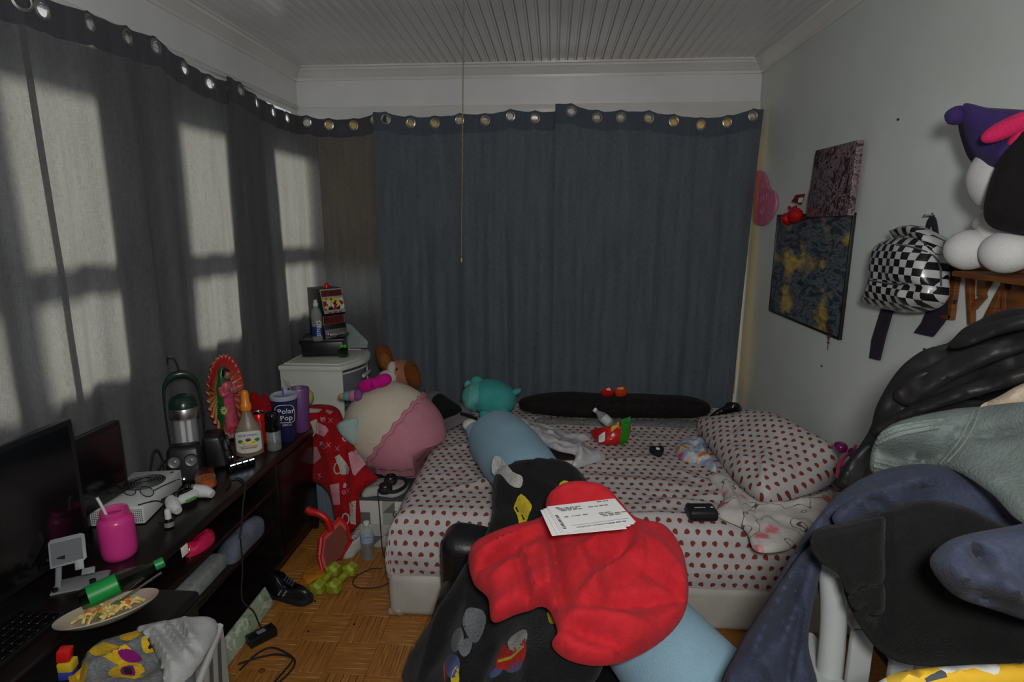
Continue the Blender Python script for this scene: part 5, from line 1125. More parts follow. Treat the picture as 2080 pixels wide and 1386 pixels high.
# ---- long blue body pillow
M_blu = cloth('light blue plush', (136, 168, 184), (120, 152, 170), nap=.25, bs=220, vs=4); M_wtip = cloth('white plush tip', (206, 202, 190), nap=.2)
cl = [(-.265, 2.47, .555), (-.22, 2.37, .56), (-.09, 2.09, .54), (.06, 1.72, .485), (.21, 1.40, .475), (.34, 1.21, .43), (.42, 1.11, .40)]
t = thing('body_pillow', 'long light blue plush body pillow reaching from bed across the black chair', 'plush', (-.285, 2.60, .421))
def chair_top(x): return .457-.10*math.exp(-((x-.03)/.19)**2)
def settle(x, y, z):
    """the pillow sags onto the bed, over the chair back and onto the seat"""
    lo = .432 if y > 1.93 else (chair_top(x)+.004 if y > 1.725 else (.340 if y > 1.19 and x < .45 else 0))
    return (x, y, max(z, lo))
def bodyp(nm, g_, m): return under(t, obj(nm, g_, m, None, seat=False))
b_ = tube(cl, [.085, .130, .140, .122, .110, .115, .130, .130, .06], 44, 14).mp(lambda x, y, z: (x+.006*nz(x*6, y*6, z*6), y, z+.005*nz(x*7, y*7, 3))).mp(settle)
bodyp('body', b_, M_blu)
for q0, q1 in (((-0.299, 2.420, 0.538), (-0.365, 2.500, 0.581)), ((-0.173, 2.440, 0.548), (-0.242, 2.540, 0.580))):
    a, b = Vector(q0), Vector(q1); bodyp('ear', tube([a, a*.45+b*.55, b], [.055, .046, .028], 16, 4), M_blu); bodyp('ear_tip', ell(b+Vector((-.004, .0, .006)), (.036, .032, .028)), M_wtip)
# ---- black leather chair beneath the blankets
M_lea, g = base('black leather', (24, 24, 25), .36); g.bump(g.noise(g.co(), 130, 5), .25, .003)
M_lea2 = MC['black leatherette']
t = thing('leather_chair', 'low black leather chair beside the bed, buried under blankets', 'chair', (-.03, 1.55, 0))
def lc(nm, g_, m=M_lea): return under(t, obj(nm, g_, m, None, seat=False))
lc('backrest', dense(bx(-.375, .335, 1.745, 1.915, .06, .455, .06, 6)).mp(lambda x, y, z: (x, y, z-.10*math.exp(-((x-.03)/.19)**2) if z > .3 else z)))
lc('seat_cushion', dense(bx(-.36, .43, 1.20, 1.735, .16, .335, .04, 4))); lc('base', dense(bx(-.35, .42, 1.22, 1.73, .05, .158, .01)))
for x in (-.30, .37):
    for y in (1.28, 1.86): lc('leg', lathe([(.016, 0), (.022, .055)], 14, (x, y, 0)), M_blk)
lc('piping', tube([(-.372, 1.80, .10), (-.374, 1.80, .38), (-.360, 1.80, .425), (-.33, 1.80, .448)], .0035, 8, 4))
# ---- black blanket with coloured patches
M_bb = cloth('black plush fleece', (26, 27, 29), (11, 12, 13), nap=.5, bs=150, vs=14, sheen=.08)
lp = [(-0.202, 1.893, 0.560), (-0.194, 1.937, 0.600), (-0.131, 1.904, 0.660), (-0.031, 1.880, 0.690), (0.072, 1.892, 0.670), (0.142, 1.853, 0.610), (0.192, 1.779, 0.560), (0.206, 1.511, 0.550), (0.149, 1.226, 0.520), (0.091, 1.116, 0.480), (-0.023, 1.103, 0.420), (-0.182, 1.199, 0.330), (-0.330, 1.314, 0.240), (-0.419, 1.432, 0.180), (-0.419, 1.506, 0.200), (-0.369, 1.564, 0.270), (-0.320, 1.610, 0.340), (-0.265, 1.640, 0.430), (-0.210, 1.711, 0.490), (-0.194, 1.792, 0.520)]
bb, bbp = puff('patch_print_blanket', lp, (-.12, -.5, .86), M_bb, 'black fleece blanket with grey, yellow and red printed patches over the leather chair', 'blanket', t=.045, edge=.06, back=0, cr_amp=.010, cr_sc=9, step=.014, thin=.012,
   folds=[((-0.171, 1.825, 0.640), (-0.008, 1.516, 0.600), .03, -.02), ((-0.130, 1.843, 0.660), (0.096, 1.678, 0.660), .03, .018), ((-0.233, 1.585, 0.450), (-0.240, 1.256, 0.350), .03, .025), ((-0.142, 1.290, 0.480), (-0.175, 1.162, 0.420), .03, -.02), ((-0.066, 1.288, 0.500), (-0.034, 1.107, 0.480), .035, .02), ((-0.325, 1.570, 0.320), (-0.345, 1.370, 0.250), .025, .02), ((-0.190, 1.837, 0.570), (-0.181, 1.668, 0.520), .02, .02)])
M_pg = cloth('grey print', (128, 132, 136), nap=.4, bs=150); M_pw2 = cloth('white print', (196, 196, 192), nap=.4, bs=150); M_py = cloth('lemon print', (208, 186, 50), nap=.4, bs=150); M_pr = cloth('scarlet print', (196, 40, 26), nap=.4, bs=150); M_pb = cloth('slate blue print', (84, 92, 140), nap=.4, bs=150); M_po = cloth('orange print', (196, 96, 30), nap=.4, bs=150)
def patch(nm, pts, m, of=.0014, sm=3): under(bb, obj(nm, bbp.decal(pts, of, .010, sm), m, None, seat=False))
for pts, m in (([(-0.254, 1.403, 0.460), (-0.235, 1.443, 0.460), (-0.202, 1.440, 0.460), (-0.184, 1.403, 0.460), (-0.190, 1.347, 0.460), (-0.206, 1.315, 0.460), (-0.234, 1.344, 0.460)], M_pg), ([(-0.285, 1.372, 0.420), (-0.274, 1.401, 0.420), (-0.249, 1.395, 0.420), (-0.234, 1.353, 0.420), (-0.243, 1.311, 0.420), (-0.268, 1.320, 0.420)], M_pg), ([(-0.241, 1.329, 0.400), (-0.225, 1.367, 0.400), (-0.208, 1.357, 0.400), (-0.210, 1.316, 0.400), (-0.226, 1.301, 0.400)], M_pg), ([(-0.282, 1.320, 0.360), (-0.275, 1.353, 0.360), (-0.254, 1.340, 0.360), (-0.228, 1.313, 0.360), (-0.227, 1.256, 0.360), (-0.257, 1.267, 0.360)], M_pb),
               ([(-0.205, 1.936, 0.600), (-0.187, 1.980, 0.600), (-0.156, 1.956, 0.600), (-0.119, 1.874, 0.600), (-0.083, 1.835, 0.600), (-0.095, 1.805, 0.600), (-0.130, 1.832, 0.600), (-0.169, 1.898, 0.600)], M_pw2), ([(-0.124, 1.754, 0.600), (-0.093, 1.784, 0.600), (-0.059, 1.731, 0.600), (-0.070, 1.698, 0.600), (-0.099, 1.658, 0.600), (-0.112, 1.714, 0.600)], M_py), ([(0.027, 1.763, 0.660), (0.046, 1.794, 0.660), (0.075, 1.781, 0.660), (0.099, 1.732, 0.660), (0.103, 1.692, 0.660), (0.051, 1.708, 0.660)], M_py), ([(-0.193, 1.638, 0.520), (-0.180, 1.656, 0.520), (-0.167, 1.595, 0.520), (-0.196, 1.582, 0.520)], M_pw2),
               ([(-0.113, 1.252, 0.520), (-0.088, 1.275, 0.520), (-0.060, 1.267, 0.520), (-0.054, 1.228, 0.520), (-0.066, 1.204, 0.520), (-0.097, 1.208, 0.520)], M_pw2), ([(-0.141, 1.213, 0.500), (-0.126, 1.263, 0.500), (-0.110, 1.239, 0.500), (-0.082, 1.228, 0.500), (-0.056, 1.236, 0.500), (-0.051, 1.187, 0.500), (-0.068, 1.161, 0.500), (-0.129, 1.172, 0.500)], M_pr), ([(-0.150, 1.187, 0.470), (-0.132, 1.201, 0.470), (-0.113, 1.193, 0.470), (-0.118, 1.174, 0.470), (-0.141, 1.169, 0.470)], M_pb), ([(-0.103, 1.187, 0.470), (-0.078, 1.195, 0.470), (-0.056, 1.187, 0.470), (-0.062, 1.166, 0.470), (-0.092, 1.170, 0.470)], M_pb), ([(-0.002, 1.334, 0.500), (0.011, 1.320, 0.500), (0.021, 1.284, 0.500), (0.006, 1.290, 0.500)], M_py), ([(-0.242, 1.267, 0.340), (-0.227, 1.305, 0.340), (-0.218, 1.246, 0.340), (-0.231, 1.230, 0.340)], M_py)): patch('printed_patch', pts, m)
patch('printed_belt', [(-0.134, 1.213, 0.490), (-0.093, 1.209, 0.490), (-0.056, 1.225, 0.490), (-0.055, 1.215, 0.490), (-0.092, 1.199, 0.490), (-0.132, 1.203, 0.490)], M_py, .003, 1); patch('printed_edge', [(-0.284, 1.316, 0.360), (-0.283, 1.338, 0.360), (-0.264, 1.266, 0.360), (-0.263, 1.247, 0.360)], M_po, .0025, 1)
# ---- red fleece heap
M_rf, g = base('red fleece pile', (190, 26, 36), .95); v = g.co(); n1 = g.noise(v, 26, 5, .7); n2 = g.noise(v, 220, 2)
g.l.new(g.mix(g.rng(n1, .35, .65), lin((178, 20, 30)), lin((196, 32, 44))), g.b.inputs['Base Color']); g.b.inputs['Sheen Weight'].default_value = .15; g.b.inputs['Sheen Tint'].default_value = lin((230, 100, 110)); g.bump(n2, .5, .004)
lp = [(-0.227, 1.481, 0.550), (-0.200, 1.521, 0.570), (-0.110, 1.547, 0.600), (-0.021, 1.556, 0.630), (-0.004, 1.567, 0.700), (0.073, 1.577, 0.730), (0.165, 1.577, 0.710), (0.235, 1.515, 0.660), (0.319, 1.525, 0.630), (0.349, 1.411, 0.620), (0.331, 1.266, 0.600), (0.295, 1.207, 0.570), (0.219, 1.147, 0.550), (0.129, 1.111, 0.540), (0.052, 1.117, 0.540), (0.010, 1.147, 0.550), (0.021, 1.171, 0.570), (-0.007, 1.251, 0.570), (-0.074, 1.252, 0.550), (-0.134, 1.245, 0.530), (-0.155, 1.320, 0.540), (-0.201, 1.383, 0.540)]
rf_, rfp = puff('red_blanket', lp, (0, -.5, .86), M_rf, 'bright red fleece blanket heaped over the patch print blanket', 'blanket', t=.05, edge=.035, back=.0, cr_amp=.006, cr_sc=10, step=.010, rim=.03, fk=1.5, thin=.014,
   folds=[((0.002, 1.493, 0.660), (0.041, 1.174, 0.620), .018, -.034), ((0.032, 1.468, 0.660), (0.121, 1.197, 0.620), .03, .022), ((-0.012, 1.400, 0.640), (0.007, 1.224, 0.600), .02, .028), ((0.076, 1.211, 0.620), (0.225, 1.394, 0.640), .022, .030), ((0.075, 1.185, 0.620), (0.322, 1.247, 0.600), .02, -.022), ((0.232, 1.461, 0.680), (0.227, 1.318, 0.640), .014, .026), ((0.227, 1.318, 0.640), (0.317, 1.246, 0.600), .018, -.022), ((0.256, 1.434, 0.660), (0.323, 1.284, 0.620), .03, .02),
          ((-0.196, 1.428, 0.570), (-0.022, 1.494, 0.620), .020, .030), ((-0.184, 1.387, 0.560), (-0.075, 1.452, 0.590), .012, -.030), ((-0.146, 1.337, 0.560), (-0.020, 1.424, 0.610), .02, .018), ((-0.087, 1.412, 0.600), (-0.040, 1.244, 0.570), .012, -.026), ((-0.066, 1.391, 0.600), (-0.023, 1.254, 0.570), .012, .02), ((0.041, 1.160, 0.580), (0.160, 1.131, 0.560), .02, -.026), ((0.030, 1.183, 0.600), (0.209, 1.172, 0.580), .03, .024), ((0.140, 1.312, 0.660), (0.195, 1.366, 0.670), .02, -.024), ((0.081, 1.351, 0.660), (0.149, 1.417, 0.680), .02, .02)])
lift_over(rf_, bbp, .004)
for o_ in list(bpy.data.objects['body_pillow'].children)+list(bpy.data.objects['leather_chair'].children):
    press_under(o_, bbp, .016); press_under(o_, rfp, .014)
# ---- letters on the red blanket
for i, (dx, dy, rot, z) in enumerate(((-.020, -.004, -.07, .775), (-.011, -.001, -.035, .779), (-.003, .0, -.012, .783), (0, 0, 0, .787))):
    q = [Vector(a) for a in [(-0.006, 1.390, 0.790), (0.158, 1.443, 0.790), (0.195, 1.285, 0.790), (0.056, 1.217, 0.790)]]; c = sum(q, Vector())/4
    a = (q[1]-q[0]).normalized(); b_ = (q[3]-q[0]); b_ = (b_-a*b_.dot(a)).normalized()
    W_, Hh = .185, .125; Rm = Matrix.Rotation(rot, 3, 'Z'); a2 = Rm @ a; b2 = Rm @ b_; cc = Vector((c.x+dx, c.y+dy, z))
    t = thing('letter', 'white printed letter on top of the stack on the red blanket' if i == 3 else ('white letter lowest in the fanned stack on the red blanket', 'white letter second from the bottom of the fanned stack', 'white letter directly beneath the printed top letter')[i], 'letter', cc, (0, 0, 0), 'stack of letters')
    M = frame((0, 0, 0), a2, -b2)
    obj('sheet', box((0, 0, 0), (W_, Hh, .0012)).mp(lambda x, y, zz: (M @ Vector((x, y, zz)))[:]), plain('bright paper', (232, 232, 230), .8), t)
    if i == 3:
        def ln(s, x, y, sz, al='LEFT'): text('printed_text', s, sz, M_ink, t, M @ Matrix.Translation((x*W_, y*Hh, .0009)), .0002, al)
        ln('IMPORTANT INFORMATION', -.30, -.43, .0068); ln('NUMBER:', -.27, .0, .0062)
        mk_ = Geo()
        for x, y, n in ((-.40, .40, 1), (-.39, .35, 4), (-.37, .30, 3), (-.35, .25, 4), (.22, .44, 2), (.05, .27, 4), (-.36, .0, 1), (-.1, .0, 1), (.12, -.02, 2), (.13, -.08, 4), (.15, -.14, 3), (.15, -.43, 3)):
            xx = x*W_
            for _ in range(n):
                for c_ in range(random.randint(4, 6)): mk_ = mk_+box((xx, y*Hh, .0009), (.0019, .0042, .0003)); xx += .0026
                xx += .003
        obj('printed_marks', mk_.mp(lambda x, y, zz: (M @ Vector((x, y, zz)))[:]), M_ink, t, smooth=False)['kind'] = 'stuff'
        for k_ in range(11): obj('printed_bar', box((-.455*W_, (.10-.05*k_)*Hh, .0009), (.008, .0032, .0003)).mp(lambda x, y, zz: (M @ Vector((x, y, zz)))[:]), M_ink, t)
        obj('printed_rule', box((.05*W_, -.34*Hh, .0008), (W_*.8, .0008, .0003)).mp(lambda x, y, zz: (M @ Vector((x, y, zz)))[:]), M_ink, t)
# ================================================================ THINGS ON THE BED
BT = BZ+.006
t = thing('plush_animal', 'round turquoise plush animal with fluffy mane at the back of the bed', 'plush', (-0.360, 3.115, 0.440))
M_tq = cloth('turquoise plush', (70, 164, 158), (54, 140, 136), nap=.3, bs=200); M_tq2 = cloth('pale turquoise fluff', (110, 180, 176), (80, 150, 148), nap=1, bs=70)
def tq(nm, g_, m=M_tq): return under(t, obj(nm, g_, m, None, seat=False))
c0 = Vector((-0.327, 3.070, 0.542)); tq('body', ell(c0, (.135, .12, .098), (0, R(14), 0), p=2.2))
tq('mane', ell(c0+Vector((-.10, -.02, .012)), (.062, .10, .085), (0, R(20), 0)).mp(lambda x, y, z: (x+.012*nz(x*30, y*30, z*30), y+.01*nz(x*40, y*30, 4), z+.012*nz(x*30, y*40, 8))), M_tq2)
tq('ear', ell(c0+Vector((-.085, .0, .085)), (.036, .026, .036))); tq('ear', ell(c0+Vector((-.135, .03, .06)), (.026, .022, .028)), M_tq2)
tq('tail', ell(c0+Vector((.130, .0, .035)), (.034, .020, .017), (0, R(-25), 0))); tq('arm', ell(c0+Vector((.07, -.085, -.055)), (.026, .03, .034)))
tq('foot', ell(c0+Vector((-.03, -.09, -.07)), (.034, .03, .028)))
# ---- grey and black bag
M_bag = cloth('grey canvas bag', (112, 110, 110), (88, 86, 88), nap=.3); M_bagb = cloth('black lining', (22, 22, 24), nap=.3)
t = thing('canvas_bag', 'open grey and black canvas bag between the turquoise and round plush', 'bag', (-.5, 3.0, BT))
def bg_(nm, g_, m): return under(t, obj(nm, g_, m, None, seat=False))
bo1, _ = puff('shell', [(-0.741, 3.000, 0.436), (-0.719, 3.060, 0.516), (-0.646, 3.080, 0.563), (-0.539, 3.020, 0.533), (-0.419, 2.900, 0.506), (-0.491, 2.880, 0.451), (-0.628, 2.900, 0.401), (-0.695, 2.940, 0.396)], (-.1, -.6, .8), M_bag, None, None, parent=t, t=.045, edge=.05, back=.2, cr_amp=.006); bo1.matrix_parent_inverse = Matrix.Translation(-Vector(t.location))
bo2, _ = puff('opening', [(-0.653, 2.980, 0.487), (-0.607, 3.020, 0.551), (-0.523, 2.960, 0.533), (-0.465, 2.890, 0.514), (-0.548, 2.880, 0.482), (-0.616, 2.900, 0.435)], (-.1, -.7, .7), M_bagb, None, None, parent=t, t=.03, edge=.03, back=.1, cr_amp=.004, rim=.045); bo2.matrix_parent_inverse = Matrix.Translation(-Vector(t.location))
bg_('strap', tube([(-0.466, 2.820, 0.532), (-0.416, 2.820, 0.517), (-0.373, 2.820, 0.486), (-0.358, 2.820, 0.444), (-0.301, 2.820, 0.451)], [.008, .010, .012, .010, .008], 8, 5).mp(lambda x, y, z: (x, y, z)), M_bagb); bg_('flap', slab([(-0.623, 2.880, 0.409), (-0.554, 2.870, 0.453), (-0.420, 2.850, 0.528), (-0.399, 2.830, 0.503), (-0.510, 2.840, 0.443), (-0.591, 2.850, 0.394)], .01, (0, -1, 0), .003), M_bag)
# ---- clear plastic bag with book
M_pla = film('clear plastic film', (206, 204, 206), .68, .2)
puff('plastic_bag', [(-0.327, 2.712, 0.500), (-0.304, 2.853, 0.530), (-0.212, 2.811, 0.520), (-0.074, 2.856, 0.470), (0.078, 2.818, 0.440), (0.200, 2.765, 0.432), (0.148, 2.709, 0.432), (0.259, 2.545, 0.432), (0.158, 2.444, 0.432), (0.091, 2.402, 0.432), (0.110, 2.462, 0.470), (0.025, 2.440, 0.500), (-0.078, 2.583, 0.500), (-0.192, 2.708, 0.500)], (-.1, -.4, .9), M_pla, 'crumpled clear plastic bag trailing beside the blue body pillow', 'bag', t=.02, edge=.03, back=.1, cr_amp=.014, cr_sc=22, step=.011,
     folds=[((-0.069, 2.649, 0.500), (0.119, 2.585, 0.480), .01, .014), ((-0.295, 2.761, 0.530), (-0.095, 2.715, 0.500), .01, .014), ((0.133, 2.630, 0.450), (0.146, 2.425, 0.440), .01, .02), ((-0.042, 2.523, 0.500), (0.093, 2.493, 0.480), .01, -.014)])
t = thing('hardback_book', 'dark hardback book half under the clear plastic bag', 'book', (0.072, 2.502, 0.428), (0, 0, R(8)))
obj('cover', box((0, 0, .014), (.17, .12, .026), bev=.003), plain('dark book cover', (44, 36, 34), .5), t); obj('pages', box((0, -.003, .0135), (.164, .1165, .020)), plain('page edge', (196, 186, 150), .8), t)
# ---- small bottle, snack bag, wrappers
M_dred = plain('red foil print', (190, 22, 20), .28, bump=.3, bs=40)
sb, sbp = puff('snack_bag', [(0.203, 2.828, 0.445), (0.275, 2.755, 0.500), (0.344, 2.733, 0.520), (0.385, 2.750, 0.520), (0.389, 2.734, 0.480), (0.360, 2.716, 0.435), (0.249, 2.708, 0.430)], (0, -.7, .7), M_dred, 'red snack bag with green end lying on the bed', 'snack bag', t=.025, edge=.03, back=.5, cr_amp=.006, cr_sc=30, step=.009)
under(sb, obj('green_end', sbp.decal([(0.342, 2.787, 0.490), (0.390, 2.819, 0.490), (0.379, 2.693, 0.490), (0.344, 2.601, 0.490), (0.338, 2.664, 0.490)], .002, .008), plain('green foil print', (30, 130, 30), .3), None, seat=False))
under(sb, obj('white_print', sbp.decal([(0.236, 2.735, 0.460), (0.266, 2.751, 0.460), (0.263, 2.684, 0.460), (0.234, 2.676, 0.460)], .002, .008), M_paper, None, seat=False)); under(sb, obj('yellow_print', sbp.decal([(0.295, 2.755, 0.480), (0.332, 2.785, 0.480), (0.331, 2.750, 0.480), (0.294, 2.721, 0.480)], .002, .008), plain('print yellow', (210, 180, 60), .4), None, seat=False))
p = (0.299, 2.729, 0.500)
t = thing('juice_bottle', 'small clear bottle with pale label tipped against the fur bolster', 'bottle', (p[0], p[1]+.055, .505), (R(-20), R(-52), 0))
obj('bottle_body', lathe([(.022, 0), (.025, .004), (.025, .06), (.012, .085), (.010, .10)], 22), M_glass, t); obj('label', lathe([(.0255, .012), (.0255, .05)], 22, cap=False), plain('milky label', (176, 186, 180), .5), t); obj('cap', lathe([(.012, .098), (.012, .112)], 16), M_wht, t)
for i, (a, m, lbl) in enumerate((([(0.275, 3.140, 0.545), (0.290, 3.140, 0.565), (0.328, 3.140, 0.575), (0.346, 3.140, 0.541), (0.325, 3.140, 0.523), (0.286, 3.140, 0.525)], M_dred, 'torn red wrapper with white print on top of the fur bolster'), ([(0.351, 3.140, 0.558), (0.372, 3.140, 0.576), (0.388, 3.140, 0.582), (0.415, 3.140, 0.568), (0.412, 3.140, 0.528), (0.363, 3.140, 0.524)], plain('orange red foil', (206, 60, 30), .3), 'folded orange-red wrapper on top of the fur bolster'))):
    a = [(x, y, z+.018) for x, y, z in a]; w_, wp = puff('foil_wrapper', a, (0, -.8, .6), m, lbl, 'wrapper', t=.014, edge=.012, back=.6, cr_amp=.006, cr_sc=50, step=.006)
    under(w_, obj('printed_spot', wp.decal([Vector(a[0])*.5+Vector(a[2])*.5, Vector(a[2])*.7+Vector(a[4])*.3, Vector(a[4])*.5+Vector(a[2])*.5, Vector(a[5])*.5+Vector(a[2])*.5], .0015, .005), M_paper if i == 0 else plain('print gold', (206, 160, 50), .4), None, seat=False))
# ---- heart-shaped case, zip case, bright scarf, black carrier bag, goggles
p = (0.501, 2.607, 0.428)
ht = [(.0, -.034), (.030, -.004), (.034, .018), (.022, .030), (.008, .026), (0, .016), (-.008, .026), (-.022, .030), (-.034, .018), (-.030, -.004)]
t = thing('heart_case', 'black heart-shaped case with white emblem lying on the sheet', 'case', ((0.498, 2.593, 0.434)), (R(12), 0, R(10)))
obj('shell', prism([(x, y) for x, y in [q[:2] for q in cr([(*h, 0) for h in ht], 3, True)]], .028, .006), M_blk, t); obj('emblem', ell((0, .0, .0285), (.010, .011, .0015), n=14, m=6), M_paper, t)
t = thing('zip_case', 'small black zip case with white lettering on the bed', 'case', (0.556, 2.002, 0.431), (0, 0, R(4)))
obj('shell', box((0, 0, .022), (.105, .075, .042), bev=.012, seg=3), plain('black nylon', (24, 22, 30), .5, bump=.3, bs=300), t); obj('zip', tube([(-.05, -.0375, .022), (.05, -.0375, .022)], .002, 6, 1), M_blkm, t); obj('zip_pull', box((.056, -.012, .022), (.012, .004, .003)), M_sil, t)
text('printed_text', 'accessories', .009, M_paper, t, frame((-.008, -.004, .0432), (1, 0, 0), (0, 1, 0))); obj('printed_dot', lathe([(.005, 0), (.005, .0006)], 16, (.036, -.002, .0431)), M_paper, t)
M_scf, g = base('rainbow satin', (200, 200, 210), .4); v = g.co('UV'); g.l.new(g.ramp(g.noise(v, 14, 2, .5, 1), [(.30, (206, 40, 90)), (.40, (120, 150, 180)), (.52, (186, 196, 204)), (.62, (206, 150, 60)), (.70, (206, 50, 120))]), g.b.inputs['Base Color'])
puff('satin_scarf', [(0.600, 2.677, 0.427), (0.650, 2.770, 0.427), (0.726, 2.788, 0.427), (0.753, 2.713, 0.427), (0.733, 2.579, 0.427), (0.736, 2.443, 0.427), (0.707, 2.416, 0.427), (0.689, 2.493, 0.427), (0.631, 2.527, 0.427), (0.591, 2.569, 0.427)], (0, -.2, 1), M_scf, 'bunched rainbow satin scarf next to the strawberry pillow', 'scarf', t=.03, edge=.04, back=0, cr_amp=.02, cr_sc=18, step=.010)
puff('carrier_bag', [(0.826, 2.960, 0.483), (0.853, 2.960, 0.527), (0.897, 2.960, 0.555), (0.915, 2.960, 0.577), (0.976, 2.960, 0.567), (0.996, 2.960, 0.506), (0.978, 2.960, 0.476), (0.903, 2.960, 0.463)], (-.1, -.8, .5), plain('black bin film', (16, 16, 18), .25), 'black plastic carrier bag in the bed corner by the wall', 'bag', t=.06, edge=.05, back=.6, cr_amp=.022, cr_sc=16, step=.010)
t = thing('swim_goggles', 'pink strapped purple swim goggles beside the strawberry pillow', 'goggles', (1.210, 2.333, 0.470))
q = Vector((1.117, 2.139, 0.655))
for s in (-1, 1): c_ = under(t, obj('lens_cup', ell(q+Vector((.012*s, -.03*s, .0)), (.022, .026, .020), p=2.5), plain('purple lens', (110, 20, 80), .12), None, seat=False))
for a in ([(1.190, 2.226, 0.640), (1.109, 2.127, 0.640), (1.051, 2.055, 0.640), (0.985, 1.934, 0.640)], [(1.184, 2.220, 0.630), (1.151, 2.131, 0.630), (1.092, 2.081, 0.630), (1.056, 2.056, 0.630)]): under(t, obj('strap', tube(a, .006, 8, 4), plain('pink strap', (214, 60, 120), .5), None, seat=False))
# ================================================================ SIDE WALL
XW = XR-.001
def onwall(loop, off, t, m, bev=0, sm=1): return slab([(XW-off, p[1], p[2]) for p in loop], t, (-1, 0, 0), bev, sm)
# ---- dark abstract poster
M_post, g = base('night abstract print', (40, 50, 66), .35); v = g.co('Object', (1, 1, 1)); s_ = g.sep(v)
w_ = g.noise(g.comb(0.0, g.m('MULTIPLY', s_[1], 5.0), g.m('MULTIPLY', s_[2], 16.0)), 1.6, 6, .7, 1.2); big = g.noise(g.comb(3.0, g.m('MULTIPLY', s_[1], 3.4), g.m('MULTIPLY', s_[2], 5.0)), 1.3, 3, .5)
g.l.new(g.mix(g.rng(big, .53, .66), g.ramp(w_, [(.30, (20, 24, 32)), (.46, (50, 62, 78)), (.54, (110, 118, 120)), (.60, (40, 50, 64)), (.72, (160, 158, 130))]), g.ramp(w_, [(.3, (90, 84, 50)), (.5, (200, 170, 80)), (.75, (214, 200, 140))])), g.b.inputs['Base Color'])
pz0, pz1, py0, py1 = 1.017, 1.535, 2.445, 3.25
t = thing('wall_poster', 'dark blue and yellow abstract poster in a thin black frame', 'poster', (XW, (py0+py1)/2, pz0))
def wp(nm, g_, m): return under(t, obj(nm, g_, m, None, seat=False))
wp('print', bx(XW-.010, XW-.002, py0+.008, py1-.008, pz0+.008, pz1-.008), M_post)
for a in ((py0, py1, pz0, pz0+.010), (py0, py1, pz1-.010, pz1), (py0, py0+.010, pz0+.010, pz1-.010), (py1-.010, py1, pz0+.010, pz1-.010)): wp('frame_bar', bx(XW-.014, XW, *a, .002), M_blk)
# ---- marbled canvas
M_mar, g = base('dark marbled paint', (60, 40, 46), .35); v = g.co(); n1 = g.noise(v, 15, 7, .75, 2.0)
g.l.new(g.ramp(n1, [(.30, (24, 18, 22)), (.46, (50, 20, 26)), (.515, (150, 130, 136)), (.57, (30, 22, 28)), (.72, (76, 40, 46))]), g.b.inputs['Base Color'])
lp = [(XW-.016, a[1], a[2]) for a in [(1.184, 2.787, 1.809), (1.184, 2.419, 1.806), (1.184, 2.430, 1.523), (1.184, 2.824, 1.520)]]
one('marbled_canvas', slab(lp, .026, (-1, 0, 0), .003), M_mar, 'dark purple marbled canvas painting overlapping the poster top', 'painting')
# ---- pink heart ornament
M_hp = plain('pink foam', (206, 120, 150), .6, bump=.3, bs=30, c2=(186, 96, 130), vs=20)
t = thing('heart_ornament', 'pink foam heart with embossed scrolls at the wall corner', 'wall decor', (XW, 3.48, 1.50))
hp_ = [(1.170, 3.606, 1.494), (1.170, 3.443, 1.478), (1.170, 3.324, 1.526), (1.170, 3.274, 1.590), (1.170, 3.311, 1.650), (1.170, 3.406, 1.676), (1.170, 3.468, 1.738), (1.170, 3.560, 1.783), (1.170, 3.644, 1.784), (1.170, 3.664, 1.724), (1.170, 3.637, 1.614)]
hz_ = [(XW-.004, y, z) for x, y, z in hp_]; under(t, obj('heart', slab(hz_, .014, (-1, 0, 0), .004, 3), M_hp, None, seat=False))
for cy, cz, r_ in ((3.48, 1.70, .03), (3.44, 1.63, .035), (3.52, 1.62, .028), (3.47, 1.55, .03)): under(t, obj('scroll', tube([(XW-.0195, cy+r_*(1-k_/14)*math.cos(k_*.8), cz+r_*(1-k_/14)*math.sin(k_*.8)) for k_ in range(11)], .0032, 6, 3), M_hp, None, seat=False))
# ---- sequin cherries with tag
M_seq = plain('red sequin', (200, 16, 20), .18, bump=1, bs=220, Metallic=.4)
c1, c2 = Vector((1.150, 3.009, 1.512)), Vector((1.140, 2.893, 1.529))
t = thing('cherry_ornament', 'red sequin cherry ornament with a card tag hung on the poster corner', 'ornament', (XW-.04, c1.y, c1.z-.05))
def co_(nm, g_, m): return under(t, obj(nm, g_, m, None, seat=False))
co_('cherry', ell(c1, (.032, .036, .032)), M_seq); co_('cherry', ell(c2, (.034, .038, .034)), M_seq)
tp_ = Vector((1.165, 2.990, 1.570)); co_('stem', tube([c1+Vector((0, 0, .03)), tp_], .003, 6, 1), M_seq); co_('stem', tube([c2+Vector((0, 0, .03)), tp_], .003, 6, 1), M_seq)
for d in (-1, 1): co_('leaf', ell(tp_+Vector((-.005, d*.025, -.008)), (.006, .030, .010), (R(d*20), 0, 0)), M_seq)
co_('card_tag', slab([(1.168, 3.027, 1.595), (1.168, 2.981, 1.626), (1.168, 2.874, 1.626), (1.168, 2.907, 1.577)], .002, (-1, 0, 0)), plain('dark red card', (120, 24, 26), .5)); co_('barcode', slab([(1.165, 2.937, 1.610), (1.165, 2.886, 1.611), (1.165, 2.898, 1.588), (1.165, 2.943, 1.588)], .0008, (-1, 0, 0)), M_paper)
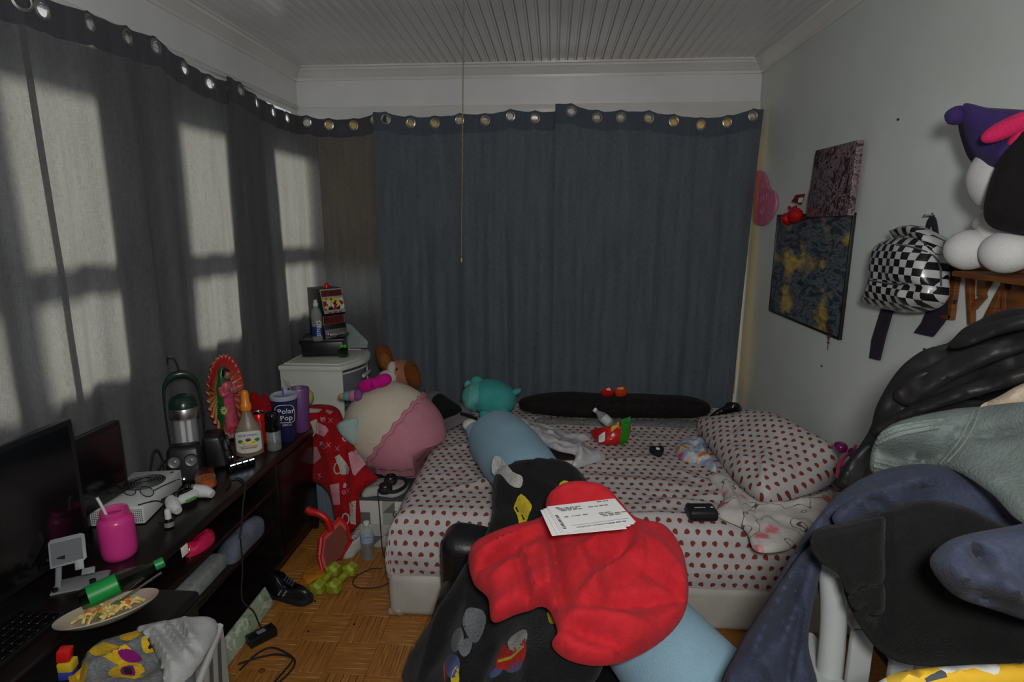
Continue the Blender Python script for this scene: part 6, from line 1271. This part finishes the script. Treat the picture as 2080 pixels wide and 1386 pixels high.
# ---- rosary
t = thing('rosary', 'small beaded rosary with cross hanging under the poster corner', 'rosary', (XW-.02, 2.52, .97))
bd = Geo(); a, b = Vector((1.178, 2.530, 1.067)), Vector((1.182, 2.529, 1.003))
for i in range(16): k_ = i/15; bd = bd+ell((1.184, a.y+.016*math.sin(k_*PI)*(1 if i % 2 else -1), a.z+(b.z-a.z)*k_), (.004, .004, .004), n=8, m=6)
under(t, obj('beads', bd, plain('dark red bead', (70, 30, 34), .3), None, seat=False)); cz = b.z-.022
under(t, obj('cross', box((1.186, b.y, cz), (.003, .005, .046))+box((1.186, b.y, cz+.008), (.003, .026, .005)), M_sil, None, seat=False))
# ---- checkered backpack
M_chk, g = base('silver and black check', (150, 150, 150), .3); v = g.co('UV', (1/.0245, 1/.0225, 1)); s_ = g.sep(v)
k_ = g.m('MODULO', g.m('ADD', g.m('FLOOR', s_[0]), g.m('FLOOR', s_[1])), 2.0); k_ = g.m('ABSOLUTE', k_)
g.l.new(g.mix(k_, lin((186, 188, 188)), lin((22, 22, 24))), g.b.inputs['Base Color']); g.b.inputs['Metallic'].default_value = .15
M_stp = cloth('dark purple webbing', (44, 38, 56), nap=.4)
bo_, bpk = puff('mini_backpack', [(1.135, p[1], p[2]) for p in [(1.120, 2.102, 1.397), (1.120, 2.069, 1.435), (1.120, 1.962, 1.460), (1.120, 1.843, 1.460), (1.120, 1.787, 1.430), (1.120, 1.759, 1.347), (1.120, 1.749, 1.284), (1.120, 1.789, 1.245), (1.120, 1.893, 1.217), (1.120, 2.030, 1.206), (1.120, 2.142, 1.210), (1.120, 2.108, 1.289)]], (-1, -.25, .1), M_chk, 'silver and black checkered mini backpack hanging on the wall', 'backpack', t=.085, edge=.09, back=.45, cr_amp=.006, cr_sc=14, step=.012,
     folds=[((1.060, 1.927, 1.308), (1.060, 1.705, 1.310), .02, -.02), ((1.060, 1.825, 1.428), (1.060, 1.689, 1.380), .015, -.014), ((1.060, 1.844, 1.294), (1.080, 1.814, 1.230), .02, .014)])
def bk(nm, g_, m): return under(bo_, obj(nm, g_, m, None, seat=False))
top = [(1.15, p[1], p[2]) for p in [(1.130, 2.029, 1.433), (1.130, 1.942, 1.463), (1.130, 1.856, 1.465), (1.130, 1.800, 1.435), (1.130, 1.782, 1.388), (1.130, 1.844, 1.410), (1.130, 1.945, 1.423)]]
o_, _ = puff('lid', top, (-1, -.2, .4), M_chk, None, None, parent=bo_, t=.05, edge=.04, back=.4, cr_amp=.003, rim=.05); o_.matrix_parent_inverse = Matrix.Translation(-Vector(bo_.location))
M_zip = plain('zip metal', (150, 150, 154), .3, Metallic=.9)
hgt = lambda pts: [tuple(Vector(bpk.world(bpk.to2(np.array([p])), bpk.base_h(bpk.to2(np.array([p])))+bpk.height(bpk.to2(np.array([p])))+.010)[0])) for p in pts]
bk('pocket_zip', tube(hgt([(1.100, 2.031, 1.305), (1.100, 1.958, 1.303), (1.100, 1.878, 1.305), (1.100, 1.823, 1.314)]), .003, 6, 3), M_zip); bk('main_zip', tube(hgt([(1.100, 1.893, 1.425), (1.100, 1.807, 1.418), (1.100, 1.763, 1.389), (1.100, 1.740, 1.320)]), .003, 6, 3), M_zip)
bk('hanging_loop', tube([(1.185, p[1], p[2]) for p in [(1.185, 1.987, 1.444), (1.185, 1.968, 1.515), (1.185, 1.928, 1.446)]], .012, 8, 3).mp(lambda x, y, z: (XW-.004+(x-1.185)*.4, y, z)), M_stp); bk('wall_nail', lathe([(.004, 0), (.004, .03)], 8).tf((XW, (1.185, 1.964, 1.518)[1], (1.185, 1.964, 1.518)[2]), (0, R(-90), 0)), M_sil)
for lp in ([(1.170, 2.149, 1.248), (1.170, 2.084, 1.256), (1.170, 2.124, 1.085), (1.170, 2.138, 1.005), (1.170, 2.201, 0.998), (1.170, 2.201, 1.069)], [(1.170, 1.887, 1.290), (1.170, 1.786, 1.272), (1.170, 1.826, 1.199), (1.170, 1.868, 1.146), (1.170, 1.960, 1.141), (1.170, 1.927, 1.182)]): bk('shoulder_strap', slab([(XW-.006, p[1], p[2]) for p in lp], .010, (-1, 0, 0), .003), M_stp)
# ---- wooden bracket shelf
M_wd, g = base('brown stained wood', (104, 58, 22), .45); g.l.new(g.mix(g.rng(g.noise(g.co('Object', (1, 1, 14)), 8, 4), .3, .7), lin((84, 44, 14)), lin((128, 74, 30))), g.b.inputs['Base Color'])
t = thing('bracket_shelf', 'brown wooden wall shelf with slanted openwork brackets under the plush doll', 'shelf', (XW, 1.55, 1.15))
def bs(nm, g_, m=M_wd): return under(t, obj(nm, g_, m, None, seat=False))
bs('shelf_board', bx(1.06, XW-.001, 1.30, 1.63, 1.357, 1.371, .003)); bs('top_rail', onwall([(1.190, 1.874, 1.370), (1.190, 1.548, 1.384), (1.190, 1.545, 1.372), (1.190, 1.871, 1.358)], .001, .016, M_wd, .002))
for lp in ([(1.190, 1.840, 1.369), (1.190, 1.798, 1.373), (1.190, 1.792, 1.216), (1.190, 1.804, 1.213)], [(1.190, 1.767, 1.368), (1.190, 1.748, 1.369), (1.190, 1.704, 1.213), (1.190, 1.719, 1.211)], [(1.190, 1.717, 1.372), (1.190, 1.661, 1.372), (1.190, 1.685, 1.300), (1.190, 1.700, 1.295)], [(1.190, 1.634, 1.374), (1.190, 1.617, 1.376), (1.190, 1.580, 1.242), (1.190, 1.596, 1.239)], [(1.190, 1.596, 1.311), (1.190, 1.565, 1.365), (1.190, 1.545, 1.372), (1.190, 1.522, 1.270), (1.190, 1.584, 1.261)], [(1.190, 1.720, 1.264), (1.190, 1.684, 1.308), (1.190, 1.677, 1.295), (1.190, 1.710, 1.255)], [(1.190, 1.667, 1.234), (1.190, 1.625, 1.333), (1.190, 1.617, 1.316), (1.190, 1.635, 1.239)], [(1.190, 1.853, 1.269), (1.190, 1.823, 1.315), (1.190, 1.820, 1.301), (1.190, 1.846, 1.255)], [(1.190, 1.842, 1.219), (1.190, 1.794, 1.227), (1.190, 1.793, 1.212), (1.190, 1.840, 1.212)]): bs('bracket_slat', onwall(lp, .001, .016, M_wd, .002))
# ---- plush doll on the shelf (plain, faceless)
M_wp = cloth('white plush doll', (200, 200, 198), (182, 182, 182), nap=.15, bs=220); M_pu = cloth('dark violet plush', (62, 46, 104), (48, 34, 84), nap=.2, bs=220); M_bk2 = cloth('black plush ear', (24, 20, 22), (14, 11, 13), nap=.4, bs=220); M_hot = cloth('hot pink plush', (226, 40, 100), nap=.2, bs=220)
t = thing('plush_doll', 'white plush doll with violet cap and black ears sitting on the wall shelf', 'plush', (1.09, 1.50, 1.3715))
def pd(nm, g_, m): return under(t, obj(nm, g_.mp(lambda x, y, z: (min(x, XW-.002), y, max(z, 1.3712))), m, None, seat=False))   # sits against the wall
for c in ((1.041, 1.550, 1.430), (1.059, 1.450, 1.430)): pd('foot', ell(c, (.052, .056, .050), n=28, m=18), M_wp)
bc = Vector((1.084, 1.500, 1.465)); pd('body', ell(bc+Vector((.03, .02, 0)), (.07, .08, .085)), M_wp); pd('arm', tube([bc+Vector((-.02, .0, .05)), Vector((1.075, 1.560, 1.497)), Vector((1.087, 1.600, 1.490))], [.026, .024, .016], 12), M_wp)
hc = Vector((1.108, 1.500, 1.605)); pd('head', ell(hc, (.118, .10, .100), n=32, m=20), M_wp)
cap = [Vector(p) for p in [(1.004, 1.600, 1.757), (1.050, 1.580, 1.746), (1.094, 1.520, 1.729), (1.090, 1.460, 1.707), (1.100, 1.440, 1.619), (1.043, 1.450, 1.627), (1.014, 1.470, 1.617), (1.015, 1.530, 1.642), (1.019, 1.580, 1.679)]]
o_, _ = puff('cap', cap, (-.5, -.85, .2), M_pu, None, None, parent=t, t=.035, edge=.05, back=.8, cr_amp=.002, step=.012, rim=.075); o_.matrix_parent_inverse = Matrix.Translation(-Vector(t.location))
pd('pompom', ell(Vector((0.971, 1.560, 1.751)), (.024, .024, .022)).mp(lambda x, y, z: (x+.004*nz(x*60, y*60, z*60), y, z+.004*nz(x*60, z*60, 3))), M_pu)
ear = [Vector(p) for p in [(1.013, 1.400, 1.697), (0.987, 1.400, 1.668), (0.969, 1.400, 1.617), (0.959, 1.400, 1.564), (0.959, 1.400, 1.521), (0.974, 1.400, 1.493), (1.010, 1.400, 1.478), (1.084, 1.400, 1.474), (1.101, 1.400, 1.553), (1.067, 1.400, 1.688)]]
o_, _ = puff('ear', ear, (-.5, -.85, .1), M_bk2, None, None, parent=t, t=.03, edge=.05, back=.9, cr_amp=.002, step=.012); o_.matrix_parent_inverse = Matrix.Translation(-Vector(t.location))
b0 = Vector((0.984, 1.400, 1.701)); pd('bow', ell(b0, (.058, .024, .020), (0, R(-28), 0), p=2.3), M_hot); pd('bow_tail', ell(b0+Vector((.02, -.01, -.03)), (.03, .016, .02), (0, R(-50), 0)), M_hot)
# ---- nail specks on the wall
for p, nl in (((1.198, 2.236, 1.850), 'tiny dark nail head in the side wall above the backpack'), ((1.198, 1.914, 1.096), 'tiny dark nail head in the side wall below the backpack'), ((1.198, 2.594, 0.869), 'tiny dark nail head in the side wall under the rosary')): one('wall_nail', lathe([(.004, 0), (.004, .004), (.002, .006)], 10).tf((XR, p[1], p[2]), (0, R(-90), 0)), M_blkm, nl, 'nail', 'nails in the side wall')
# ---- chain of the ceiling lamp
fx_ = (-0.273, 1.750, 2.101); bt = (-0.277, 1.750, 1.392)
M_chain = plain('dull brass chain', (96, 86, 66), .45, Metallic=.5)
t = thing('ceiling_lamp', 'ceiling lamp with long brass bead pull chain hanging before the blue curtains', 'lamp', (fx_[0], 1.75, ZC))
obj('canopy', lathe([(.07, -.03), (.08, -.012), (.08, 0)], 28), M_trim, t); obj('glass_bowl', lathe([(.02, -.135), (.09, -.115), (.125, -.07), (.12, -.031), (.07, -.03)], 32), plain('opal glass', (225, 222, 214), .3), t)
L0 = ZC-.135-bt[2]; obj('chain_wire', tube([(.02, 0, -.135), (bt[0]-fx_[0], 0, -.135-L0)], .0011, 6, 1), M_chain, t)
bd = Geo(); nb = int(L0/.0065)
for i in range(nb):
    k_ = i/nb; bd_ = ell((.02*(1-k_)+(bt[0]-fx_[0])*k_, 0, -.135-L0*k_), (.0022, .0022, .0026), n=6, m=4); kk = len(bd.v); bd.v += bd_.v; bd.f += [tuple(a+kk for a in f) for f in bd_.f]
obj('chain_beads', bd, M_chain, t)['kind'] = 'stuff'; obj('chain_pull', lathe([(.003, 0), (.005, .004), (.004, .014), (.0015, .018)], 12, (bt[0]-fx_[0], 0, -.135-L0-.016)), M_chain, t)
# ================================================================ CLOTHES PILED ON A PLASTIC CHAIR
M_pc = plain('white garden plastic', (158, 162, 160), .4)
t = thing('plastic_chair', 'white plastic garden chair buried under piled clothes', 'chair', (.80, .86, 0))
def pch(nm, g_, m=M_pc): return under(t, obj(nm, g_, m, None, seat=False))
pch('seat', bx(.54, 1.04, .62, 1.10, .40, .43, .012, 3)); pch('top_rail', bx(.60, 1.0, 1.06, 1.085, .70, .74, .010, 3))
for i in range(5): pch('back_slat', bx(.61+.082*i, .655+.082*i, 1.064, 1.080, .43, .70, .006))
for x, y, s in ((.55, .64, 0), (1.03, .64, 0), (.55, 1.07, .03), (1.03, 1.07, .03)): pch('leg', tube([(x, y, .41), (x*1.0+(.02 if x > .8 else -.02), y+s-.01, 0)], [.028, .022], 10, 2))
pch('back_post', tube([(0.519, 1.000, 0.869), (0.534, 1.000, 0.766), (0.531, 0.985, 0.629), (.53, .99, .42)], [.022, .023, .023, .024], 10, 3))
for x in (.525, 1.055):
    pch('armrest', box((x, .87, .655), (.055, .46, .022), bev=.009, seg=3)); pch('arm_post', tube([(x, .66, .645), (x, .65, .41)], [.024, .026], 10, 2)); pch('arm_post', tube([(x, 1.05, .645), (x, 1.06, .41)], [.024, .026], 10, 2))
M_sat, g = base('black satin', (24, 24, 25), .55); g.bump(g.noise(g.co('Object', (1, 1, 1)), 34, 6), .22, .012)
lp = [(0.677, 1.320, 0.888), (0.683, 1.320, 0.936), (0.711, 1.320, 0.983), (0.733, 1.320, 1.036), (0.741, 1.320, 1.091), (0.774, 1.320, 1.168), (0.819, 1.320, 1.214), (0.871, 1.320, 1.233), (0.903, 1.320, 1.269), (0.952, 1.320, 1.294), (0.928, 1.200, 1.327), (0.960, 1.150, 1.327), (0.964, 1.100, 1.226), (0.954, 1.100, 1.091), (0.913, 1.200, 1.072), (0.859, 1.320, 1.002), (0.777, 1.320, 0.963), (0.727, 1.320, 0.875)]
sj, _ = puff('satin_jacket', lp, (-.35, -.75, .55), M_sat, 'shiny black satin jacket on top of the clothes pile', 'jacket', t=.05, edge=.06, back=.9, cr_amp=.014, cr_sc=20, step=.0065, fk=1.9,
     folds=[((0.764, 1.280, 1.141), (0.866, 1.120, 1.285), .022, .03), ((0.778, 1.260, 1.102), (0.867, 1.100, 1.243), .02, -.026), ((0.736, 1.270, 1.075), (0.852, 1.180, 1.192), .02, .024), ((0.832, 1.250, 1.247), (0.869, 1.120, 1.322), .018, -.02), ((0.705, 1.270, 0.982), (0.758, 1.270, 1.064), .016, .022), ((0.673, 1.280, 0.929), (0.731, 1.270, 1.029), .014, -.02), ((0.843, 1.200, 1.155), (0.875, 1.100, 1.196), .015, .02)])
def part_puff0(root, nm, lp, m, **k):
    o, q = puff(nm, lp, (-.35, -.75, .55), m, None, None, parent=root, **k); o.matrix_parent_inverse = Matrix.Translation(-Vector(root.location)); return q
for lp2 in ([(0.738, 1.260, 1.135), (0.781, 1.250, 1.188), (0.820, 1.200, 1.242), (0.855, 1.140, 1.280), (0.882, 1.100, 1.305), (0.870, 1.080, 1.284), (0.837, 1.130, 1.239), (0.797, 1.180, 1.186), (0.759, 1.230, 1.117)], [(0.707, 1.260, 1.055), (0.747, 1.240, 1.103), (0.790, 1.180, 1.165), (0.833, 1.130, 1.210), (0.860, 1.080, 1.243), (0.849, 1.070, 1.218), (0.815, 1.110, 1.182), (0.763, 1.160, 1.135), (0.728, 1.220, 1.082), (0.714, 1.250, 1.037)], [(0.655, 1.270, 0.915), (0.667, 1.270, 0.963), (0.697, 1.270, 1.011), (0.730, 1.270, 1.035), (0.729, 1.270, 1.000), (0.708, 1.270, 0.959), (0.688, 1.270, 0.904)], [(0.822, 1.240, 1.244), (0.841, 1.220, 1.282), (0.863, 1.170, 1.311), (0.884, 1.120, 1.331), (0.872, 1.100, 1.314), (0.845, 1.140, 1.290), (0.821, 1.190, 1.255)]):
    part_puff0(sj, 'fold', lp2, M_sat, t=.015, edge=.016, back=.5, cr_amp=.010, cr_sc=24, step=.0065)
puff('beige_top', [(0.785, 1.075, 1.164), (0.815, 1.075, 1.187), (0.853, 1.075, 1.212), (0.917, 1.075, 1.231), (0.942, 1.075, 1.139), (0.848, 1.075, 1.146)], (-.35, -.8, .5), cloth('beige jersey', (196, 178, 156), nap=.2), 'beige top peeking out between the satin jacket and the grey sweatshirt', 'top', t=.03, edge=.04, back=.5, cr_amp=.004)
M_gk = cloth('grey green knit', (112, 122, 119), (92, 101, 98), nap=.4, bs=150, vs=20)
lp = [(0.644, 1.140, 1.009), (0.643, 1.140, 1.062), (0.663, 1.140, 1.098), (0.707, 1.140, 1.120), (0.778, 1.140, 1.138), (0.805, 1.080, 1.166), (0.799, 0.980, 1.204), (0.803, 0.900, 1.198), (0.744, 0.800, 1.068), (0.700, 0.840, 1.062), (0.710, 0.920, 1.070), (0.726, 1.040, 1.059), (0.732, 1.140, 1.015), (0.676, 1.140, 0.998)]
gs_, gsp = puff('knit_sweatshirt', lp, (-.4, -.75, .5), M_gk, 'grey-green sweatshirt with ribbed cuff on the clothes pile', 'sweatshirt', t=.035, edge=.03, back=.9, cr_amp=.004, cr_sc=16, step=.0065, fk=1.9,
     folds=[((0.629, 1.100, 1.079), (0.728, 1.080, 1.071), .009, -.032), ((0.730, 1.080, 1.054), (0.753, 1.060, 1.140), .010, -.014), ((0.743, 1.020, 1.135), (0.775, 0.960, 1.167), .012, -.02), ((0.642, 1.100, 1.098), (0.725, 1.080, 1.122), .02, .016)])
rb_ = Geo()
for i in range(7):
    y_ = 868+i*13; a = (3.843, -4.140, 0.000) if False else None
rib_pts = [[(0.625, 1.090, 1.102), (0.670, 1.090, 1.113), (0.727, 1.090, 1.122)], [(0.623, 1.090, 1.056), (0.670, 1.090, 1.047), (0.714, 1.090, 1.055)], [(0.623, 1.090, 1.046), (0.662, 1.090, 1.037), (0.699, 1.090, 1.043)], [(0.630, 1.090, 1.110), (0.673, 1.090, 1.123), (0.734, 1.090, 1.132)], [(0.623, 1.090, 1.092), (0.671, 1.090, 1.103), (0.724, 1.090, 1.112)]]
M_rib = cloth('grey green rib', (120, 130, 126), nap=.4, bs=150)
hg2 = lambda pts: [tuple(gsp.world(gsp.to2(np.array([p])), gsp.base_h(gsp.to2(np.array([p])))+gsp.height(gsp.to2(np.array([p])))+.0075)[0]) for p in cr(pts, 6)]
for r_ in rib_pts: under(gs_, obj('cuff_rib', tube(hg2(r_), .0045, 8, 1), M_rib, None, seat=False))
for r_ in ([(0.738, 1.090, 1.041), (0.763, 1.090, 1.085), (0.782, 1.090, 1.147)], [(0.747, 1.090, 1.040), (0.772, 1.090, 1.082), (0.791, 1.090, 1.147)]): under(gs_, obj('seam_stitch', tube(hg2(r_), .0016, 6, 1), plain('grey thread', (104, 112, 108), .9), None, seat=False))
M_nv = cloth('navy fleece', (56, 61, 79), (41, 45, 61), nap=.35, bs=150, vs=12)
lp = [(0.343, 1.000, 0.603), (0.370, 1.020, 0.677), (0.408, 1.040, 0.735), (0.445, 1.050, 0.811), (0.471, 1.050, 0.874), (0.500, 1.050, 0.934), (0.540, 1.050, 0.996), (0.592, 1.050, 1.037), (0.650, 1.050, 1.058), (0.711, 1.050, 1.060), (0.762, 1.050, 1.042), (0.789, 1.000, 1.020), (0.807, 0.960, 0.999), (0.794, 0.950, 0.965), (0.737, 0.980, 0.949), (0.690, 1.050, 0.921), (0.603, 1.050, 0.907), (0.551, 1.050, 0.879), (0.529, 1.050, 0.847), (0.532, 1.050, 0.820), (0.502, 1.020, 0.771), (0.494, 1.000, 0.700), (0.504, 0.970, 0.609), (0.425, 0.980, 0.572)]
nh, _ = puff('navy_hoodie', lp, (-.4, -.8, .45), M_nv, 'navy hoodie whose sleeve hangs down over the white plastic chair', 'hoodie', t=.03, edge=.03, back=.9, cr_amp=.005, cr_sc=14, step=.0065, fk=1.9,
     folds=[((0.472, 1.000, 0.917), (0.413, 0.980, 0.702), .02, -.03), ((0.441, 1.000, 0.875), (0.378, 0.980, 0.689), .025, .022), ((0.531, 1.000, 1.007), (0.675, 1.000, 1.063), .02, .02), ((0.502, 1.000, 0.967), (0.623, 1.000, 1.020), .012, -.024), ((0.481, 1.000, 0.826), (0.450, 0.970, 0.653), .018, .022), ((0.563, 1.000, 1.027), (0.640, 1.000, 1.015), .014, .02)])
def part_puff(root, nm, lp, m, **k):
    o, q = puff(nm, lp, (-.4, -.8, .45), m, None, None, parent=root, **k); o.matrix_parent_inverse = Matrix.Translation(-Vector(root.location)); return q
part_puff(nh, 'sleeve', [(0.334, 0.955, 0.633), (0.355, 0.975, 0.708), (0.390, 0.990, 0.768), (0.432, 1.000, 0.842), (0.461, 1.000, 0.898), (0.485, 1.000, 0.919), (0.501, 1.000, 0.878), (0.487, 0.985, 0.811), (0.477, 0.965, 0.739), (0.481, 0.930, 0.645)], M_nv, t=.035, edge=.03, back=.6, cr_amp=.004, cr_sc=16, step=.0065, fk=1.8,
     folds=[((0.466, 0.980, 0.899), (0.411, 0.950, 0.757), .012, -.028), ((0.435, 0.980, 0.858), (0.375, 0.950, 0.725), .016, .018), ((0.459, 0.970, 0.816), (0.432, 0.930, 0.688), .010, -.024), ((0.401, 0.950, 0.726), (0.424, 0.930, 0.673), .012, .016)])
part_puff(nh, 'cuff', [(0.322, 0.930, 0.645), (0.334, 0.945, 0.690), (0.366, 0.940, 0.686), (0.399, 0.930, 0.671), (0.394, 0.910, 0.638), (0.326, 0.910, 0.633)], M_nv, t=.02, edge=.015, back=.6, cr_amp=.002, step=.0065)
part_puff(nh, 'front_panel', [(0.507, 0.995, 0.980), (0.540, 0.995, 1.019), (0.584, 0.995, 1.044), (0.632, 0.995, 1.055), (0.674, 0.995, 1.047), (0.635, 0.995, 1.032), (0.622, 0.995, 1.003), (0.574, 0.995, 0.987), (0.531, 0.995, 0.956)], M_nv, t=.022, edge=.016, back=.6, cr_amp=.003, cr_sc=18, step=.0065, fk=1.6,
     folds=[((0.546, 0.970, 1.041), (0.583, 0.970, 1.010), .007, -.018), ((0.566, 0.970, 1.049), (0.602, 0.970, 1.020), .007, .014), ((0.531, 0.970, 1.029), (0.563, 0.970, 1.003), .007, .014)])
M_bf = cloth('black fleece jacket', (19, 20, 20), (11, 12, 12), nap=.5, bs=150, vs=20)
lp = [(0.443, 0.930, 0.965), (0.455, 0.930, 0.993), (0.500, 0.930, 1.004), (0.551, 0.930, 1.026), (0.619, 0.930, 1.049), (0.682, 0.930, 1.039), (0.748, 0.930, 1.010), (0.768, 0.880, 1.027), (0.798, 0.840, 0.995), (0.787, 0.800, 0.875), (0.725, 0.820, 0.842), (0.727, 0.930, 0.741), (0.637, 0.930, 0.737), (0.584, 0.930, 0.759), (0.541, 0.930, 0.810), (0.513, 0.930, 0.862), (0.497, 0.930, 0.906), (0.462, 0.930, 0.931)]
bf, _ = puff('fleece_jacket', lp, (-.4, -.8, .45), M_bf, 'matt black fleece jacket slumped over the chair back', 'jacket', t=.03, edge=.03, back=1, cr_amp=.005, cr_sc=14, step=.0065, fk=1.9,
     folds=[((0.539, 0.900, 1.032), (0.553, 0.880, 0.831), .012, -.03), ((0.494, 0.900, 0.915), (0.546, 0.900, 0.944), .012, -.026), ((0.473, 0.900, 0.968), (0.532, 0.900, 0.988), .02, .02), ((0.551, 0.900, 0.899), (0.533, 0.900, 0.852), .014, .02)])
part_puff(bf, 'lapel', [(0.422, 0.885, 0.989), (0.432, 0.885, 1.014), (0.476, 0.885, 1.026), (0.523, 0.885, 1.040), (0.533, 0.885, 1.032), (0.538, 0.885, 0.980), (0.543, 0.885, 0.927), (0.512, 0.885, 0.915), (0.490, 0.885, 0.901), (0.472, 0.885, 0.935), (0.439, 0.885, 0.958)], M_bf, t=.022, edge=.014, back=.5, cr_amp=.004, cr_sc=16, step=.0065)
part_puff(bf, 'pocket_flap', [(0.488, 0.880, 0.899), (0.508, 0.880, 0.915), (0.539, 0.880, 0.927), (0.548, 0.880, 0.877), (0.529, 0.880, 0.867), (0.519, 0.880, 0.883), (0.503, 0.880, 0.875)], M_bf, t=.018, edge=.012, back=.5, cr_amp=.004, cr_sc=20, step=.0065)
lp = [(0.508, 0.735, 1.049), (0.514, 0.735, 1.075), (0.539, 0.735, 1.094), (0.592, 0.735, 1.109), (0.656, 0.735, 1.123), (0.701, 0.735, 1.107), (0.729, 0.735, 0.957), (0.665, 0.735, 0.968), (0.599, 0.735, 0.987), (0.543, 0.735, 1.008)]
puff('navy_sleeve', lp, (-.4, -.8, .45), cloth('navy sweat cloth', (58, 63, 80), (43, 47, 62), nap=.35, bs=150, vs=12), 'navy sweater bunched in front of the black fleece jacket', 'sweater', t=.045, edge=.045, back=.9, cr_amp=.004, cr_sc=16, step=.0065, fk=1.9,
     folds=[((0.557, 0.740, 1.015), (0.613, 0.720, 0.991), .009, -.035), ((0.557, 0.750, 1.075), (0.574, 0.740, 1.053), .008, -.03), ((0.582, 0.730, 1.034), (0.622, 0.720, 1.007), .010, .02), ((0.564, 0.740, 1.034), (0.617, 0.720, 1.035), .025, .022), ((0.535, 0.750, 1.041), (0.561, 0.740, 1.011), .016, .02)])
M_yc, g = base('yellow patch cushion cover', (200, 196, 180), .8); g.l.new(g.ramp(g.vor(g.co('UV'), 34, 'Color'), [(0, (204, 160, 30)), (.4, (196, 196, 188)), (.62, (60, 66, 72)), (.78, (206, 170, 50))], True), g.b.inputs['Base Color'])
puff('patterned_cushion', [(0.442, 0.720, 0.851), (0.464, 0.720, 0.886), (0.501, 0.720, 0.900), (0.563, 0.720, 0.910), (0.638, 0.720, 0.917), (0.712, 0.720, 0.915), (0.732, 0.720, 0.807), (0.583, 0.720, 0.780), (0.474, 0.720, 0.805)], (-.3, -.5, .8), M_yc, 'cushion with yellow and grey patches on the plastic chair seat', 'cushion', t=.03, edge=.05, back=1, cr_amp=.002)
bpy.context.view_layer.update()
